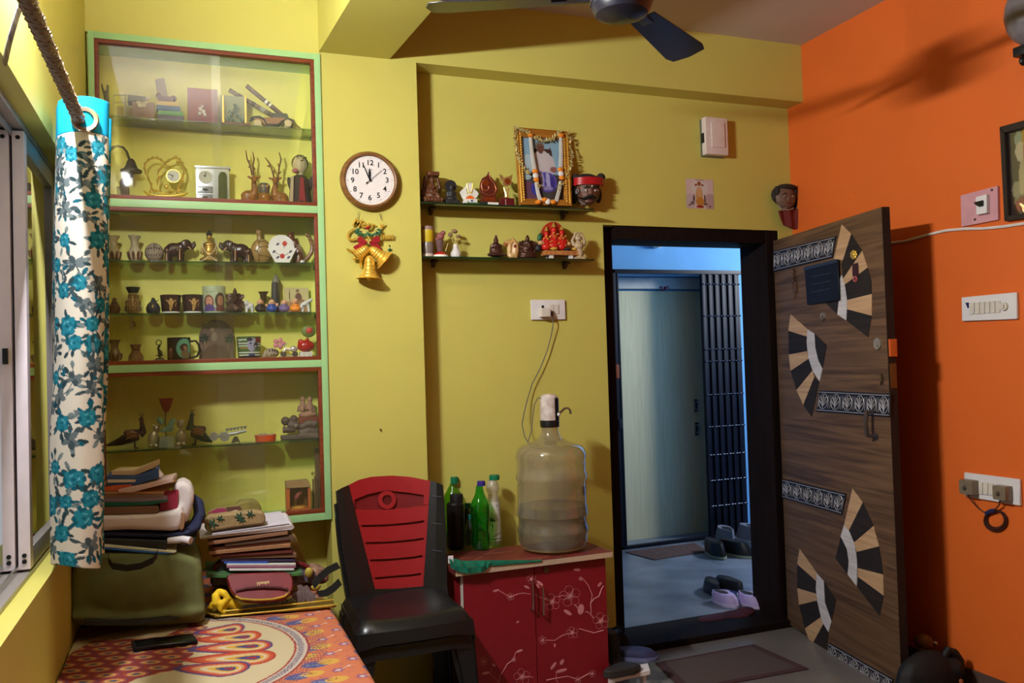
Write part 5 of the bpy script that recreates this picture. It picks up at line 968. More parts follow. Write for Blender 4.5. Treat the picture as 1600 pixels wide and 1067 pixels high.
m = MB(); i.ball(m, 917, 294.5, 1.2, 2, 1, K(917, 294)[2]-.003); i.part('forehead_mark', m, silver, fc); m = MB(); i.tube(m, [(899.5, 300+3.4*math.cos(k*.7), -.016+.013*math.sin(k*.7)) for k in range(9)], .8, 5, True); i.part('earring', m, silver, fc); m = MB(); i.tube(m, [K(903, 314), K(908, 318), K(913, 319.5)], .8); i.part('chin_chain', m, silver, fc)
# lower niche shelf
i = NI('stacked_jar', 'grey jar with yellow wrapper and pink lid at the left end of lower niche shelf', 'jar', 668, 400, NZ2)
m = MB(); i.lathe(m, 668, [(0, 376), (9.5, 376), (10, 380), (9, 394), (0, 394)]); i.part('jar_body', m, mat('grey_glass_jar', (128, 112, 104), .3)); m = MB(); i.lathe(m, 668, [(0, 357), (9.6, 357), (9.6, 374), (8.5, 376), (0, 376)]); i.part('yellow_wrapper', m, mat('yellow_wrap', (206, 176, 30), .5)); m = MB(); i.lathe(m, 668, [(0, 350.5), (8, 351), (9.5, 357), (0, 357)]); i.part('pink_lid', m, mat('dusty_pink', (150, 118, 112), .5)); m = MB(); i.lathe(m, 668, [(0, 394), (9.6, 394), (9.6, 400), (0, 400)]); i.part('white_base', m, mat('ivory_base', (206, 186, 170), .5)); snap(i)
i = NI('domed_rose', 'purple glass cone with dried pink rose on a red and white dome base', 'ornament', 689, 400, NZ2)
m = MB(); i.lathe(m, 688, [(0, 389), (6, 391), (10, 394), (11, 396), (0, 396)]); i.part('red_dome', m, mat('red_gloss2', (190, 32, 30), .25)); m = MB(); i.lathe(m, 688, [(0, 395), (11.4, 395.5), (12, 399.5), (0, 400)]); i.part('white_base', m, MATS['white_acrylic']); m = MB(); i.lathe(m, 687, [(3.4, 390), (6.5, 372), (6, 372), (3, 389)]); i.part('glass_cone', m, mat('purple_glass', (110, 84, 84), .15, spec=.7)); m = MB(); i.ball(m, 688, 366, 6, 6, 5); i.ball(m, 692, 361, 4, 4, 4); i.ball(m, 684, 370, 4, 3, 4); i.part('dried_rose', m, mat('dried_rose_pink', (146, 84, 80), .7, var=.2)); m = MB(); i.tube(m, [(696, 389), (700, 377)], .6); i.tube(m, [(692, 366), (695, 356)], .6); i.part('stem', m, tin); snap(i)
i = NI('bud_vase', 'white gourd-shaped bud vase with dried seed heads', 'vase', 712.5, 400.5, NZ2)
m = MB(); i.lathe(m, 712.5, [(0, 382), (3, 380), (4, 379), (3.8, 384), (5, 387), (8, 392), (7.8, 397), (6, 400.5), (0, 400.5)]); i.part('vase_body', m, cer('white_porcelain', (214, 206, 200), rough=.25)); m = MB(); i.tube(m, [(711.5, 381), (711.5, 370), (709, 362)], .5); i.tube(m, [(713, 381), (715, 374), (716, 367)], .5); i.tube(m, [(711, 381), (707, 373), (705, 366)], .5); i.part('dry_stem', m, mat('dry_stem', (190, 170, 100), .7)); m = MB(); i.ball(m, 710, 358, 5, 3.4, 4, 0, -15); i.ball(m, 703.5, 363.5, 3.6, 4, 3, 0, 20); i.ball(m, 716, 366, 4, 2.6, 3.5); i.part('seed_head', m, mat('seed_brown', (140, 112, 80), .8, var=.2)); snap(i)
def buddha(i, x, y, s, mm, vox=.0026):
    m = MB(); i.ball(m, x, y-3*s, 13*s, 4*s, 9*s); i.ball(m, x, y-9*s, 10*s, 7*s, 8*s); i.ball(m, x, y-15*s, 6.5*s, 7*s, 6*s); i.ball(m, x, y-24*s, 3.6*s, 4.6*s, 3.8*s); i.ball(m, x, y-29.5*s, 2*s, 2.6*s, 2*s); i.tube(m, [(x-6*s, y-18*s), (x-8*s, y-10*s), (x, y-7*s, -.02*s)], [2.4*s, 2.4*s, 2*s]); i.tube(m, [(x+6*s, y-18*s), (x+8*s, y-10*s), (x, y-7*s, -.02*s)], [2.4*s, 2.4*s, 2*s])
    for k in range(6): i.ball(m, x-11*s+k*4.4*s, y-1.6*s, 2.4*s, 1.8*s, 2.4*s, -.022*s)
    return m
i = NI('bronze_buddha', 'dark bronze Buddha meditating on a lotus base, lower niche shelf', 'statuette', 775, 401, NZ2); i.sculpt('bronze_buddha', brz, buddha(i, 775, 401, 1.06, brz), .0025, solo=True)
i = NI('curled_shell', 'beige and orange polished curled shell shape', 'ornament', 797, 402, NZ2); m = MB(); i.tube(m, [(796, 401), (796, 390), (796, 378), (801, 373), (805, 378), (805, 390), (803, 400)], [3.6, 3.8, 4.2, 5, 5.5, 6, 5.4], 12); i.tube(m, [(797, 375), (790, 376), (788, 381)], [4.6, 3.6, 1.6], 10); i.ball(m, 800, 397, 8, 5, 6); sh = i.sculpt('shell_body', mat('honey_onyx', (186, 138, 74), .3, c2=(206, 172, 118), sc=25, spec=.6), m, .0025); m = MB(); i.ball(m, 802.5, 382, 2.6, 2.6, 1, -.0165); i.part('red_spot', m, mat('rust_red', (130, 50, 30), .4), sh); m = MB(); i.ball(m, 789, 379, 3.4, 4, 2.6, -.004, 30); i.part('brown_tip', m, mat('amber_tip', (150, 92, 44), .3), sh); snap(i)
i = NI('ganesha_idol', 'dark bronze Ganesha with raised arms between the shell and the red idols', 'statuette', 824, 402, NZ2); ganesha(i, 824, 402, .97, brz); snap(i)
i = NI('red_idols', 'group of bright red draped idols under an arch on a floral platform', 'idol', 874, 403, NZ2, Y=YN-.005)
rdg = mat('red_robe', (196, 34, 26), .4, var=.15, sc=60); m = MB(); i.rect(m, 848, 903, 390, 397, -.03, .03, .002); pf = i.part('platform', m, mat('floral_platform', (150, 62, 34), .5, c2=(206, 150, 80), sc=150)); m = MB()
for x in (858.5, 889): i.rect(m, x-3, x+3, 397, 403, -.026, -.012, .001); i.rect(m, x-3, x+3, 397, 403, .012, .026, .001)
i.part('platform_foot', m, mat('white_foot', (214, 206, 200), .4)); m = MB(); i.poly(m, [(846, 389)]+[(865+21*math.cos(math.radians(a)), 372-29*math.sin(math.radians(a))) for a in range(175, 4, -14)]+[(886, 389)], .006, .014, .001); i.part('arch_back', m, mat('red_gold_arch', (150, 60, 30), .4, c2=(190, 40, 30), sc=80)); 
for x, y, s in ((853, 386, .95), (864.5, 385, 1.12), (877, 386, 1.0)):
    m = MB(); i.ball(m, x, y-3*s, 8*s, 6*s, 6*s, -.006); i.ball(m, x, y-13*s, 6*s, 10*s, 5*s, -.004); i.ball(m, x, y-25*s, 3.6*s, 4.4*s, 3.6*s, -.005); i.ball(m, x-5*s, y-12*s, 3*s, 6*s, 3*s, -.008); i.ball(m, x+5*s, y-12*s, 3*s, 6*s, 3*s, -.008); o = i.sculpt('red_idol', rdg, m, .0026); m = MB(); i.lathe(m, x, [(0, y-37*s), (1.4*s, y-34*s), (3.4*s, y-29*s), (0, y-29*s)], d=-.005, n=8)
    for k in range(7): i.ball(m, x+7*s*math.cos(k*.9), y-12*s+9*s*math.sin(k*.9), 1, 1, 1, -.020, n=6)
    i.tube(m, [(x-3.5*s, y-20*s, -.018), (x, y-14*s, -.024), (x+3.5*s, y-20*s, -.018)], .8); i.part('gold_ornament', m, gold, o)
m = MB(); i.ball(m, 843, 368, 4, 7, 3, -.004, -20); i.part('green_peacock', m, mat('deep_green', (34, 86, 56), .4)); m = MB(); i.ball(m, 844, 377, 4.5, 4, 4, -.006); i.ball(m, 888, 378, 3, 3.4, 3, -.006); i.part('attendant_face', m, mat('idol_skin', (196, 150, 104), .5)); m = MB(); i.ball(m, 862, 387, 6, 2.6, 4, -.026); i.ball(m, 895, 387, 4, 2.6, 4, -.016); i.part('yellow_offering', m, mat('yellow_offering', (206, 164, 60), .6)); m = MB(); i.ball(m, 883, 387.5, 6, 2.6, 4, -.024); i.ball(m, 841, 385, 5, 6, 4, 0); i.part('dark_mount', m, dkstone); snap(i)
i = NI('pale_statue', 'pale stone laughing figure with arms raised, right end of lower niche shelf', 'statuette', 904, 404, NZ2, Y=YN-.02); m = MB(); i.rect(m, 896, 913, 400, 404, -.018, .018, .002); i.ball(m, 905, 394, 6.5, 8, 6); i.ball(m, 904, 382, 7.5, 7, 6); i.ball(m, 903.5, 370.5, 5, 5.4, 5); i.tube(m, [(897, 382), (894, 374), (898, 366)], [3, 2.6, 2.2]); i.tube(m, [(911, 382), (913, 374), (909, 366)], [3, 2.6, 2.2])
for k in range(5): i.ball(m, 898+k*2.8, 363.5-(2 if k % 2 else 0), 1.8, 2, 1.8)
o = i.sculpt('statue_body', mat('cream_soapstone', (182, 158, 124), .5, var=.12, sc=50), m, .0024); m = MB(); i.ball(m, 901.7, 369.5, .7, .7, .6, -.0135); i.ball(m, 905.3, 369.5, .7, .7, .6, -.0135); i.tube(m, [(901.5, 373, -.0135), (903.5, 374, -.0135), (905.5, 373, -.0135)], .5); i.part('face_marks', m, MATS['hole_dark'], o); snap(i)

# ================================================================ BACK WALL THINGS
i = Item('socket_plate', 'white wall socket with two rocker switches on the yellow niche wall', 'socket', 855, 484, YD-.0005)
m = MB(); i.rect(m, 829, 881.5, 468.5, 499.5, -.012, 0, .003); bd = i.part('plate', m, white_pl); m = MB()
for x in (857, 864.5): m = MB(); i.rect(m, x-.5, x+6.5, 476, 490.5, -.016, -.012, .001); i.part('rocker_switch', m, cream_pl, bd)
m = MB(); i.disc(m, 846.5, 479.5, 2.2, -.0128, -.012, 12); i.part('socket_hole', m, black_pl, bd)
i = Item('phone_charger', 'cream charger plugged into the niche socket with a thin dangling cord', 'charger', 850, 489, YD-.0128)
m = MB(); i.rect(m, 841.5, 856, 482, 495.5, -.034, 0, .004); i.part('charger_body', m, cream_pl); m = MB(); i.rect(m, 855, 860, 488, 494, -.03, -.018, .001); i.part('cord_plug', m, black_pl)
m = MB(); pts = [(860, 494, -.02), (862, 505, -.02), (859.5, 525, -.012), (853, 550, -.01), (843, 575, -.01), (830, 600, -.01), (823, 622, -.012), (815, 645, -.03), (808, 662, -.06), (807, 680, -.1), (812, 694, -.13), (818, 697, -.14)]; P2 = []
for k in range(len(pts)-1):
    for t in range(4): P2.append(tuple(pts[k][j]+(pts[k+1][j]-pts[k][j])*t/4 for j in range(3)))
i.tube(m, [(x-(d*-1)*0, y, d) for x, y, d in P2], .75, 6); i.part('cord', m, mat('grey_cord', (96, 92, 84), .6))
i = Item('chime_box', 'white door chime box high on the yellow wall', 'door chime', 1111, 216, YD-.0005)
m = MB(); i.rect(m, 1094, 1128.5, 189, 246.5, -.008, 0, .001); i.part('back_plate', m, mat('grey_green_plastic', (104, 108, 92), .5)); m = MB(); i.rect(m, 1095, 1129, 187.5, 245, -.046, -.008, .006); cv = i.part('cover', m, mat('warm_white_plastic', (222, 206, 196), .4)); m = MB(); i.rect(m, 1103, 1123, 196, 234, -.052, -.046, .002); i.part('raised_panel', m, MATS['warm_white_plastic'], cv); m = MB(); i.rect(m, 1094, 1096.5, 210, 225, -.03, -.008); i.part('side_slot', m, black_pl, cv)
i = Item('deity_sticker', 'small square paper sticker of a haloed deity stuck above the doorway', 'sticker', 1093, 303, YD-.0008)
i.paint('deity_sticker', 1072, 1114.5, 280, 326, img(('b', .5, .3, .3, .26, (206, 196, 190)), ('b', .12, .8, .2, .3, (190, 170, 172)), ('b', .88, .78, .2, .3, (176, 150, 150)), ('r', .35, .65, .02, .05, (96, 50, 24)), ('b', .48, .15, .07, .08, (150, 80, 44)), ('b', .36, .2, .05, .04, (150, 84, 44)), ('b', .6, .2, .05, .04, (150, 84, 44)), ('b', .48, .3, .05, .06, (206, 170, 140)), ('b', .48, .55, .13, .28, (196, 150, 90)), ('b', .48, .45, .08, .14, (206, 160, 110)), ('b', .5, .76, .16, .14, (190, 130, 50)), ('b', .28, .66, .03, .14, (80, 60, 60)), ('b', .68, .66, .03, .14, (80, 60, 50)), ('b', .22, .82, .07, .06, (110, 96, 90)), ('b', .7, .84, .08, .04, (96, 66, 40)), ('b', .5, .93, .14, .05, (150, 44, 24)), ('b', .12, .88, .05, .03, (120, 70, 36)), ('b', .86, .92, .05, .03, (120, 70, 36)), bg=(206, 182, 178)), -.0008, 60, 60, solo=True)
i = Item('woman_mask', 'terracotta woman mask with dark hair hanging over the right end of the doorway', 'mask', 1228, 308, 3.535)
FB = [(1226, 309, 15, 19, 8, -.006)]; K = lambda x, y, e=.0008: (x, y, i.skin(FB, x, y, e))
m = MB(); i.ball(m, 1226, 309, 15, 19, 8, -.006); i.ball(m, 1225.5, 312.5, 2.2, 3.6, 2.4, -.032); i.ball(m, 1226, 325, 6, 7, 5, -.002); fc = i.sculpt('face', mat('grey_brown_clay', (112, 88, 74), .5), m, .0026); m = MB(); i.ball(m, 1229, 305, 22, 17, 7, .012); i.ball(m, 1246, 316, 6, 14, 6, .008); i.ball(m, 1228, 293.5, 15, 5.5, 8, -.008); i.ball(m, 1213, 300, 3.5, 9, 4, -.008, 14); i.ball(m, 1240, 301, 4, 10, 4, -.008, -14); i.sculpt('hair', mat('dark_brown_hair', (44, 34, 30), .8), m, .0026)
m = MB()
for s_ in (-1, 1): i.tube(m, [K(1226+s_*3, 305.5), K(1226+s_*6.5, 303.5), K(1226+s_*10, 306)], [.35, .55, .3]); i.ball(m, 1226+s_*6.5, 309, .9, 1.1, .6, K(1226+s_*6.5, 309)[2]-.002)
i.part('brow_and_pupil', m, black_pl, fc)
for s_ in (-1, 1): m = MB(); i.ball(m, 1226+s_*6.5, 309, 2.6, 1.5, .7, K(1226+s_*6.5, 309)[2]); i.part('eye', m, mat('clay_eye', (160, 140, 120), .4), fc)
m = MB(); i.ball(m, 1225.5, 318.5, 3.6, 1.3, .8, K(1225.5, 318.5)[2]); i.part('lips', m, mat('clay_lips', (120, 56, 48), .4), fc); m = MB(); i.tube(m, [(1213, 322, -.012), (1217, 328, -.024), (1226, 330, -.03), (1236, 326, -.02)], .7); i.part('silver_collar', m, silver, fc); m = MB(); A = [(1214, 330), (1222, 330), (1230, 329), (1238, 328), (1246, 326)]; B = [(1219, 344), (1226, 352), (1234, 356), (1242, 358), (1249, 357)]; m.band([i.v(x, y, -.02+.012*(k % 2)) for k, (x, y) in enumerate(A)], [i.v(x, y, -.016+.014*(k % 2)) for k, (x, y) in enumerate(B)], (0, .012, 0)); i.part('red_drape', m, mat('dark_red_clay', (112, 40, 38), .7))

# ================================================================ RIGHT WALL THINGS
RW = (Vector((XR-.0005, 0, 0)), Vector((1, 0, 0)))
i = Item('breaker_panel', 'pink square breaker panel with a small black switch on the orange wall', 'switch', 1533, 325, plane=RW)
i_pk = mat('pink_laminate', (206, 150, 156), .4); m = MB(); i.poly(m, [(1504, 305.5), (1562, 290.5), (1563, 343.5), (1505.5, 354.5)], -.012, 0, .001); bd = i.part('panel_board', m, i_pk); m = MB()
for x, y in ((1553.5, 297), (1527, 343)): i.disc(m, x, y, 1.9, -.014, -.012, 10)
i.part('screw', m, mat('dark_screw', (80, 50, 60), .5), bd); m = MB(); i.poly(m, [(1533, 308.5), (1550, 304), (1550.5, 333), (1534, 336)], -.03, -.012, .001); bk = i.part('breaker', m, white_pl, bd); m = MB(); i.poly(m, [(1532, 317), (1546, 313.5), (1546, 322), (1540, 323.5), (1536, 321)], -.04, -.03, .001); i.part('toggle', m, black_pl, bk)
def cable(name, lab, cat, pts, r, mm, plane=RW, seg=6):
    i = Item(name, lab, cat, pts[0][0], pts[0][1], plane=plane); m = MB(); i.tube(m, pts, r, seg); return i.solo(m, mm)
cable('wall_cable', 'white cable running along the orange wall under the breaker panel', 'cable', [(1388, 380, -.006), (1415, 377, -.006), (1450, 367, -.006), (1480, 360, -.006), (1510, 357.5, -.006), (1540, 357, -.006), (1570, 354, -.006), (1600, 349.5, -.006), (1640, 343, -.006)], 1.6, mat('white_cable', (226, 216, 206), .4))
i = Item('switchboard', 'wide white switchboard with six rockers and a dial, middle of orange wall', 'switch', 1549, 482, plane=RW)
m = MB(); i.poly(m, [(1505.5, 464.5), (1592, 456.5), (1593, 498.5), (1506.5, 502)], -.014, 0, .003); bd = i.part('plate', m, white_pl)
for k in range(6): x = 1520.5+8.1*k; y = 473-k*.6; m = MB(); i.poly(m, [(x, y), (x+6.6, y-.5), (x+6.6, y+18), (x, y+18.5)], -.019, -.014, .0008); i.part('rocker_switch', m, cream_pl, bd)
m = MB(); i.disc(m, 1574, 478.5, 6, -.024, -.014, 20); i.disc(m, 1574, 478.5, 3, -.030, -.024, 14); i.part('regulator_dial', m, cream_pl, bd); m = MB(); i.poly(m, [(1512.5, 473), (1518, 472.5), (1518, 481.5), (1516, 481.5)], -.0148, -.014); i.part('blue_indicator', m, mat('blue_black', (40, 40, 84), .3), bd)
i = Item('plug_board', 'white socket board with two plugged-in adapters, low on orange wall', 'socket', 1553, 763, plane=RW)
m = MB(); i.poly(m, [(1509.5, 737.5), (1597, 748.5), (1598, 790), (1511, 775.5)], -.014, 0, .003); bd = i.part('plate', m, white_pl)
for k in range(3): x = 1533+8.4*k; y = 752.5+k*.8; m = MB(); i.poly(m, [(x, y), (x+7, y+.8), (x+7, y+19.5), (x, y+18.6)], -.019, -.014, .0008); i.part('rocker_switch', m, cream_pl, bd)
for x, y, lab in ((1520, 760, 'smoky plug adapter in the left outlet of the low board'), (1572.5, 769, 'smoky plug adapter in the right outlet of the low board')):
    j = Item('plug_adapter', lab, 'plug', x, y, plane=(Vector((XR-.0155, 0, 0)), Vector((1, 0, 0))), group='plug adapters'); m = MB(); j.rect(m, x-10.5, x+10.5, y-11.5, y+11.5, -.042, 0, .010); b2 = j.part('adapter_body', m, mat('smoky_plastic', (126, 112, 92), .2, var=.1, spec=.6)); m = MB(); j.ball(m, x-1, y+1, 3, 4, 3, -.041); j.part('dark_core', m, mat('core_brown', (70, 60, 50), .4), b2)
i = Item('cable_coil', 'looped dark brown cord hanging between the two plug adapters', 'cable', 1558, 800, plane=RW)
m = MB(); i.tube(m, [(1521, 772, -.03), (1525, 783, -.022), (1533, 794, -.014), (1541, 800, -.012), (1550, 799, -.012), (1560, 795, -.016), (1569, 788, -.026), (1572, 781, -.034)], 1.0, 6); i.part('loose_cord', m, mat('brown_cord', (90, 52, 30), .5)); m = MB()
for e in range(5): i.tube(m, [(1558+(14.2+e*.8)*math.cos(k*.3927), 811+e*.5+(13.6+e*.7)*math.sin(k*.3927), -.006-.004*(e % 3)) for k in range(16)], 1.3, 6, True)
i.part('cord_loops', m, mat('dark_brown_cord', (64, 34, 26), .4)); m = MB(); i.tube(m, [(1545, 802, -.014), (1552, 798, -.016), (1559, 797, -.014)], 3.0, 8); i.part('blue_tie', m, mat('navy_tie', (40, 44, 84), .5))
i = Item('framed_painting', 'dark carved frame with a colourful deity print at the right edge, orange wall', 'picture', 1620, 345, plane=RW)
m = MB(); dkf = mat('carved_black', (44, 34, 28), .4, var=.4, sc=200)
for P in ([(1567.5, 199), (1660, 174), (1660, 186), (1575.5, 208.5)], [(1567.5, 199), (1575.5, 208.5), (1581.5, 337), (1575, 346)], [(1575, 346), (1581.5, 337), (1660, 326), (1660, 335)]): m = MB(); i.poly(m, P, -.022, 0, .002); i.part('frame_side', m, dkf, smooth=False)
m = MB(); A = [onX(x, y, XR-.003)-i.O for x, y in ((1575.5, 208.5), (1660, 186), (1660, 326), (1581.5, 337))]; u = np.linspace(0, 1, 50); U, V = np.meshgrid(u, u); A = [np.array(a) for a in A]
P = (A[0]*(1-U[..., None])+A[1]*U[..., None])*(1-V[..., None])+(A[3]*(1-U[..., None])+A[2]*U[..., None])*V[..., None]; C = canvas(50, 50, (60, 44, 40)); img(('b', .2, .1, .09, .09, (150, 160, 130)), ('b', .3, .12, .05, .14, (190, 140, 40)), ('b', .22, .25, .1, .12, (206, 190, 150)), ('b', .35, .3, .08, .22, (190, 90, 50)), ('b', .12, .7, .1, .1, (160, 150, 110)), ('b', .25, .6, .08, .25, (196, 176, 124)), ('b', .35, .85, .3, .1, (130, 130, 90)), ('b', .28, .88, .2, .1, (150, 50, 40)), ('b', .7, .4, .25, .3, (190, 120, 60)), bg=(66, 52, 46))(C, U, V); gridmesh('print', P, C, printmat('picture_print', .3), i.root)
m = MB(); m.prism([Vector(A[k])-Vector((.004, 0, 0)) for k in range(4)], (.0015, 0, 0)); i.part('cover_glass', m, glass('picture_glass', (245, 245, 245), 1.6))
i = Item('wall_fan', 'grey wall fan housing with black clips in the top right corner', 'fan', 1605, 40, plane=(Vector((2.86, 0, 0)), Vector((1, 0, 0))))
m = MB(); i.ball(m, 1610, 20, 36, 52, 34); i.rect(m, 1597, 1625, 0, 60, 0, .1, .004); o = i.sculpt('fan_housing', mat('grey_plastic', (112, 104, 104), .4, var=.05), m, .006); m = MB(); i.rect(m, 1588, 1606, 73, 88, -.02, .02, .005); i.ball(m, 1600, 95, 6, 8, 8); i.part('black_clip', m, black_pl)

# ================================================================ ENTRANCE DOOR, swung into the room
H = Vector((2.823, 3.55, 0)); E = Vector((2.638, 2.635, 0)); dv = (E-H); DW = dv.length; dv.normalize(); dn = Vector((-dv.y, dv.x, 0))
if dn.x < 0: dn = -dn
DPL = (H, dn)
i = Item('door_1', '', '', 1300, 700, plane=DPL); i.O = H.copy(); d1 = bpy.data.objects.new('door_1', None); COL.objects.link(d1); d1.location = H; d1['kind'] = 'structure'; i._root = d1
m = MB(); M = Matrix(((dv.x, dn.x, 0, 0), (dv.y, dn.y, 0, 0), (0, 0, 1, 0), (0, 0, 0, 1))); m.box(0, DW, 0, .036, .012, 1.972, .002, M)
leaf = i.part('door_leaf', m, None or wood('brown_woodgrain', (74, 52, 36), (116, 85, 59), 'X', .5, .7)); m = MB(); m.box(DW-.0005, DW+.003, 0.001, .035, .012, 1.972, 0, M); i.part('edge_lipping', m, mat('dark_edge', (30, 16, 13), .6))
tanw = wood('light_maple', (178, 138, 100), (206, 166, 124), 'X', .4); blkw = wood('wenge', (30, 23, 20), (46, 36, 30), 'X', .65); arcw = wood('white_ash', (188, 180, 180), (212, 204, 204), 'X', .4)
Z3f = lambda P: [(1190+x/2.667, 300+y/2.667) for x, y in P]; Z4f = lambda P: [(1190+x/2.758, 680+y/2.758) for x, y in P]
def inlay(name, P, mm, d=-.0022): m = MB(); i.poly(m, P, d, 0); i.part(name, m, mm, leaf, smooth=False)
for f, T, B_, A_, I_ in (
 (Z3f, [[(335, 135), (375, 175), (340, 285), (303, 278)], [(420, 245), (443, 315), (345, 388), (340, 362)], [(460, 425), (460, 515), (358, 488), (358, 450)]], [[(375, 175), (420, 245), (342, 362), (335, 300), (340, 285)], [(443, 315), (458, 370), (460, 425), (356, 450), (345, 388)], [(460, 515), (445, 605), (355, 535), (358, 488)]], [(335, 345), (349, 390), (358, 450), (355, 535), (318, 510), (325, 440), (322, 380)], [(268, 462), (322, 440), (318, 510)]),
 (Z3f, [[(122, 510), (193, 572), (190, 602), (113, 578)], [(115, 677), (190, 663), (197, 695), (122, 745)], [(147, 825), (212, 745), (221, 770), (175, 887)]], [[(113, 578), (190, 602), (190, 662), (115, 677)], [(122, 745), (197, 695), (211, 744), (147, 825)], [(175, 887), (222, 770), (241, 790), (210, 937)]], [(193, 572), (222, 590), (226, 650), (238, 700), (255, 735), (243, 788), (215, 745), (197, 690), (190, 630)], [(222, 590), (272, 638), (255, 735), (238, 700), (226, 650)]),
 (Z4f, [[(393, 230), (437, 290), (378, 410), (357, 388)], [(483, 392), (507, 478), (412, 502), (400, 462)], [(525, 600), (527, 690), (417, 610), (415, 572)]], [[(437, 290), (483, 388), (400, 460), (378, 410)], [(507, 480), (518, 540), (523, 598), (415, 570), (411, 503)], [(527, 692), (510, 778), (412, 650), (417, 612)]], [(357, 388), (380, 415), (402, 470), (413, 550), (412, 650), (373, 600), (378, 545), (370, 490), (343, 435)], [(343, 437), (370, 490), (378, 545), (373, 600), (320, 530)]),
 (Z4f, [[(165, 490), (240, 595), (238, 630), (155, 555)], [(155, 658), (237, 683), (240, 712), (163, 730)], [(188, 832), (257, 783), (268, 812), (215, 908)]], [[(155, 555), (238, 628), (237, 682), (155, 658)], [(163, 731), (240, 714), (256, 781), (188, 832)], [(215, 908), (268, 812), (290, 850), (275, 962)]], [(240, 597), (270, 630), (275, 720), (303, 800), (290, 848), (262, 800), (243, 720), (236, 660)], [(270, 630), (322, 710), (303, 800), (286, 752), (275, 720)])):
    for P in T: inlay('light_wedge', f(P), tanw)
    for P in B_: inlay('dark_wedge', f(P), blkw)
    inlay('white_arc', f(A_), arcw, -.003); inlay('dark_core', f(I_), blkw)
stripm = mat('pewter_relief', (28, 26, 32), .5, .0, var=.15); relief = mat('silver_relief', (176, 172, 176), .4, .2, var=.1)
for f, q, n in ((Z3f, ((53, 245), (313, 182), (298, 273), (53, 332)), 6), (Z3f, ((243, 826), (540, 840), (540, 938), (231, 914)), 6), (Z4f, ((92, 187), (368, 252), (350, 342), (92, 268)), 6), (Z4f, ((293, 893), (572, 1052), (556, 1130), (277, 962)), 6)):
    q = f(q); m = MB(); i.poly(m, q, -.006, 0, .001); sp = i.part('carved_strip', m, stripm, leaf, smooth=False)
    Lp = lambda u, v: tuple((q[0][j]*(1-u)+q[1][j]*u)*(1-v)+(q[3][j]*(1-u)+q[2][j]*u)*v for j in (0, 1))
    m = MB()
    for v in (.08, .92): i.tube(m, [(*Lp(.01, v), -.0065), (*Lp(.99, v), -.0065)], .32, 5)
    i.part('edge_bead', m, relief, sp)
    for k in range(n):
        u0 = (k+.5)/n; m = MB(); h = abs(Lp(u0, .9)[1]-Lp(u0, .1)[1])
        for a in (-60, -30, 0, 30, 60):
            ar = math.radians(a); p0 = Lp(u0, .72); p1 = Lp(u0+.045*math.sin(ar)*1.3, .72-.5*math.cos(ar)); i.tube(m, [(*p0, -.0065), (*p1, -.0075)], [.25, .62], 5)
        ring = [(*Lp(u0+.06*math.cos(t*.6283), .5+.36*math.sin(t*.6283)), -.0062) for t in range(10)]; i.tube(m, ring, .3, 4, True); i.ball(m, *Lp(u0, .76), .8, 1.2, .5, -.007, n=6)
        for e in (-.07, .07): i.tube(m, [(*Lp(u0+e, .2), -.0062), (*Lp(u0+e, .8), -.0062)], .22, 4)
        i.part('palmette', m, relief, sp)
m = MB(); i.tube(m, [(1367, 642, -.002), (1367.5, 644, -.04), (1368, 660, -.045), (1369, 680, -.04), (1369.5, 682, -.002)], 1.7, 8); i.disc(m, 1367, 642, 3.5, -.004, 0, 14); i.disc(m, 1369.5, 682, 3.5, -.004, 0, 14); i.part('pull_handle', m, mat('dark_chrome', (110, 100, 104), .3, .8)); m = MB(); i.disc(m, 1372.5, 537, 5.6, -.008, 0, 20); i.disc(m, 1372.5, 537, 3, -.012, -.008, 16); i.part('lock_cylinder', m, mat('satin_nickel', (150, 140, 130), .55, .3)); m = MB(); i.tube(m, [(1378, 584, -.006), (1381, 588, -.012), (1381.5, 594, -.012), (1378, 600, -.006)], .7, 6); i.part('ring_pull', m, mat('old_brass', (110, 86, 50), .4, .7)); m = MB(); i.disc(m, 1288, 494, 4, -.012, 0, 16); i.tube(m, [(1288, 490, -.012), (1290, 494, -.022), (1288, 499, -.012)], .9); i.part('peephole', m, MATS['satin_nickel'])
for q, mm, n in (((1395, 1410.5, 529, 557), mat('orange_latch', (196, 90, 36), .4), 'latch_keeper'), ((1400, 1413.5, 568, 607), MATS['old_brass'], 'bolt_plate')):
    m = MB(); zt, zb = onP(1402, q[2], *DPL).z, onP(1402, q[3], *DPL).z; m.box(DW+.003, DW+.016 if n == 'latch_keeper' else DW+.006, .004, .034, zb, zt, .002, M); i.part(n, m, mm)
i = Item('hanging_calendar', 'black rectangular hanging panel at the top of the open door', 'calendar', 1288, 440, plane=DPL)
m = MB(); i.poly(m, [(1261, 417.5), (1313.5, 405), (1315.5, 469), (1265, 476)], -.014, -.008, .0015); bd = i.part('panel', m, mat('black_panel', (24, 24, 32), .5, var=.2, spec=.25)); m = MB(); i.poly(m, [(1261, 417.5), (1313.5, 405), (1313.6, 410), (1261.4, 423)], -.018, -.014); i.part('top_bar', m, mat('grey_bar', (44, 48, 60), .3), bd)
m = MB()
for k in range(3): i.poly(m, [(1272, 432+k*12), (1302, 426+k*12), (1302, 427.2+k*12), (1272, 433.2+k*12)], -.0145, -.014)
i.part('faint_line', m, mat('dim_print', (52, 52, 66), .5), bd)
i = Item('gold_charm', 'gold round charm with a dark red card hanging on the open door', 'charm', 1336, 405, plane=DPL); m = MB()
for k in range(7): a = k*.8976; i.ball(m, 1335.5+3.2*math.cos(a), 398+4.6*math.sin(a), 2.2, 3.0, 1, -.005)
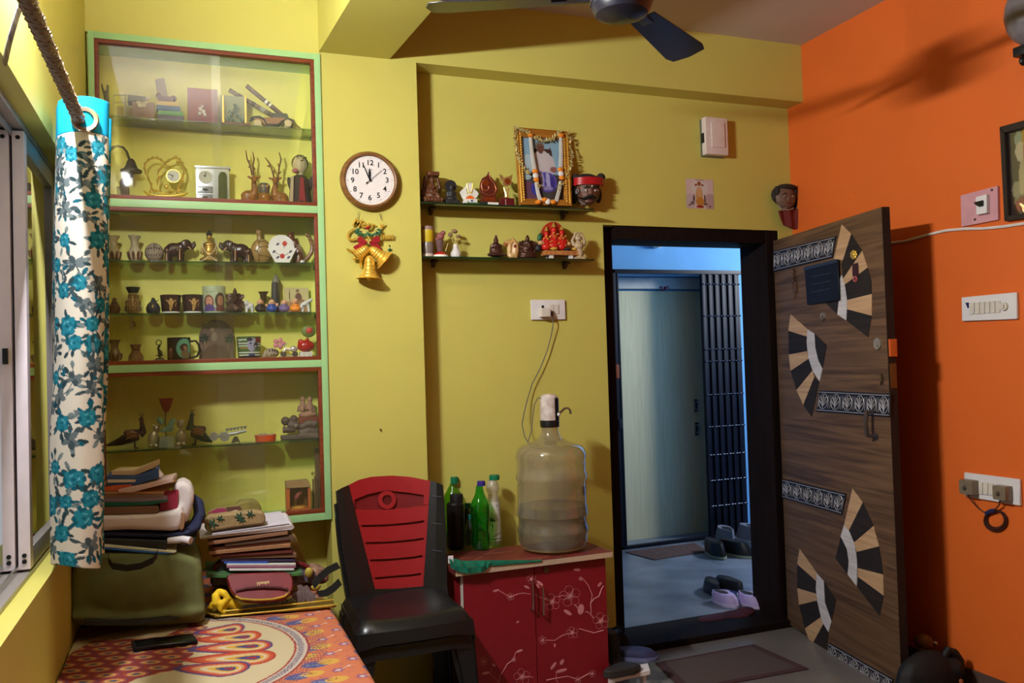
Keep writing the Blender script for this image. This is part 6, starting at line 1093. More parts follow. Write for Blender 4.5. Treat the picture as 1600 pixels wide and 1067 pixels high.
i.ball(m, 1335.5, 398, 3, 4.2, 1.6, -.006); i.part('gold_flower', m, gold); m = MB(); i.poly(m, [(1333.5, 412.5), (1342, 410.5), (1343, 429.5), (1334, 432)], -.006, -.003); i.part('red_card', m, mat('dark_red_card', (60, 26, 26), .5)); m = MB(); i.tube(m, [(1338+2.2*math.cos(t*.785), 436+4*math.sin(t*.785), -.005) for t in range(8)], .9, 5, True); i.part('pink_tassel', m, mat('pink_thread', (170, 80, 84), .7))
i = Item('bead_chain', 'thin brown bead chain hanging near the door hinge side', 'charm', 1243, 440, plane=DPL); m = MB()
for k in range(9): i.ball(m, 1241.5+(k % 2)*1.6, 421+k*3.4, 1.3, 1.6, 1.2, -.005, n=6)
i.poly(m, [(1239, 441), (1246, 440), (1247, 456), (1240, 457)], -.006, -.003); i.tube(m, [(1243, 456, -.005), (1243.5, 465, -.005)], .7); i.solo(m, mat('bead_brown', (88, 58, 38), .5, var=.3))

# ================================================================ CEILING FAN
FC = Vector((1.285, 2.30, 2.50)); fan = empty('ceiling_fan', FC+Vector((0, 0, .47-.001)), 'dark navy ceiling fan with long blades at the top of the picture', 'fan')
fm = mat('navy_fan_enamel', (34, 32, 44), .3, var=.05, spec=.6); off = Vector((0, 0, -.469))
m = MB(); m.lathe([(0, -.05), (.05, -.048), (.082, -.035), (.095, -.012), (.097, .02), (.085, .045), (.05, .06), (0, .06)], off, 32); i = None; m.build('motor_housing', fm, fan); m = MB(); m.lathe([(.098, .0), (.1, .004), (.098, .008)], off, 32); m.build('chrome_ring', MATS['dark_chrome'], fan); m = MB(); m.tube([off+Vector((0, 0, .05)), Vector((0, 0, -.06))], .011, 10); m.build('down_rod', fm, fan); m = MB(); m.lathe([(0, 0), (.055, 0), (.05, -.03), (.025, -.07), (0, -.07)], (0, 0, 0), 24); m.build('canopy', fm, fan)
for k in range(3):
    a = math.radians(37+120*k); R = Matrix.Translation(off) @ Matrix.Rotation(a, 4, 'Z') @ Matrix.Rotation(math.radians(-10), 4, 'X'); m = MB(); P = [(.17, -.045), (.55, -.075), (.60, -.065), (.615, 0), (.60, .06), (.55, .07), (.17, .045)]; t = [R @ Vector((x, y, .012)) for x, y in P]; m.prism(t, R.to_3x3() @ Vector((0, 0, .004)), .001); bl = m.build('blade', fm, fan); m = MB(); m.box(.08, .22, -.018, .018, .006, .012, .002, R); m.build('blade_arm', fm, bl)
# wall bulb that lights the room (just above the picture)
wl = empty('wall_lamp', (XL, 2.0, 2.45), 'lit white LED batten on the wall above the window, just out of the picture', 'lamp'); m = MB(); m.box(0, .03, -.165, .165, -.02, .02, .003); m.build('lamp_housing', white_pl, wl)
for y0, y1 in ((-.165, -.151), (.151, .165)): m = MB(); m.box(.03, .066, y0, y1, -.022, .022, .003); m.build('shade_cap', white_pl, wl)  # caps raised past the diffuser, added to cut light along the wall
m = MB(); m.lathe([(.018, -.15), (.018, .15)], (.031, 0, 0), 16, Matrix.Rotation(math.radians(90), 4, 'X'), -math.pi/2, math.pi/2)
lm, _nt, _b = newmat('bulb_glow'); _b.inputs['Base Color'].default_value = (1, 1, 1, 1); _b.inputs['Emission Color'].default_value = (0.97, 1.0, 1.06, 1); _b.inputs['Emission Strength'].default_value = LAMP
m.build('lamp_diffuser', lm, wl)

# ================================================================ CURTAIN, ROD
cp = printmat('curtain_print', .85, .1)
def curtain():
    zt, zb = 2.095, 0.905; nv = 620; nu = 480
    # plan path: zigzag folds; s = cloth width coordinate
    key = [(-.330, 2.60), (-.318, 2.50), (-.306, 2.44), (-.300, 2.415), (-.270, 2.375), (-.225, 2.360), (-.185, 2.40), (-.200, 2.455), (-.262, 2.475), (-.280, 2.50), (-.225, 2.53), (-.190, 2.56), (-.225, 2.61), (-.270, 2.63), (-.31, 2.68), (-.26, 2.72), (-.24, 2.77), (-.30, 2.81), (-.325, 2.86), (-.27, 2.91)]
    K = np.array(key); fine = []
    for a in range(len(K)-1):
        p0, p1, p2, p3 = K[max(a-1, 0)], K[a], K[a+1], K[min(a+2, len(K)-1)]
        for t in np.linspace(0, 1, 20, endpoint=False): fine.append(.5*((2*p1)+(-p0+p2)*t+(2*p0-5*p1+4*p2-p3)*t*t+(-p0+3*p1-3*p2+p3)*t**3))
    fine.append(K[-1]); fine = np.array(fine); sl = np.concatenate([[0], np.cumsum(np.linalg.norm(np.diff(fine, axis=0), axis=1))]); L = sl[-1]
    u = np.linspace(0, L, nu); px = np.interp(u, sl, fine[:, 0]); py = np.interp(u, sl, fine[:, 1]); v = np.linspace(0, zt-zb, nv); U, V = np.meshgrid(u, v); t = V/(zt-zb)
    X = px[None, :]*(1-.0*t)-.040*t+.006*np.sin(V*9+U*14)*t; Y = py[None, :]+.03*t*np.sin(V*3.1)*.5; X = np.maximum(X, -.336+.0*t); Z = zt-V-.012*np.sin(U*21)*(t > .97)
    P = np.stack([X, Y, Z], -1); C = canvas(nu, nv, (206, 194, 174)); rr = np.random.RandomState(11)
    def sub(cu, cv, r):
        a, b = np.searchsorted(u, [cu-r, cu+r]); c, d = np.searchsorted(v, [cv-r, cv+r]); return slice(c, d), slice(a, b)
    pts = []
    for _ in range(2500):
        q = (rr.uniform(0, L), rr.uniform(.1, zt-zb))
        if all((q[0]-p[0])**2+(q[1]-p[1])**2 > .047**2 for p in pts): pts.append(q)
    teal, teal2, teal3, lf, lf2 = (34, 116, 130), (20, 84, 98), (96, 164, 174), (62, 74, 76), (40, 60, 64)
    for n, (cu, cv) in enumerate(pts):
        for k in range(8):
            a = rr.uniform(0, 6.28); d = rr.uniform(.022, .040); lu, lv = cu+d*math.cos(a), cv+d*math.sin(a); s = sub(lu, lv, .03); blob(C[s], U[s], V[s], lu, lv, rr.uniform(.009, .014), rr.uniform(.004, .006), (lf, lf2, teal2, (110, 120, 118))[k % 4], a)
            s = sub((cu+lu)/2, (cv+lv)/2, .03); blob(C[s], U[s], V[s], (cu+lu)/2, (cv+lv)/2, d/2, .0012, lf2, a)
        R = rr.uniform(.016, .027); s = sub(cu, cv, .05)
        if n % 4 == 3: 
            for k in range(5): a = k*1.257+rr.uniform(0, 1); blob(C[s], U[s], V[s], cu+R*.5*math.cos(a), cv+R*.5*math.sin(a), R*.5, R*.32, lf if k % 2 else (96, 104, 104), a)
            continue
        for k in range(8): a = k*.785; blob(C[s], U[s], V[s], cu+R*.62*math.cos(a), cv+R*.62*math.sin(a), R*.52, R*.42, teal if k % 2 else teal2, a)
        blob(C[s], U[s], V[s], cu, cv, R*.72, R*.68, teal)
        for k in range(6): a = rr.uniform(0, 6.28); blob(C[s], U[s], V[s], cu+R*.45*math.cos(a), cv+R*.45*math.sin(a), R*.26, R*.07, teal3 if k % 2 else teal2, a+1.57)
        blob(C[s], U[s], V[s], cu, cv, R*.2, R*.16, teal2)
    C[V < .088] = lin((26, 152, 196)); C[(V >= .088) & (V < .091)] = lin((20, 110, 150))
    o = gridmesh('curtain', P, C, cp); md = o.modifiers.new('solid', 'SOLIDIFY'); md.thickness = .0016; md.offset = 0
    tag(o, 'floral teal and grey eyelet curtain with bright blue header, gathered at the window end', 'curtain'); return o
cur = curtain()
m = MB(); c = Vector((-.236, 2.358, 2.035)); m.lathe([(.021, -.004), (.030, -.006), (.033, 0), (.030, .006), (.021, .004), (.021, -.004)], c, 32, Matrix.Rotation(math.radians(90), 4, 'X') ); m.build('eyelet_ring', mat('eyelet_nickel', (206, 190, 170), .2, .9), cur)
rod = []; m = MB(); N = 150
for k in range(N+1): y = .7+(2.62-.7)*k/N; rod.append((-.250+.0*k, y, 2.036))
m.tube([rod[0], rod[-1]], .0145, 16); 
for st in range(3):
    m.tube([(-.250+.0135*math.cos(y*95+st*2.094), y, 2.036+.0135*math.sin(y*95+st*2.094)) for (_, y, _) in rod[::1]], .0042, 5)
o = m.build('curtain_rod', mat('rope_rod', (124, 100, 78), .5, .2, var=.1)); tag(o, 'brown rope-twist curtain rod running along the window wall', 'curtain rod')
m = MB(); m.box(XL, XL+.006, 1.24, 1.28, 1.99, 2.08, .002); m.tube([(XL+.006, 1.26, 2.036), (-.262, 1.26, 2.036)], .008, 8); m.build('rod_bracket', MATS['dark_chrome'], o)
A = [onX(x, y, -.29) for x, y in ((31, -8), (25, 8), (17, 32), (9, 58), (4, 80), (0, 100))]; B = [p+Vector((.0, .045, .006)) for p in A]; m = MB(); m.band(A, B, (.004, 0, 0)); o = m.build('patterned_strap', mat('zebra_strap', (40, 36, 34), .7, c2=(150, 140, 130), sc=45)); tag(o, 'black and grey patterned strap hanging beside the curtain rod, top left', 'strap')
md = o.modifiers.new('s', 'SUBSURF'); md.levels = md.render_levels = 2

# ================================================================ BED
ZB = .60
bed = empty('bed', (.03, 2.6, 0), 'low bed pushed against the window wall under the cabinet', 'bed')
m = MB(); m.box(-.365, .36, -1.0, .99, .0, .34, .006); m.build('bed_base', wood('bed_wood', (60, 38, 26), (88, 58, 40), 'Y', .5), bed); m = MB(); m.box(-.362, .375, -1.0, .995, .341, ZB-.006, .02); m.build('mattress', mat('mattress_ticking', (186, 170, 150), .8), bed)
def bedsheet():
    x0, xe, y0, y1 = -.335, .425, 1.62, 3.598; nu, nv = 330, 640
    Lt = xe-x0; R = .025; Ld = .27; L = Lt-R+R*math.pi/2+Ld
    u = np.linspace(0, L, nu); v = np.linspace(y0, y1, nv); U, V = np.meshgrid(u, v)
    a = np.clip((U-(Lt-R))/R, 0, math.pi/2); X = np.where(U < Lt-R, x0+U, xe-R+R*np.sin(a)); d = np.maximum(0, U-(Lt-R)-R*math.pi/2); Z = ZB-R*(1-np.cos(a))-d; X = X+d*.03+.010*np.sin(V*17)*np.minimum(1, d/.2); X += np.where(a > 0, -.0*V, 0); X += np.where(V > 2.7, -.015*(V-2.7)/.8, 0)*(U/L)
    Z += .0025*np.sin(U*22+V*9)*np.sin(V*13)*(d == 0)*.6
    P = np.stack([X, V, Z], -1); C = canvas(nu, nv, (208, 122, 86)); S, T = x0+U, V   # flat cloth coordinates
    p = [onZ(*q, ZB) for q in ((483.5, 1014.5), (389, 965.5), (431, 1065))]; (ax, ay), (bx, by), (cx, cy) = [(q.x, q.y) for q in p]
    D = 2*(ax*(by-cy)+bx*(cy-ay)+cx*(ay-by)); ox = ((ax*ax+ay*ay)*(by-cy)+(bx*bx+by*by)*(cy-ay)+(cx*cx+cy*cy)*(ay-by))/D; oy = ((ax*ax+ay*ay)*(cx-bx)+(bx*bx+by*by)*(ax-cx)+(cx*cx+cy*cy)*(bx-ax))/D; RR = math.hypot(ax-ox, ay-oy)
    r = np.hypot(S-ox, T-oy); an = np.arctan2(T-oy, S-ox); rs = np.random.RandomState(4)
    # border field: dashes, blue pods with yellow tips, little white sprigs
    def B(cu, cv, ru, rv, col, rot): 
        w = max(ru, rv)+.004; sl_ = (slice(*np.searchsorted(v, [cv-w, cv+w])), slice(*np.searchsorted(u+x0, [cu-w, cu+w]))); blob(C[sl_], S[sl_], T[sl_], cu, cv, ru, rv, col, rot)
    for k in range(2600): q = (rs.uniform(x0, x0+L), rs.uniform(y0, y1)); B(q[0], q[1], .008, .0012, [(120, 92, 110), (206, 140, 90), (176, 74, 60)][k % 3], rs.uniform(-.5, .5))
    gy = np.arange(y0, y1, .068)
    for n, yy in enumerate(gy):
        for mcol in range(11):
            xx = x0+.03+mcol*.10+(.05 if n % 2 else 0); rot = rs.uniform(-.3, .5)
            if mcol % 2 == n % 2:
                B(xx, yy, .036, .021, (84, 98, 146), rot); B(xx+.036, yy+.006, .030, .021, (214, 168, 78), rot)
                for e in range(12): B(xx+rs.uniform(-.02, .02), yy+rs.uniform(-.01, .01), .004, .0012, (176, 176, 190), rot+.6); B(xx+.028+rs.uniform(-.016, .016), yy+.006+rs.uniform(-.01, .01), .0028, .0022, (150, 96, 60), 0)
                B(xx, yy+.022, .03, .004, (140, 96, 130), rot)
            else:
                for e in range(6): B(xx+.011*math.cos(e*1.05), yy+.009*math.sin(e*1.05), .007, .005, (150, 90, 120), e)
                B(xx, yy, .008, .006, (206, 190, 190), 0); B(xx+.022, yy+.014, .016, .0016, (226, 206, 190), .8); B(xx+.03, yy+.018, .005, .004, (226, 206, 190), 0)
    inside = r < RR; cream = lin((206, 188, 148)); C[inside] = cream
    for lo, hi, col in ((-.006, 0, (150, 60, 66)), (-.012, -.008, (206, 190, 170)), (-.034, -.012, (190, 176, 164)), (-.042, -.036, (160, 60, 60))): C[(r > RR+lo) & (r <= RR+hi)] = lin(col)
    chk = (r > RR-.031) & (r < RR-.016) & (np.floor(an*90) % 2 == np.floor((r-RR)*300) % 2); C[chk] = lin((110, 96, 112))
    out = (r > RR) & (r < RR+.05) & (np.floor(an*60) % 2 == 0) & (np.floor((r-RR)*220+an*30) % 2 == 0); C[out] = lin((110, 80, 92))
    # tail of the printed peacock: scalloped body, long tip feathers
    fan_px = [(60, 415), (90, 345), (150, 285), (240, 232), (330, 222), (430, 222), (560, 215), (690, 150), (760, 165), (720, 225), (690, 290), (640, 330), (660, 355), (560, 372), (440, 400), (380, 430), (250, 470), (100, 480)]
    fw = [onZ(60+x/2.857, 920+y/2.857, ZB) for x, y in fan_px]; fw = [(q.x, q.y) for q in fw]
    ins = np.zeros_like(S, bool)
    for (x1_, y1_), (x2_, y2_) in zip(fw, fw[1:]+fw[:1]): ins ^= ((y1_ > T) != (y2_ > T)) & (S < (x2_-x1_)*(T-y1_)/(y2_-y1_+1e-9)+x1_)
    C[ins] = lin((150, 62, 50))
    dirx, diry = .93, -.36; A_ = S*dirx+T*diry; N_ = -S*diry+T*dirx
    ca, cn = .078, .043; row = np.floor(N_/cn); aa = (A_/ca+.5*(row % 2)) % 1-.5; nn = (N_/cn) % 1-.5; e = np.hypot(aa/.48, nn/.46)
    for rad, col in ((1.0, (96, 66, 100)), (.88, (176, 84, 50)), (.66, (206, 160, 110)), (.5, (190, 140, 60)), (.3, (70, 76, 110))): C[ins & (e < rad) & (aa > -.42)] = lin(col)
    for n, (a_, b_) in enumerate((((690, 195), (920, 176)), ((690, 228), (993, 211)), ((660, 268), (1045, 255)), ((640, 315), (1058, 305)), ((600, 352), (935, 360)))):
        p0, p1 = onZ(60+a_[0]/2.857, 920+a_[1]/2.857, ZB), onZ(60+b_[0]/2.857, 920+b_[1]/2.857, ZB); ln = math.hypot(p1.x-p0.x, p1.y-p0.y); dx, dy = (p1.x-p0.x)/ln, (p1.y-p0.y)/ln
        s_ = ((S-p0.x)*dx+(T-p0.y)*dy)/ln; t_ = -(S-p0.x)*dy+(T-p0.y)*dx; fk = lambda q: np.where(q < .74, np.clip(q/.74, 0, 1)**.55, np.sqrt(np.clip(1-((q-.74)/.26)**2, 0, 1)))*.060
        for f, col in ((1, (92, 74, 118) if n % 2 == 0 else (176, 66, 52)), (.86, (186, 76, 60) if n % 2 == 0 else (196, 90, 60)), (.68, (214, 150, 100)), (.54, (212, 196, 160)), (.42, (210, 166, 66)), (.27, (70, 74, 124)), (.12, (170, 50, 44))):
            q = .78+(s_-.78)/f; C[(np.abs(t_)/f < fk(q)) & (q > 0) & (q < 1)] = lin(col)
    C *= .74
    o = gridmesh('bedsheet', P, C, printmat('cotton_print', .9, .1)); tag(o, 'orange and cream bedsheet printed with a peacock tail inside a ringed circle', 'bedsheet'); return o
bedsheet()

# ================================================================ THINGS ON THE BED
def BI(name, label, cat, px, py, group=None, z=ZB+.003): return Item(name, label, cat, px, py, None, group, z)
i = BI('phone', 'black phone lying flat in front of the green bag', 'phone', 256, 1005)
c4 = [onZ(x, y, ZB+.012)-i.O for x, y in ((205, 1001), (301, 989.5), (309, 1000), (208, 1013))]; m = MB(); m.prism([p+Vector((0, 0, .001)) for p in c4], (0, 0, -.010), .002); bd = i.part('phone_body', m, mat('phone_black', (22, 22, 26), .35, var=.05)); m = MB(); m.prism([c4[k]*.9+(c4[0]+c4[1]+c4[2]+c4[3])*.025+Vector((0, 0, .0016)) for k in range(4)], (0, 0, -.001)); i.part('phone_screen', m, mat('phone_glass', (12, 12, 16), .08, spec=.6), bd)
# green bag (front plane leans slightly)
i = BI('green_bag', 'large olive green zipped cloth bag with black handle under the book stack', 'bag', 215, 990)
YBF = i.O.y; olive = mat('olive_canvas', (100, 104, 60), .85, var=.12, sc=20, bump=.3, bsc=900)
i = Item('green_bag', i.label, 'bag', 215, 990, YBF, None, ZB+.007)
m = MB(); fr_ = [(113, 878), (150, 876), (220, 876), (280, 878), (306, 884), (316, 897), (318, 930), (321, 962), (323, 976), (318, 986), (240, 992), (150, 992), (112, 990), (108, 965)]
m.prism([i.v(x, y, 0) for x, y in fr_], (0.0, .30, 0), .012); m2 = m.mesh('t'); t_ = bmesh.new(); t_.from_mesh(m2); bmesh.ops.triangulate(t_, faces=t_.faces); m = MB(); m._add(t_)
i.tube(m, [(112, 975, 0), (200, 976, -.006), (300, 968, -.004), (321, 964, .005)], [8, 9, 9, 6], 10); i.ball(m, 215, 930, 88, 50, 26, .02); bg = i.sculpt('bag_body', olive, m, .007, smooth_it=6)
zz = -.036; m = MB(); A = [(135, 975), (180, 976), (230, 974), (280, 968), (305, 964)]; m.band([i.v(x, y, zz+.004*k*k*.6) for k, (x, y) in enumerate(A)], [i.v(x, y+7, zz-.004+.004*k*k*.6) for k, (x, y) in enumerate(A)], (0, .02, 0)); i.part('zip_flap', m, mat('zip_black', (30, 30, 24), .7), bg)
m = MB(); A = [(171, 876, -.008), (172, 886, -.046), (178, 894, -.055), (200, 897, -.058), (222, 894, -.055), (240, 886, -.05), (246, 880, -.03), (247, 874, -.0)]; P3 = [i.v(*q) for q in A]; m.band(P3, [p+Vector((.0, -.002, .019)) for p in P3], (0, -.005, 0)); i.part('carry_handle', m, mat('black_webbing', (28, 27, 24), .8), bg)
m = MB(); P3 = [i.v(x, y, d) for x, y, d in ((286, 864, .01), (292, 858, .08), (296, 853, .2))]; m.band(P3, [p+Vector((.028, 0, -.003)) for p in P3], (0, 0, .004)); i.part('side_strap', m, MATS['black_webbing'], bg); snap(i)
# --- left stack, resting on the bag
YS1 = YBF+.03
def slab(name, label, cat, P, dep, mm, group=None, Y=YS1, off=0.0, lean=0.0, bev=.001, pages=None):
    """book/folder: front face read as a px quad, real depth behind it"""
    xs = [p[0] for p in P]; ys = [p[1] for p in P]; it = Item(name, label, cat, sum(xs)/len(xs), max(ys), Y, group); m = MB(); m.prism([it.v(x, y, off) for x, y in P], (lean, dep, 0), bev)
    if pages is None: return it.solo(m, mm, smooth=False)
    bd = it.part('cover', m, mm, smooth=False); m = MB(); q = pages; m.prism([it.v(x, y, off-.0015) for x, y in q], (0, .004, 0)); it.part('pages', m, mat('page_edges', (206, 190, 160), .8, var=.1, stretch=(4, 4, 300)), bd, smooth=False); return it.root
G1 = 'books and folders stacked on the green bag'
mk = lambda k, c, **kw: mat(k, c, kw.pop('rough', .6), **kw)
slab('folder', 'blue and white folder at the very bottom of the left book stack', 'folder', [(152, 848), (276, 859.5), (272, 862.5), (152, 851.5)], .22, mk('white_blue', (206, 206, 176)), G1, off=-.02); slab('file', 'bright blue file edge just under the white folder on the green bag', 'file', [(152, 851.8), (268, 862), (258, 864.5), (152, 855)], .21, mk('bright_blue', (34, 96, 170)), G1, off=-.022)
i = slab('spiral_notebook', 'black spiral-bound notebook above the blue folder', 'notebook', [(152, 840), (262, 844), (260, 858), (152, 847)], .22, mk('black_card', (34, 36, 36)), G1, off=-.01); 
i = Item('paper_roll', 'rolled white paper poking out under the navy bag', 'paper', 282, 848, YS1); m = MB(); i.tube(m, [(262, 845, .0), (285, 842, -.005), (298, 843, -.02)], [5, 6, 6.5], 14); i.solo(m, mk('white_paper', (206, 198, 200)))
i = Item('navy_bag', 'folded navy blue cloth bag under the white cloth bag', 'bag', 235, 842, YS1); nv_ = mat('navy_cloth', (28, 32, 62), .85, var=.2, sc=15); m = MB(); m.prism([i.v(x, y, .0) for x, y in ((152, 829), (200, 832), (260, 834), (296, 828), (300, 836), (270, 842), (152, 840))], (0, .2, 0), .006); i.tube(m, [(270, 837, .06), (300, 832, .06), (313, 812, .09), (310, 795, .13), (300, 785, .16)], [6, 10, 11, 10, 6], 12); i.tube(m, [(290, 838, .03), (308, 828, .05), (314, 808, .07)], [6, 8, 7], 10); i.sculpt('navy_bag', nv_, m, .006, solo=True, smooth_it=5)
i = Item('white_cloth_bag', 'white cloth bag with maroon patch, bulging under the notebooks', 'bag', 225, 830, YS1); wc = mat('white_canvas', (208, 198, 194), .85, var=.05, bump=.3, bsc=400); m = MB(); m.prism([i.v(x, y, -.006) for x, y in ((152, 804), (200, 803), (250, 801), (280, 797), (289, 800), (284, 826), (276, 830), (200, 828), (152, 830))], (0, .19, 0), .01); i.poly(m, [(262, 800), (270, 762), (281, 753), (293, 755), (303, 766), (304, 784), (296, 812), (288, 826)], .03, .17, .012); i.tube(m, [(282, 754, .05), (283, 790, .04), (278, 800, 0)], [4, 4, 4]); wb = i.sculpt('bag_cloth', wc, m, .006, smooth_it=5); m = MB(); i.poly(m, [(250, 770), (278.5, 766), (277.5, 795), (250, 801)], .020, .026); i.part('maroon_patch', m, mk('maroon_print', (150, 40, 66)), wb)
m = MB(); i.poly(m, [(283, 800), (290, 803), (288, 824), (283, 829), (280, 826)], -.004, .01, .002); i.part('brown_side', m, mk('tan_side', (150, 112, 80)), wb)
slab('notebook', 'brown dog-eared notebooks lying on the white cloth bag', 'notebook', [(152, 792), (246, 790.5), (249, 797), (246, 801.5), (152, 804)], .17, mat('brown_pages', (116, 84, 66), .8, var=.3, stretch=(3, 3, 500)), G1, off=.0)
slab('green_folder', 'dark green plastic folder in the middle of the left stack', 'folder', [(152, 785), (200, 783), (225, 784), (262, 780), (263, 783), (240, 788.5), (200, 790.5), (152, 791)], .17, mk('green_plastic', (20, 90, 70), rough=.3), G1)
slab('paper_file', 'mauve-edged paper file on the green folder', 'file', [(152, 778), (250, 776.5), (261, 775), (262, 781), (220, 784), (152, 784.5)], .17, mk('mauve_edge', (120, 100, 106)), G1); slab('exercise_book', 'brown exercise books under the tilted white book', 'book', [(152, 771), (256, 771.5), (257, 776), (152, 778)], .18, mat('brown_edges', (126, 96, 72), .8, var=.3, stretch=(3, 3, 500)), G1)
i = Item('brown_envelope', 'tan paper envelope lying loosely near the top of the left stack', 'envelope', 215, 772, YS1); m = MB(); m.prism([i.v(152, 771, .0), i.v(255, 771, .0), i.v(255, 771, .0)+Vector((.04, .17, .012)), i.v(152, 771, 0)+Vector((0, .17, .012))], (0, 0, .006)); i.solo(m, mk('tan_paper', (176, 130, 84)), smooth=False)
slab('white_book', 'white-spined paperback lying askew near the top of the left stack', 'book', [(184, 764.5), (270, 746), (271, 752.5), (206, 769), (186, 769)], .13, mk('pink_white_spine', (196, 168, 156)), G1, off=-.005, lean=.01); slab('orange_book', 'orange book half covered by the curtain', 'book', [(152, 762), (203, 755), (207, 758.5), (186, 766.5), (152, 768)], .14, mk('orange_cover', (190, 84, 46)), G1)
slab('blue_book', 'blue covered book second from the top of the left stack', 'book', [(166, 744), (210, 744), (247, 732), (248, 746), (215, 757), (166, 758)], .13, mk('blue_cover', (52, 82, 130)), G1, pages=[(168, 749), (212, 749), (212, 753), (168, 754)]); slab('top_book', 'cream-paged paperback on the very top of the left stack', 'book', [(174, 736), (208, 735), (240, 722), (240, 731), (212, 743), (174, 742.5)], .10, mk('cream_cover', (190, 166, 130)), G1, off=.005, lean=.015)
i = Item('loose_sheet', 'white sheet sticking out behind the top book', 'paper', 248, 742, YS1+.06); m = MB(); m.prism([i.v(240, 722, 0), i.v(256, 741, -.01), i.v(250, 745, -.02), i.v(236, 735, -.01)], (0, .004, 0)); i.solo(m, mk('white_paper', (206, 198, 200)), smooth=False)

# --- right pile on the bed
YR = 3.02
G2 = 'papers in the right pile on the bed'
kw = dict(Y=YR)
slab('green_booklet', 'green printed booklet at the bottom of the right pile', 'booklet', [(322, 893), (400, 897), (471, 891), (471, 896), (400, 901), (322, 899)], .20, mat('green_print', (74, 130, 60), .6, c2=(60, 70, 60), sc=40), G2, off=-.03, **kw)
for k, (x0, x1, y, c, lab) in enumerate(((358, 459, 887.5, (216, 210, 206), 'white-edged magazine, lowest of the magazines in the right pile'), (354, 462, 883.5, (150, 90, 110), 'magazine with pink and black edge in the right pile'), (354, 462, 880, (206, 204, 196), 'thin magazine with cream edge in the right pile'), (350, 419, 877.5, (40, 84, 170), 'blue-edged magazine in the right pile'), (346, 462, 874.5, (56, 40, 70), 'purple-black magazine topmost of the magazines in the right pile'))):
    slab('magazine', lab, 'magazine', [(x0, y), (x1, y-.5), (x1, y+2.8), (x0, y+3.2)], .18, mk('mag%d' % k, c), G2, off=-.012+.003*k, **kw)
for k, (P, c, lab) in enumerate((([(344, 869), (463, 864), (464, 871), (344, 873.5)], (120, 84, 60), 'brown folder directly on the magazines'), ([(330, 866), (456, 859), (457, 863.5), (332, 870)], (104, 44, 36), 'maroon-edged brown folder in the right pile'), ([(326, 861), (453, 848.5), (454, 854), (327, 866)], (150, 106, 70), 'light tan folder with thick edge in the right pile'), ([(331, 855), (452, 843), (455, 848), (332, 860)], (110, 66, 48), 'reddish brown folder in the middle of the right pile'), ([(350, 848), (458, 836), (462, 842), (352, 853)], (92, 70, 56), 'crumpled dark brown folder in the right pile'), ([(324, 846), (449, 829), (449.5, 834), (325, 851)], (136, 94, 66), 'brown folder just below the white papers'))):
    slab('brown_folder', lab, 'folder', P, .19, mat('folder%d' % k, c, .7, var=.1), G2, off=-.006*(k % 3), lean=.005*(k % 2), **kw)
i = Item('white_papers', 'stack of white papers on top of the brown folders', 'paper', 390, 836, YR); m = MB(); P = [i.v(312, 840, -.005), i.v(330, 835, -.015), i.v(455, 819, -.012), i.v(460, 824, -.008), i.v(455, 827, -.008), i.v(312, 842.5, -.005)]; m.prism(P, (.0, .20, .012), .001); bd = i.part('sheets', m, mk('white_paper', (206, 198, 200)), smooth=False); m = MB(); q = [i.v(332, 834.5, -.012), i.v(452, 818, -.010)]; q += [q[1]+Vector((-.012, .19, .014)), q[0]+Vector((.0, .19, .014))]; m.prism([p+Vector((0, 0, .002)) for p in q], (0, 0, .0008)); i.part('top_sheet', m, mk('grey_paper', (196, 188, 196)), bd, smooth=False)
i = Item('painted_pouch', 'beige painted pouch with green bamboo leaves on the white papers', 'pouch', 368, 830, YR-.01); m = MB(); m.prism([i.v(x, y, 0) for x, y in ((320, 814), (326, 806), (352, 803), (400, 798), (413, 801), (416, 812), (412, 819), (370, 824), (326, 831), (320, 828))], (0, .05, 0), .006); bd = i.part('pouch_body', m, mat('beige_jute', (148, 124, 84), .85, var=.15, sc=60)); m = MB()
for cx, cy, s in ((333, 818, 1.0), (375, 807, .9), (392, 803, .8), (345, 810, .7), (378, 812, .7)):
    for k in range(6): a = k*.9+.4; i.ball(m, cx+5*s*math.cos(a), cy+4*s*math.sin(a), 5*s, 1.3*s, 1, -.0015, -math.degrees(a))
i.part('bamboo_leaf', m, mk('leaf_paint', (36, 74, 52)), bd); m = MB(); m.prism([i.v(x, y, .052) for x, y in ((324, 805), (340, 797), (370, 795), (378, 788), (400, 786), (409, 793), (411, 802))]+[i.v(352, 806, .045)], (0, .07, 0), .004); fl = i.part('pouch_back', m, mat('olive_paint', (120, 110, 52), .8, var=.2)); m = MB(); m.prism([i.v(x, y, .049) for x, y in ((323, 806), (340, 798), (352, 797), (356, 803))], (0, .003, 0)); i.part('pink_paint', m, mk('magenta_paint', (150, 50, 86)), fl, smooth=False); m = MB(); m.prism([i.v(x, y, .049) for x, y in ((356, 803), (354, 796), (376, 794), (380, 800))], (0, .003, 0)); i.part('brown_paint', m, mk('brown_paint', (90, 58, 48)), fl, smooth=False); m = MB(); i.tube(m, [(360, 804, .04), (367, 801.5, .04), (372, 801, .045)], 1.6); i.part('cream_feather', m, mk('cream_cover', (190, 166, 130)), bd)
i = Item('brown_paper_bag', 'brown paper bag standing behind the right pile against the wall', 'bag', 470, 890, 3.30); m = MB(); i.poly(m, [(452, 835), (463, 838), (482, 886), (455, 889)], 0, .06, .003); i.solo(m, mat('kraft_paper', (130, 100, 40), .8, var=.1), smooth=False)
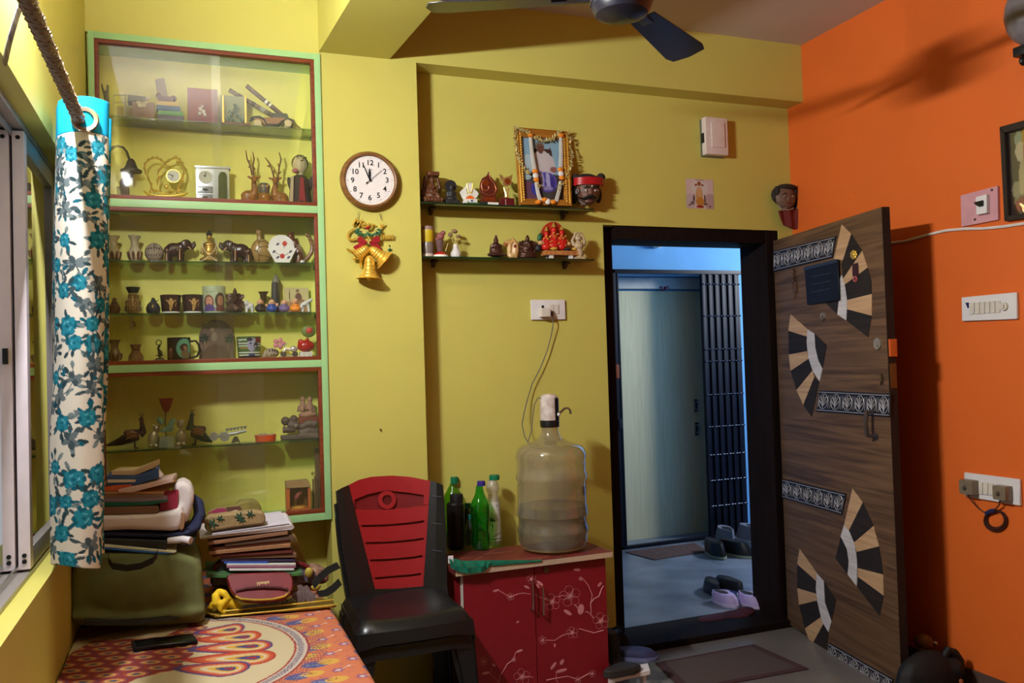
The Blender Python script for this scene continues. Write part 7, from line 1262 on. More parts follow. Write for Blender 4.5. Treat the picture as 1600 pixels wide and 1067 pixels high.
i = BI('cloth_bundle', 'folded patterned cloth bundle in the bed corner behind the pile', 'cloth', 490, 905); m = MB(); i.ball(m, 487, 896, 24, 14, 40); i.ball(m, 500, 902, 14, 8, 30); i.sculpt('cloth_bundle', mat('maroon_floral', (96, 46, 46), .9, c2=(170, 140, 110), sc=45), m, .006, solo=True)
# gold trays and what lies on them
i = BI('gold_tray', 'flat gold gift tray under the red purse', 'tray', 430, 958); gf = mat('gold_card', (150, 118, 40), .3, .6, var=.2)
Q = [onZ(x, y, ZB+.012)-i.O for x, y in ((318, 957), (335, 962), (525, 946), (520, 938), (480, 930), (330, 938))]; m = MB(); m.prism(Q, (0, 0, -.006), .001); i.part('tray_sheet', m, gf, smooth=False)
for a, b_, h in (((318, 957), (345, 963.5), .002), ((345, 963.5), (528, 945), .002), ((350, 959), (522, 941), .009)):
    p, q = onZ(*a, ZB+.014)-i.O, onZ(*b_, ZB+.014)-i.O; m = MB(); m.tube([p+Vector((0, 0, h)), (p+q)/2+Vector((0, -.005, h)), q+Vector((0, 0, h))], .0024, 6); i.part('tray_rim', m, mat('bright_gold', (206, 172, 66), .3, .5, var=.1))
YP = onZ(405, 952, ZB+.03).y
i = Item('red_purse', 'maroon leather zip purse with gold trim leaning on the right pile', 'purse', 405, 940, plane=(Vector((0, YP, ZB+.02)), Vector((0, .86, -.5)).normalized()))
red = mat('maroon_leather', (112, 18, 24), .45, var=.1, bump=.3, bsc=700); rp = [(354, 903), (357, 897.5), (364, 895.5), (446, 893), (454, 896), (458, 905), (458, 918), (453, 929), (444, 936), (410, 940), (384, 939.5), (370, 934), (360, 922)]; m = MB(); i.poly(m, rp, 0, .022, .004); bd = i.part('purse_body', m, red); m = MB(); i.tube(m, [(368, 931.5, -.003), (376, 936, -.004), (400, 938, -.005), (425, 937, -.005), (444, 932.5, -.004), (452, 926, -.003)], 1.7, 8); i.part('gold_trim', m, mat('bright_gold', (214, 180, 60), .2, .9), bd); m = MB(); i.tube(m, [(368, 924, -.002), (385, 920, -.004), (410, 918, -.005), (436, 919, -.004), (450, 922, -.002)], 2.2, 8); i.part('pocket_fold', m, mk('dark_maroon_l', (64, 10, 14)), bd); m = MB(); i.text(m, 'ypmps', 411, 910, 7.5, -.001, .0004, .0003); i.part('gold_lettering', m, mat('worn_gold', (190, 160, 110), .4, .5), bd, smooth=False); m = MB(); i.tube(m, [(448, 919, -.004), (450, 924, -.006), (450, 932, -.006)], .9); i.part('zip_pull', m, steel, bd)
i = BI('yellow_scarf', 'knotted bright yellow cloth lying at the left of the red purse', 'cloth', 352, 955, z=ZB+.012); ylw = mat('bright_yellow_cloth', (232, 190, 30), .75, var=.06); m = MB(); i.tube(m, [(342, 922, .0), (337, 930, -.005), (338, 940, -.01), (346, 946, -.01), (354, 950, -.012)], [4, 7, 8, 7, 4], 10); i.tube(m, [(341, 922, .0), (350, 925, -.016), (356, 932, -.018), (347, 941, -.022), (344, 950, -.02), (352, 955, -.018)], [4, 6, 6, 5, 4, 4], 10); i.tube(m, [(350, 932, -.01), (362, 940, -.012), (372, 949, -.012), (377, 955, -.01)], [5, 7, 6, 4], 10); i.tube(m, [(338, 940, -.005), (328, 944, -.005), (325, 947, -.005), (332, 949, -.008)], [4, 3, 3, 3], 8); i.sculpt('yellow_scarf', ylw, m, .0035, solo=True)
i = BI('cord_braid', 'blue and white braided cord across the gold tray', 'cord', 415, 948, z=ZB+.016); m = MB()
for e in range(2): i.tube(m, [(380+k*2.2, 948-k*.33+1.6*math.sin(k*1.1+e*3.14), -.008+.004*math.cos(k*1.1+e*3.14)) for k in range(38)], 2.0, 6)
i.solo(m, mat('blue_white_cord', (150, 150, 160), .7, c2=(70, 74, 96), sc=160))
i = BI('grey_tassels', 'bunch of grey fabric tassels right of the red purse', 'tassel', 474, 942, z=ZB+.012); m = MB()
rr = random.Random(2)
for k in range(14): x = 458+k*2.5; i.tube(m, [(472+rr.uniform(-6, 6), 917+rr.uniform(-3, 4), 0), (x, 928, -.01), (x+rr.uniform(-2, 2), 938+rr.uniform(-2, 5), -.012)], [2.6, 3, 1.6], 6)
i.solo(m, mat('grey_mauve_cloth', (104, 88, 88), .85, var=.2))
i = BI('patterned_bag', 'floral bag edge with maroon rim behind the purse', 'bag', 425, 935, z=ZB+.012); m = MB(); m.prism([i.v(x, y, .07) for x, y in ((330, 925), (333, 912), (345, 900), (372, 894), (450, 896), (485, 905), (500, 920), (498, 934), (330, 938))], (0, .06, 0), .006); bd = i.part('bag_body', m, mat('blue_floral', (110, 104, 120), .85, c2=(60, 40, 46), sc=60)); m = MB(); i.tube(m, [(332, 920, .066), (338, 908, .066), (352, 899, .066), (375, 894.5, .066)], 2); i.tube(m, [(455, 897, .066), (480, 904, .066), (492, 914, .066)], 3.4); i.part('maroon_rim', m, MATS['maroon_leather'], bd); m = MB(); i.ball(m, 486, 914, 7, 8, 5, .05); i.ball(m, 496, 935, 8, 6, 6, .03); i.part('yellow_bobble', m, mk('dull_yellow', (170, 150, 60)), bd); m = MB(); i.ball(m, 502, 924, 9, 5, 6, .04); i.part('maroon_clasp', m, MATS['maroon_leather'], bd); m = MB(); q0 = i.v(332, 934, .16); m.box(q0.x, q0.x+.24, q0.y, q0.y+.22, -.012, .036, .015); i.part('bag_base', m, MATS['blue_floral'], bd); snap(i)
i = BI('black_straps', 'black webbing bag straps looping from the tray to the chair', 'strap', 505, 930, z=ZB+.02); m = MB(); 
for pts in (((489, 916, .05), (500, 903, .05), (514, 891, .05), (531, 884, .06)), ((495, 926, .02), (508, 924, .02), (520, 918, .03), (532, 908, .04))):
    P3 = [i.v(*q) for q in pts]; m.band(P3, [p+Vector((.012, 0, -.022)) for p in P3], (0, .003, 0))
o = i.solo(m, MATS['black_webbing'])

# ================================================================ STACKED PLASTIC CHAIRS
def chair():
    c = empty('plastic_chair', (.72, 3.06, 0), 'black plastic chair with red slatted back, upper one of the stacked pair', 'chair', 'stacked plastic chairs')
    cb = mat('black_polypropylene', (26, 25, 26), .3, var=.1, spec=.5); cr = mat('red_polypropylene', (150, 26, 32), .38, var=.05, spec=.45); O = Vector((.72, 3.06, 0)); T = .03
    # seat shell: dished top, rolled front and side aprons
    nu, nv = 19, 15; bm = bmesh.new(); G = []
    for j in range(nv):
        row = []
        for k in range(nu):
            u, v = k/(nu-1)*2-1, j/(nv-1); w = .197+.012*(1-v); x = u*w; y = -.165+.355*v-.018*(1-abs(u)**2)*(1-v)**3; e = max(0, abs(u)-.82)/.18; fr_ = max(0, .14-v)/.14
            z = .512-.02*math.cos(u*1.4)*math.sin(min(1, v*1.15)*math.pi)-.035*e**2.2-.045*fr_**2.2+.012*v; row.append(bm.verts.new((x, y, z)))
        G.append(row)
    for j in range(nv-1):
        for k in range(nu-1): bm.faces.new((G[j][k], G[j][k+1], G[j+1][k+1], G[j+1][k]))
    geo = bmesh.ops.extrude_face_region(bm, geom=list(bm.faces)); bmesh.ops.translate(bm, verts=[v for v in geo['geom'] if isinstance(v, bmesh.types.BMVert)], vec=(0, 0, -.008)); bmesh.ops.recalc_face_normals(bm, faces=bm.faces); m = MB(); m._add(bm); m.build('seat', cb, c)
    m = MB(); A = [Vector((-.209+.0*k, 0, 0)) for k in range(0)]; n = 13; A, B = [], []
    for k in range(n):
        u = k/(n-1)*2-1; y = -.168-.016*(1-u*u); A.append(Vector((u*.209, y, .474-.035*max(0, abs(u)-.8)/.2*0))); B.append(Vector((u*.214, y-.006, .432-.05*max(0, abs(u)-.62)**1.2)))
    m.band(A, B, (0, .006, 0)); m.build('front_apron', cb, c)
    for s in (-1, 1): m = MB(); m.band([Vector((s*.209, -.165, .47)), Vector((s*.206, 0, .482)), Vector((s*.2, .19, .49))], [Vector((s*.216, -.17, .40)), Vector((s*.211, 0, .435)), Vector((s*.205, .19, .42))], (-s*.006, 0, 0)); m.build('side_apron', cb, c)
    for sx in (-1, 1):
        for sy in (-1, 1):
            m = MB(); xt, xb = sx*.19, sx*.215; yt, yb = (-.155, -.185) if sy < 0 else (.175, .225)
            a = [Vector((xt+sx*.022, yt, .47)), Vector((xt+sx*.022, yt-sy*.0, .47))]
            P = lambda z, w: [Vector((xt+(xb-xt)*(1-z/.47)+sx*.02, yt+(yb-yt)*(1-z/.47), z)), Vector((xt+(xb-xt)*(1-z/.47)+sx*.02-sx*w, yt+(yb-yt)*(1-z/.47), z))]
            A, B, OF = [], [], []
            for z in (.47, .40, .30, .15, 0.0): p = P(z, .075 if z > .38 else .06-.012*(1-z/.38)); A.append(p[0]); B.append(p[1]); OF.append(Vector((0, -sy*.006, 0)))
            m.band(A, B, OF); A2 = [p for p in A]; B2 = [p+Vector((0, -sy*(.07 if p.z > .38 else .05), 0)) for p in A]; m.band(A2, B2, [Vector((-sx*.006, 0, 0))]*5); m.build('leg', cb, c)
    pn = Vector((0, .974, -.2265)).normalized(); it = Item('x', '', '', 607, 840, plane=(Vector((.7, 3.215, .50)), pn)); D = it.O-O
    cv = lambda x: -.026*((x-607)/75.0)**2
    V_ = lambda x, y, d=0: it.v(x, y, d+cv(x))+D
    def strip(mb, top, bot, d0=0.0, th=.012, n=10):
        A, B = [], []
        f = lambda L, t: (np.interp(t, np.linspace(0, 1, len(L)), [p[0] for p in L]), np.interp(t, np.linspace(0, 1, len(L)), [p[1] for p in L]))
        for k in range(n): t = k/(n-1); A.append(V_(*f(top, t), d0)); B.append(V_(*f(bot, t), d0))
        mb.band(A, B, pn*th)
    Lx = lambda y: np.interp(y, [758, 800, 850, 920], [543, 551, 564, 584.5]); Rx = lambda y: np.interp(y, [752, 800, 850, 916], [670.5, 670.5, 668, 660])
    ed = lambda yl, ym, yr: [(Lx(yl), yl), (Lx(yl)*.75+Rx(yr)*.25, yl*.45+ym*.55), (607, ym), (Lx(yl)*.25+Rx(yr)*.75, yr*.45+ym*.55), (Rx(yr), yr)]
    m = MB(); strip(m, [(543.5, 758.5), (560, 750), (580, 745), (612, 742.8), (640, 745), (670.5, 752)], [(Lx(782), 782), (553, 781), (575, 772), (604, 766), (640, 770), (661, 774), (Rx(776), 776)], n=19); strip(m, [(Lx(782), 782), (553, 781)], [(Lx(797), 797), (553, 797)], n=3); strip(m, [(661, 774), (Rx(776), 774)], [(661, 789), (Rx(789), 789)], n=3)
    lev = [(797, 796, 789), (820.5, 819, 812), (847, 846, 839), (874, 873, 866), (902, 900, 894), (920, 920, 915.5)]
    for k in range(5):
        a, b_ = lev[k], lev[k+1]; g = 0 if k == 0 else 3.4
        strip(m, ed(a[0]+g, a[1]+g, a[2]+g), ed(*b_), n=13)
        if k: 
            for f, w in ((0, .09), (1, .09)):
                xa, xb = Lx(a[0]), Rx(a[2]); ya = a[0] if f == 0 else a[2]; x0 = xa if f == 0 else xb-(xb-xa)*.075; x1 = xa+(xb-xa)*.075 if f == 0 else xb; strip(m, [(x0, ya), (x1, ya)], [(x0, ya+g+.4), (x1, ya+g+.4)], n=3)
    pan = m.build('back_panel', cr, c); m = MB(); strip(m, [(553, 778), (575, 769), (604, 764), (640, 768), (661, 772)], [(553, 799), (580, 798), (607, 797), (635, 794), (661, 791)], d0=.011, th=.004); m.build('recessed_panel', mat('dark_red_pp', (110, 22, 26), .4), c)
    m = MB(); ctr = V_(604.8, 781); k_ = (it.kx+it.kz)/2; M = Matrix(((1, 0, 0, 0), (0, it.ez.y, -pn.y, 0), (0, it.ez.z, -pn.z, 0), (0, 0, 0, 1))); m.lathe([(8*k_, .002), (14.5*k_, .002), (14.8*k_, -.008), (8*k_, -.008), (8*k_, .002)], ctr, 28, M); m.build('ring_motif', cr, c); m = MB(); m.lathe([(0, -.006), (8*k_, -.006), (8*k_, -.009), (0, -.009)], ctr, 24, M); m.build('ring_centre', mat('deep_red_pp', (90, 14, 18), .4), c)
    m = MB(); 
    for (T_, B_) in (([(524, 768), (533, 763), (543.5, 758.5)], [(545, 925), (565, 925), (585.5, 921)]), ([(670.5, 752), (679, 755), (688.5, 759)], [(660, 916), (677, 915), (694, 915)])):
        n = 12; 
        for e in range(2):
            A, B = [], []
            for k in range(n): t = k/(n-1); f = lambda j: (T_[j][0]+(B_[j][0]-T_[j][0])*t+( -6*math.sin(t*3.14) if (j == 0 and T_[0][0] < 600) else (4*math.sin(t*3.14) if (j == 2 and T_[0][0] > 600) else 0))*.5, T_[j][1]+(B_[j][1]-T_[j][1])*t); A.append(V_(*f(e), -.004-.004*e)); B.append(V_(*f(e+1), -.004-.004*(1-e)))
            if T_[0][0] < 600: A = [V_(Lx(T_[2][1]+(B_[2][1]-T_[2][1])*k/(n-1)), T_[2][1]+(B_[2][1]-T_[2][1])*k/(n-1), -.006) if False else p for k, p in enumerate(A)]
            m.band(A, B, pn*.03)
    m.build('back_frame', cb, c)
    m = MB(); strip(m, [(545, 922), (585, 920), (622, 919.5), (660, 915.5), (694, 914)], [(548, 943), (585, 948), (622, 947), (660, 942), (697, 936)], d0=-.006, th=.02, n=14); m.build('lower_back', cb, c); m = MB()
    for y in (776, 818, 860): m.tube([V_(672, y, -.010), V_(686, y+2, -.010)], .0016, 5)
    m.build('frame_rib', mat('grey_scuff', (84, 84, 96), .3), c)
    return c
ch1 = chair(); ch2 = copy_tree(ch1); ch2['label'] = 'black plastic chair nested underneath the red-backed chair'; ch2.location = ch1.location+Vector((-.006, .012, -.052))
for q in ch2.children:
    if q.name.startswith('leg'): q.location.z += 0
ch1.location.z += .0
# ================================================================ RED FLORAL CABINET
CX0, CX1, CY0, CY1, CT = .962, 1.582, 3.125, 3.40, .575
cab = empty('low_cabinet', (CX0, CY0, 0), 'low red laminate cabinet with white blossom print and two doors', 'cabinet')
lam = mat('red_laminate', (134, 22, 32), .35, var=.06, spec=.45); O = Vector((CX0, CY0, 0))
m = MB(); m.box(0, .018, .018, .275, 0, CT); m.box(CX1-CX0-.018, CX1-CX0, .018, .275, 0, CT); m.box(0, CX1-CX0, .26, .275, 0, CT); m.box(0, CX1-CX0, .018, .275, CT-.02, CT-.001); m.box(0, CX1-CX0, .018, .275, 0, .04); m.build('carcass', lam, cab, smooth=False)
m = MB(); m.box(-.001, .004, -.002, .018, 0, CT-.002); m.build('white_edge', mat('white_edge', (206, 196, 184), .5), cab, smooth=False)
ct = MB(); ct.prism([(-.03, -.022, CT), (CX1-CX0+.022, -.022, CT), (CX1-CX0+.022, .285, CT), (-.03, .285, CT)], (0, 0, .022), .001); top = ct.build('countertop', mat('worn_red_top', (120, 46, 38), .45, c2=(86, 34, 30), sc=9, spec=.4), cab, smooth=False); m = MB(); m.box(-.03, CX1-CX0+.0225, -.0235, -.022, CT+.001, CT+.0215); m.box(CX1-CX0+.022, CX1-CX0+.0235, -.022, .285, CT+.001, CT+.0215); m.build('pale_edging', mat('pale_edge', (196, 168, 140), .5), top, smooth=False)
m = MB(); rr = random.Random(6)
for k in range(16): x, y, a, L = rr.uniform(0, .6), rr.uniform(0, .25), rr.uniform(-.5, .9), rr.uniform(.015, .07); m.box(-L, L, -.0007, .0007, 0, .0004, 0, Matrix.Translation((x, y, CT+.022)) @ Matrix.Rotation(a, 4, 'Z'))
m.build('scratches', mat('scratch', (176, 120, 100), .6), top, smooth=False)
it = Item('x', '', '', 840, 960, CY0); pr = mat('blossom_print', (206, 132, 134), .45)
xm = onY(837, 960, CY0).x-CX0
for s, (a, b_) in enumerate(((.005, xm-.0015), (xm+.0015, CX1-CX0))):
    m = MB(); m.box(a, b_, 0, .018, .012, CT-.003, .0015); dr_ = m.build('cabinet_door', lam, cab, smooth=False); hx = (828.5, 845)[s]; hy = ((908, 950), (917, 958))[s]
    P = lambda x, y, d=-.0004: onY(x, y, CY0)-O+Vector((0, d, 0)); m = MB(); m.tube([P(hx, hy[0], 0), P(hx, hy[0], -.022), P(hx+.5, (hy[0]+hy[1])/2, -.026), P(hx+1, hy[1], -.022), P(hx+1, hy[1], 0)], .0042, 8); m.build('bar_handle', steel, dr_)
    Zf = lambda x, y: (700+x/4.915, 850+y/4.915); m = MB()
    def stem(pts, r=.0012): m.tube([P(*Zf(x, y), -.0002) for x, y in pts], r, 4)
    def petal(x, y, rx, ry, rot): 
        c = P(*Zf(x, y), -.0003); k = it.kx/4.915; m.ball(None, None, 8, Matrix.Translation(c) @ Matrix.Rotation(math.radians(rot), 4, 'Y') @ Matrix.Diagonal((rx*k, .0003, ry*k, 1)))
    def ringp(x, y, r):
        for e in range(5):
            a0 = e*1.257+.5; cx, cy = x+r*.62*math.cos(a0), y-r*.62*math.sin(a0); L = [P(*Zf(cx+r*.42*math.cos(t*.7), cy+r*.42*math.sin(t*.7)), -.0002) for t in range(9)]; m.tube(L, .0005, 4, True)
        for e in range(14): a0 = e*.449; m.tube([P(*Zf(x, y), -.0003), P(*Zf(x+r*.5*math.cos(a0), y+r*.5*math.sin(a0)), -.0003)], [.0011, .0002], 4)
    if s == 0:
        stem([(345, 360), (385, 352), (430, 380), (480, 408), (530, 385), (580, 376), (635, 385)]); ringp(480, 405, 28); petal(370, 357, 22, 8, -10); petal(605, 330, 24, 8, 30); ringp(640, 268, 36); petal(535, 598, 13, 7, -30); petal(550, 820, 24, 9, -10); stem([(510, 870), (515, 840), (535, 822)]); stem([(395, 1060), (400, 1010), (430, 965), (455, 920), (500, 890), (515, 865)]); ringp(505, 888, 16); ringp(568, 1020, 62); ringp(275, 900, 30); petal(290, 990, 30, 9, 0); petal(350, 928, 18, 6, 40); stem([(330, 950), (330, 1000), (370, 1040), (390, 1065)], .0007); stem([(568, 1020), (620, 1018), (655, 1024)])
    else:
        stem([(672, 385), (700, 408), (740, 418), (800, 445)]); ringp(800, 445, 62); ringp(938, 400, 80); stem([(840, 405), (880, 395), (938, 400)]); petal(705, 300, 32, 10, 40); petal(690, 320, 20, 7, 60); petal(920, 525, 36, 13, 35); stem([(970, 462), (995, 490), (1015, 500)], .0022); petal(1020, 500, 26, 38, 10); stem([(1055, 518), (1085, 528), (1120, 570)], .0024); stem([(1100, 535), (1095, 455), (1120, 420), (1160, 400), (1180, 340), (1195, 320)], .0016); stem([(1095, 455), (1108, 390), (1080, 320), (1040, 270), (1020, 265)], .0016); ringp(1020, 266, 16); petal(990, 196, 28, 11, 10); petal(1165, 310, 22, 10, -40); ringp(1175, 590, 62); stem([(1005, 650), (1060, 665), (1120, 682), (1195, 662)], .0022); ringp(955, 680, 44); stem([(760, 738), (820, 740), (870, 705), (930, 685)]); ringp(728, 738, 30); petal(820, 778, 7, 14, 0); petal(810, 935, 32, 12, -45); petal(875, 905, 22, 14, -50); petal(870, 972, 46, 12, -5); stem([(755, 1045), (830, 1030), (920, 1015), (998, 1040), (1090, 990)], .0018); ringp(998, 1042, 26); ringp(1108, 995, 26); stem([(832, 990), (830, 1040), (845, 1065)])
    m.keep = True; m.build('blossom_print', pr, dr_)['kind'] = 'stuff'
m = MB(); q = onY(853, 889.5, CY0)-O; m.lathe([(0, -.001), (.0115, -.001), (.012, .006), (.005, .007), (0, .003)], q, 18, Matrix.Rotation(math.radians(90), 4, 'X')); m.build('cam_lock', mat('old_brass', (110, 86, 50), .4, .7), cab)
i = Item('green_tape', 'crumpled green plastic strip taped along the cabinet top edge', 'plastic sheet', 760, 878, CY0-.026); m = MB(); A = [(700, 868.5), (712, 873), (724, 876), (745, 875.5), (770, 875), (800, 875), (830, 875), (852, 874)]; B = [(704, 887), (716, 893), (735, 896), (756, 892), (766, 884), (800, 881.5), (830, 878.5), (852, 876.5)]; rr = random.Random(1)
A2, B2 = [], []
for k in range(len(A)-1):
    for t in range(4): A2.append(tuple(A[k][j]+(A[k+1][j]-A[k][j])*t/4 for j in (0, 1))); B2.append(tuple(B[k][j]+(B[k+1][j]-B[k][j])*t/4 for j in (0, 1)))
mids = [((a[0]+b_[0])/2, (a[1]+b_[1])/2) for a, b_ in zip(A2, B2)]; f1 = [i.v(x, y, rr.uniform(-.001, .0)) for x, y in A2]; f2 = [i.v(x, y, -.001-rr.uniform(0, .014 if x < 765 else .002)) for x, y in mids]; f3 = [i.v(x, y, -.001-rr.uniform(0, .010 if x < 765 else .001)) for x, y in B2]
m.band(f1, f2, (0, -.0008, 0)); m.band(f2, f3, (0, -.0008, 0)); tp = i.part('green_film', m, mat('green_film', (22, 112, 88), .22, spec=.6, var=.1), smooth=False); m = MB(); i.rect(m, 700, 708, 868, 880, -.004, .0, .001); i.part('white_corner', m, white_pl, tp)

# ================================================================ ON THE CABINET
CZ = CT+.022
def KI(name, label, cat, px, py, group=None):
    """py = front foot of the thing on the counter"""
    return Item(name, label, cat, px, py, onZ(px, py, CZ).y+.03, group, CZ)
i = Item('water_jar', 'big clear twenty-litre water jar half full on the red cabinet', 'water jar', 865, 850, 3.272, None, CZ)
prof = [(12, 660), (12, 668), (13, 676), (16, 682), (24, 688), (38, 692), (46, 697), (50, 705), (51.5, 712), (50, 718), (50, 735), (52, 740), (52, 746), (50, 750), (49.5, 785), (51, 795), (51.5, 802), (49, 806), (49, 818), (51, 822), (51.5, 828), (50, 832), (50, 842), (46, 852), (38, 856), (0, 857)]
jm = glass('jar_polycarbonate', (226, 220, 208), 1.6, 0.12, (220, 212, 200), .06); m = MB(); i.lathe(m, 865, prof, n=48); i.part('jar_shell', m, jm)
m = MB(); i.lathe(m, 865, [(0, 788), (47.5, 788), (49, 796), (49, 803), (47.5, 806), (47.5, 818), (49, 822), (49, 828), (48, 832), (48, 842), (44, 851), (0, 855)], n=48); i.part('water', m, glass('jar_water', (214, 214, 206), .6, .05, (214, 208, 200))); snap(i)
m = MB(); c = i.v(865, 752)
for (x, y0, y1) in ((907, 758, 772), (908, 814, 826)):
    for k in range(3): i.rect(m, x-1.5+k*1.8, x-.3+k*1.8, y0, y1, -.03, -.028)
i.part('dark_print', m, mk('jar_print', (56, 44, 40)))
ztop = i.root.location.z+i.v(865, 660).z
i = Item('water_pump', 'white and black electric water pump with steel spout on the jar neck', 'water pump', 859, 666, 3.272); m = MB(); i.lathe(m, 859, [(0, 655), (13.6, 656), (14, 660), (13.6, 667), (0, 667)], n=28); i.part('black_collar', m, black_pl); m = MB(); i.lathe(m, 858.5, [(0, 615), (9, 616), (12.5, 620), (13.2, 628), (13.4, 656), (0, 656)], n=28); i.part('pump_body', m, mat('stained_white_plastic', (214, 204, 198), .4, c2=(176, 150, 136), sc=30)); m = MB(); c = i.v(858.5, 640); A, B, OF = [], [], []
for k in range(7): a = math.radians(14+k*12); r = 13.7*i.kx; A.append(Vector((c.x+r*math.sin(a), c.y-r*math.cos(a), i.v(858.5, 622).z))); B.append(Vector((c.x+r*math.sin(a), c.y-r*math.cos(a), i.v(858.5, 656).z))); OF.append(Vector((-.002*math.sin(a), .002*math.cos(a), 0)))
m.band(A, B, OF); i.part('black_panel', m, mat('gloss_black', (30, 22, 22), .2)); m = MB(); i.ball(m, 868, 647, 3, 3, 3, -.03); i.part('spout_boss', m, white_pl); m = MB(); i.tube(m, [(868, 647, -.03), (873, 642, -.03), (878, 637.5, -.03), (883, 637, -.03), (886, 640, -.03), (887, 646, -.03)], 1.7, 8); i.part('steel_spout', m, steel); m = MB(); i.tube(m, [(846, 622, -.0), (840, 622, .0), (836.5, 632, .01), (835, 655, .02), (833, 675, .02), (829, 691, .03)], .8, 6); i.part('charging_wire', m, MATS['grey_cord'])
def bottle(label, px, py, prof, cap, mb_, mc, water=None, name='bottle'):
    i = KI(name, label, 'bottle', px, py, 'bottles on the red cabinet'); m = MB(); i.lathe(m, px, prof, n=28); i.part('bottle_body', m, mb_); m = MB(); i.lathe(m, px, [(0, cap[1]), (cap[0]*.95, cap[1]+.6), (cap[0], cap[1]+2), (cap[0], cap[2]), (0, cap[2])], n=20)
    for k in range(12): a = k*.5236; b_ = i.v(px, (cap[1]+cap[2])/2); m.box(-.0004, .0004, -.0004, .0004, i.v(px, cap[2]).z, i.v(px, cap[1]+2).z, 0, Matrix.Translation((b_.x+cap[0]*i.kx*math.cos(a), b_.y+cap[0]*i.kx*math.sin(a), 0)))
    i.part('cap', m, mc); snap(i); return i
gpet = glass('green_pet', (110, 222, 124), 1.6, .05, (20, 130, 50), .05); gpet2 = glass('lime_pet', (160, 216, 90), 1.4, .06, (70, 150, 30), .05); cpet = glass('clear_pet', (226, 230, 222), 1.5, .05, (210, 214, 206), .05)
bottle('clear bottle with blue cap almost hidden behind the chair', 682.5, 850, [(4.4, 748), (4.6, 752), (9, 760), (12.5, 770), (12.5, 800), (11.8, 805), (12.5, 810), (12, 846), (10, 850), (0, 850)], (5.6, 740, 749), cpet, mk('blue_cap', (50, 56, 140), rough=.4))
bottle('green soda bottle with green cap behind the black flask', 710, 853, [(4.6, 757), (4.8, 760), (9, 767), (13.5, 776), (14.6, 786), (14.4, 812), (13, 825), (14.4, 840), (13, 852), (0, 853)], (5.8, 747, 757.5), gpet2, mk('green_cap', (10, 110, 70), rough=.4))
i = KI('flask', 'matt black flask with wide black cap beside the green bottles', 'bottle', 713.5, 860, 'bottles on the red cabinet'); m = MB(); i.lathe(m, 713.5, [(0, 787), (11, 787), (13.4, 790), (13.6, 800), (13.4, 856), (12, 860), (0, 860)], n=28); i.part('flask_body', m, mk('matt_black', (16, 15, 16), rough=.35)); m = MB(); i.lathe(m, 713.5, [(0, 774), (9.6, 774.5), (10, 777), (10, 787), (0, 787)], n=28); i.part('flask_cap', m, mk('matt_black2', (20, 19, 20), rough=.5)); snap(i)
bottle('dark green bottle with green cap between the flask and the front bottle', 731, 852, [(4, 797), (6, 803), (8, 810), (8.4, 825), (8.4, 848), (7, 852), (0, 852)], (4.8, 788, 797), glass('dark_green_pet', (50, 110, 60), 1.3, .08, (20, 60, 30), .05), mk('dark_green_cap', (10, 64, 44), rough=.4))
bottle('small clear bottle with teal cap and pale label', 735.5, 856, [(3.6, 813), (4.4, 817), (6.4, 823), (7, 830), (6.8, 850), (6, 855), (0, 856)], (4.4, 806, 813), cpet, mk('teal_cap', (14, 106, 110), rough=.4)); i = bottle('bright green soda bottle with violet cap standing in front', 752, 860.5, [(4.9, 761), (5.3, 765), (7, 774), (11, 783), (14.4, 791), (15, 800), (14.6, 812), (13, 825), (12.6, 832), (14.4, 840), (14.8, 852), (12.5, 859), (8, 860.5), (4, 858), (0, 858)], (6, 753.5, 761.5), gpet, mk('violet_cap', (58, 40, 130), rough=.4)); m = MB(); i.lathe(m, 752, [(0, 793.5), (14.2, 793.5), (14, 812), (12.4, 825), (12, 832), (13.8, 840), (14, 852), (11, 858), (0, 858)], n=28); i.part('green_liquid', m, glass('green_liquid', (130, 226, 140), .5, .05, (20, 150, 60)))
i = bottle('white milky bottle with green cap and palm leaf label', 772.5, 853, [(6.6, 752), (7, 755), (9.4, 758), (10.4, 764), (9.6, 769), (7.4, 773), (7.6, 777), (9, 786), (9.8, 800), (10.6, 820), (10.4, 846), (9, 852.5), (0, 853)], (7.6, 744, 752), glass('milky_pet', (236, 230, 220), 1.2, .38, (226, 216, 206), .08), mk('green_cap', (10, 110, 70), rough=.4))
def palm(C, U, V):
    C[:] = lin((206, 200, 184)); rect(C, U, V, 0, 1, .93, .97, (60, 100, 40)); blob(C, U, V, .55, .1, .03, .02, (40, 36, 34))
    for k in range(11): a = -1.57+(k-5)*.28; blob(C, U, V, .3+.14*math.cos(a), .5+.12*math.sin(a)*.9, .15, .012, (56, 66, 40), a)
    blob(C, U, V, .3, .62, .02, .12, (56, 66, 40)); blob(C, U, V, .5, .84, .3, .012, (70, 80, 50), -.2); rect(C, U, V, .86, .92, .36, .46, (70, 76, 60))
i.wrap('paper_label', 772.5, 9.9, 785, 846, -80, 85, palm, r2=11)

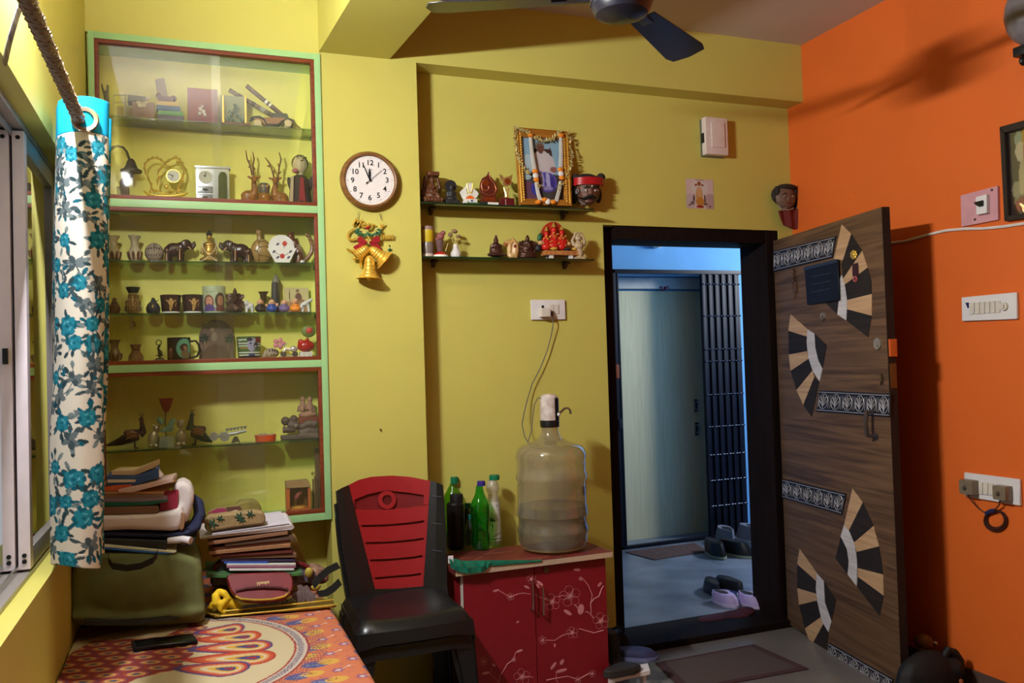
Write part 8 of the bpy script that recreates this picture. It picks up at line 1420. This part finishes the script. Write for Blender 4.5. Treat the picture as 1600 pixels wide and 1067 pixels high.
# ================================================================ FLOOR THINGS
Z0 = .0005
i = Item('door_mat', 'dark maroon-bordered door mat on the tiles inside the doorway', 'mat', 1145, 1036, z=Z0); c4 = [onZ(x, y, .006)-i.O for x, y in ((1024, 1035), (1178, 1006), (1264, 1044), (1070, 1080))]; m = MB(); m.prism(c4, (0, 0, -.006), .001); bd = i.part('mat_border', m, mat('maroon_mat', (74, 46, 46), .95, bump=.6, bsc=600), smooth=False); ct_ = sum(c4, Vector())/4; m = MB(); m.prism([p*.86+ct_*.14+Vector((0, 0, .0012)) for p in c4], (0, 0, -.002)); i.part('mat_centre', m, mat('grey_brown_mat', (84, 70, 64), .95, bump=.6, bsc=600), bd, smooth=False)
i = Item('shoe_rack', 'low white shoe rack board at the right end of the red cabinet', 'shoe rack', 985, 1050, z=.0); m = MB(); a = [onZ(x, y, .105)-i.O for x, y in ((950, 1061), (1016, 1047), (1012, 1036), (950, 1046))]; dz = i.O.z; m.prism([Vector((p.x, p.y, .105)) for p in a], (0, 0, -.018), .001); bd = i.part('rack_board', m, white_pl, smooth=False); m = MB(); 
for p in (a[0]+Vector((.03, .012, 0)), a[1]+Vector((-.02, .012, 0))): m.box(p.x-.008, p.x+.008, p.y, p.y+.03, 0, .088, .001)
i.part('rack_leg', m, white_pl, bd)
def shoe(name, label, px, py, L, ang, mm, sole, z=.0305, h=.075, group=None, w=.09, hollow=True):
    """low shoe: toe towards +x of its own frame; (px,py) = middle of its footprint"""
    p = onZ(px, py, z); o = empty(name, p, label, 'shoe', group); R = Matrix.Rotation(math.radians(ang), 4, 'Z'); n = 14
    out = [(L*(.5-.5*math.cos(t)) if False else 0, 0) for t in range(0)]
    def ring(s, z_, dx=0.0):
        P = []
        for k in range(20): t = 2*math.pi*k/20; x = math.cos(t)*L/2*s; ww = w/2*s*(1.0 if x > 0 else .78)*(1-.1*abs(math.cos(t))**4); P.append(R @ Vector((x+dx, math.sin(t)*ww, z_)))
        return P
    def loft(rs):
        bm = bmesh.new(); V = [[bm.verts.new(p) for p in r] for r in rs]
        for A, B in zip(V, V[1:]):
            for k in range(20): bm.faces.new((A[k], A[(k+1) % 20], B[(k+1) % 20], B[k]))
        bm.faces.new(V[0][::-1]); bm.faces.new(V[-1]); bmesh.ops.recalc_face_normals(bm, faces=bm.faces); m = MB(); m._add(bm); return m
    loft([ring(1.0, 0), ring(1.03, .006), ring(1.02, .018)]).build('sole', sole, o); 
    up = [ring(.98, .018)]
    for k in range(1, 6): t = k/5; up.append([Vector((q.x, q.y, .018+(h-.018)*t*(1.0))) for q in ring(.98-.16*t**2, 0, -.06*L*t)])
    body = loft(up).build('upper', mm, o)
    if hollow: loft([[Vector((q.x, q.y, h-.004)) for q in ring(.5, 0, -.16*L)], [Vector((q.x, q.y, h+.001)) for q in ring(.56, 0, -.16*L)]]).build('shoe_opening', mat('shoe_inner', (14, 14, 16), .9), body)
    return o
blk = mat('black_shoe', (20, 20, 24), .4); olv = mat('pale_sole', (150, 156, 130), .5); gry = mat('grey_shoe', (110, 112, 124), .6); wht = mat('white_sole', (190, 190, 196), .5); lil = mat('lilac_rubber', (168, 150, 196), .5)
shoe('sneaker', 'black sneaker with pale toe sole by the corridor mat, left of its pair', 1117, 868, .28, -100, blk, olv, h=.10, w=.115, group='black sneakers with pale soles'); shoe('sneaker', 'black sneaker with pale toe sole, right of its pair', 1151, 868, .28, -70, blk, olv, h=.10, w=.115, group='black sneakers with pale soles')
shoe('sneaker', 'grey sneaker behind the black sneakers in the corridor', 1134, 850, .29, 75, gry, wht, h=.12, w=.12, group='grey sneakers'); shoe('sneaker', 'grey sneaker furthest back beside the door jamb', 1173, 846, .29, 95, gry, wht, h=.12, w=.12, group='grey sneakers')
shoe('slip_on', 'black slip-on shoe left of the lilac clogs', 1113, 925, .24, 70, blk, blk, h=.07, group='black slip-on shoes'); shoe('slip_on', 'black slip-on shoe with blue side behind the lilac clog', 1138, 922, .25, 95, blk, mat('blue_sole', (60, 80, 140), .5), h=.07, group='black slip-on shoes')
for k, (px, py) in enumerate(((1133, 944), (1172, 946))):
    o = shoe('clog', ('lilac rubber clog with rounded toe, left of its pair', 'lilac rubber clog half hidden by the door jamb')[k], px, py, .19, -80-10*k, lil, mat('lilac_sole', (190, 176, 206), .5), h=.062, group='lilac clogs', w=.095); up = [q for q in o.children if q.name.startswith('upper')][0]; m = MB()
    for a in range(5): m.ball((-.01+.012*(a % 2), -.03+.015*a, .055), .0042, 6)
    m.build('vent_hole', mat('hole_purple', (60, 50, 80), .8), up); m = MB(); m.lathe([(.052, .0), (.056, .006), (.052, .012)], (0, .02, .05), 20, a0=.2, a1=2.9); m.build('heel_strap', mat('white_strap', (206, 200, 210), .5), up)
i = Item('red_rag', 'crumpled dark red cloth on the corridor floor by the clogs', 'cloth', 1140, 962, z=.033); m = MB(); i.ball(m, 1150, 960, 24, 5, 16, .0); i.ball(m, 1115, 965, 28, 2.4, 14, .0); i.ball(m, 1166, 955, 13, 7, 12); i.sculpt('red_rag', mat('dark_red_cloth', (70, 26, 38), .9, var=.2), m, .008, solo=True)
i = Item('corridor_mat', 'brown woven mat in front of the cream neighbour door', 'mat', 1040, 863, z=.0305); c4 = [onZ(x, y, .036)-i.O for x, y in ((977, 862), (1085, 848), (1107, 861), (1022, 874))]; m = MB(); m.prism(c4, (0, 0, -.005), .001); i.solo(m, mat('brown_mat', (96, 72, 66), .95, c2=(60, 44, 44), sc=60), smooth=False)
# boots and slippers on the rack
i = Item('gumboots', 'pair of tall black boots standing beside the red cabinet', 'boots', 962, 1038, z=.106); m = MB(); i.tube(m, [(961, 1034, .02), (960, 1010, .025), (958, 990, .03)], [13, 12, 12], 14); i.tube(m, [(955, 1040, .0), (968, 1040, -.03)], [8, 7], 10); i.sculpt('gumboots', mat('boot_black', (14, 13, 13), .5), m, .006, solo=True)
i = Item('black_pouch', 'black bag with a ring handle behind the boots by the doorway', 'bag', 968, 1020, 3.40); m = MB(); i.poly(m, [(948, 986), (976, 986), (984, 1000), (986, 1030), (950, 1030)], 0, .06, .008); bd = i.part('bag_body', m, mat('dull_black', (18, 16, 15), .7)); m = MB(); i.tube(m, [(958, 988, 0), (958, 982, 0), (964, 979, 0), (972, 982, 0), (974, 988, 0)], 1.6, 6); i.part('handle', m, MATS['dull_black'], bd)
shoe('slipper', 'dark blue slipper on the white shoe rack', 992, 1030, .2, -30, mat('blue_slipper', (44, 46, 82), .6), mat('slipper_sole', (100, 104, 140), .6), z=.106, h=.045, hollow=False); shoe('slipper', 'dark brown slipper at the front of the white shoe rack', 972, 1052, .18, 10, mat('dark_slipper', (40, 34, 30), .7), mat('dark_slip_sole', (50, 44, 40), .7), z=.106, h=.03, hollow=False)
# black bag in the corner by the door
i = Item('black_backpack', 'black backpack slumped on the floor at the end of the open door', 'backpack', 1450, 1060, 2.60); m = MB(); i.O.z = 0.002; i.ball(m, 1450, 1060, 46, 44, 22); i.ball(m, 1440, 1100, 52, 50, 26); i.ball(m, 1478, 1040, 16, 20, 22); bd = i.sculpt('bag_body', mat('black_nylon', (20, 19, 20), .7, var=.2), m, .008, smooth_it=5); m = MB(); i.tube(m, [(1468, 1024, -.02), (1474, 1014, -.02), (1484, 1018, -.02), (1492, 1030, -.02), (1494, 1050, -.02), (1488, 1067, -.02)], [4, 5, 6, 6, 5, 4], 8); i.part('shoulder_strap', m, mat('black_nylon2', (16, 15, 16), .6), bd); m = MB(); i.ball(m, 1482, 1057, 3, 5, 2, -.06, 30); i.part('orange_tag', m, mk('orange_tag', (170, 90, 50)), bd)
i = Item('floor_ball', 'small tan ball-topped door stopper behind the backpack', 'door stopper', 1443, 1040, 2.72); m = MB(); i.ball(m, 1443, 1002, 11, 12, 11); i.lathe(m, 1443, [(0, 1010), (5, 1010), (6, 1030), (9, 1095), (0, 1095)]); i.part('stopper_body', m, mk('tan_wood', (120, 86, 50))); m = MB(); i.ball(m, 1457, 1003, 4, 4, 4, -.01); i.part('steel_stud', m, steel); snap(i).location.z = i.root.location.z
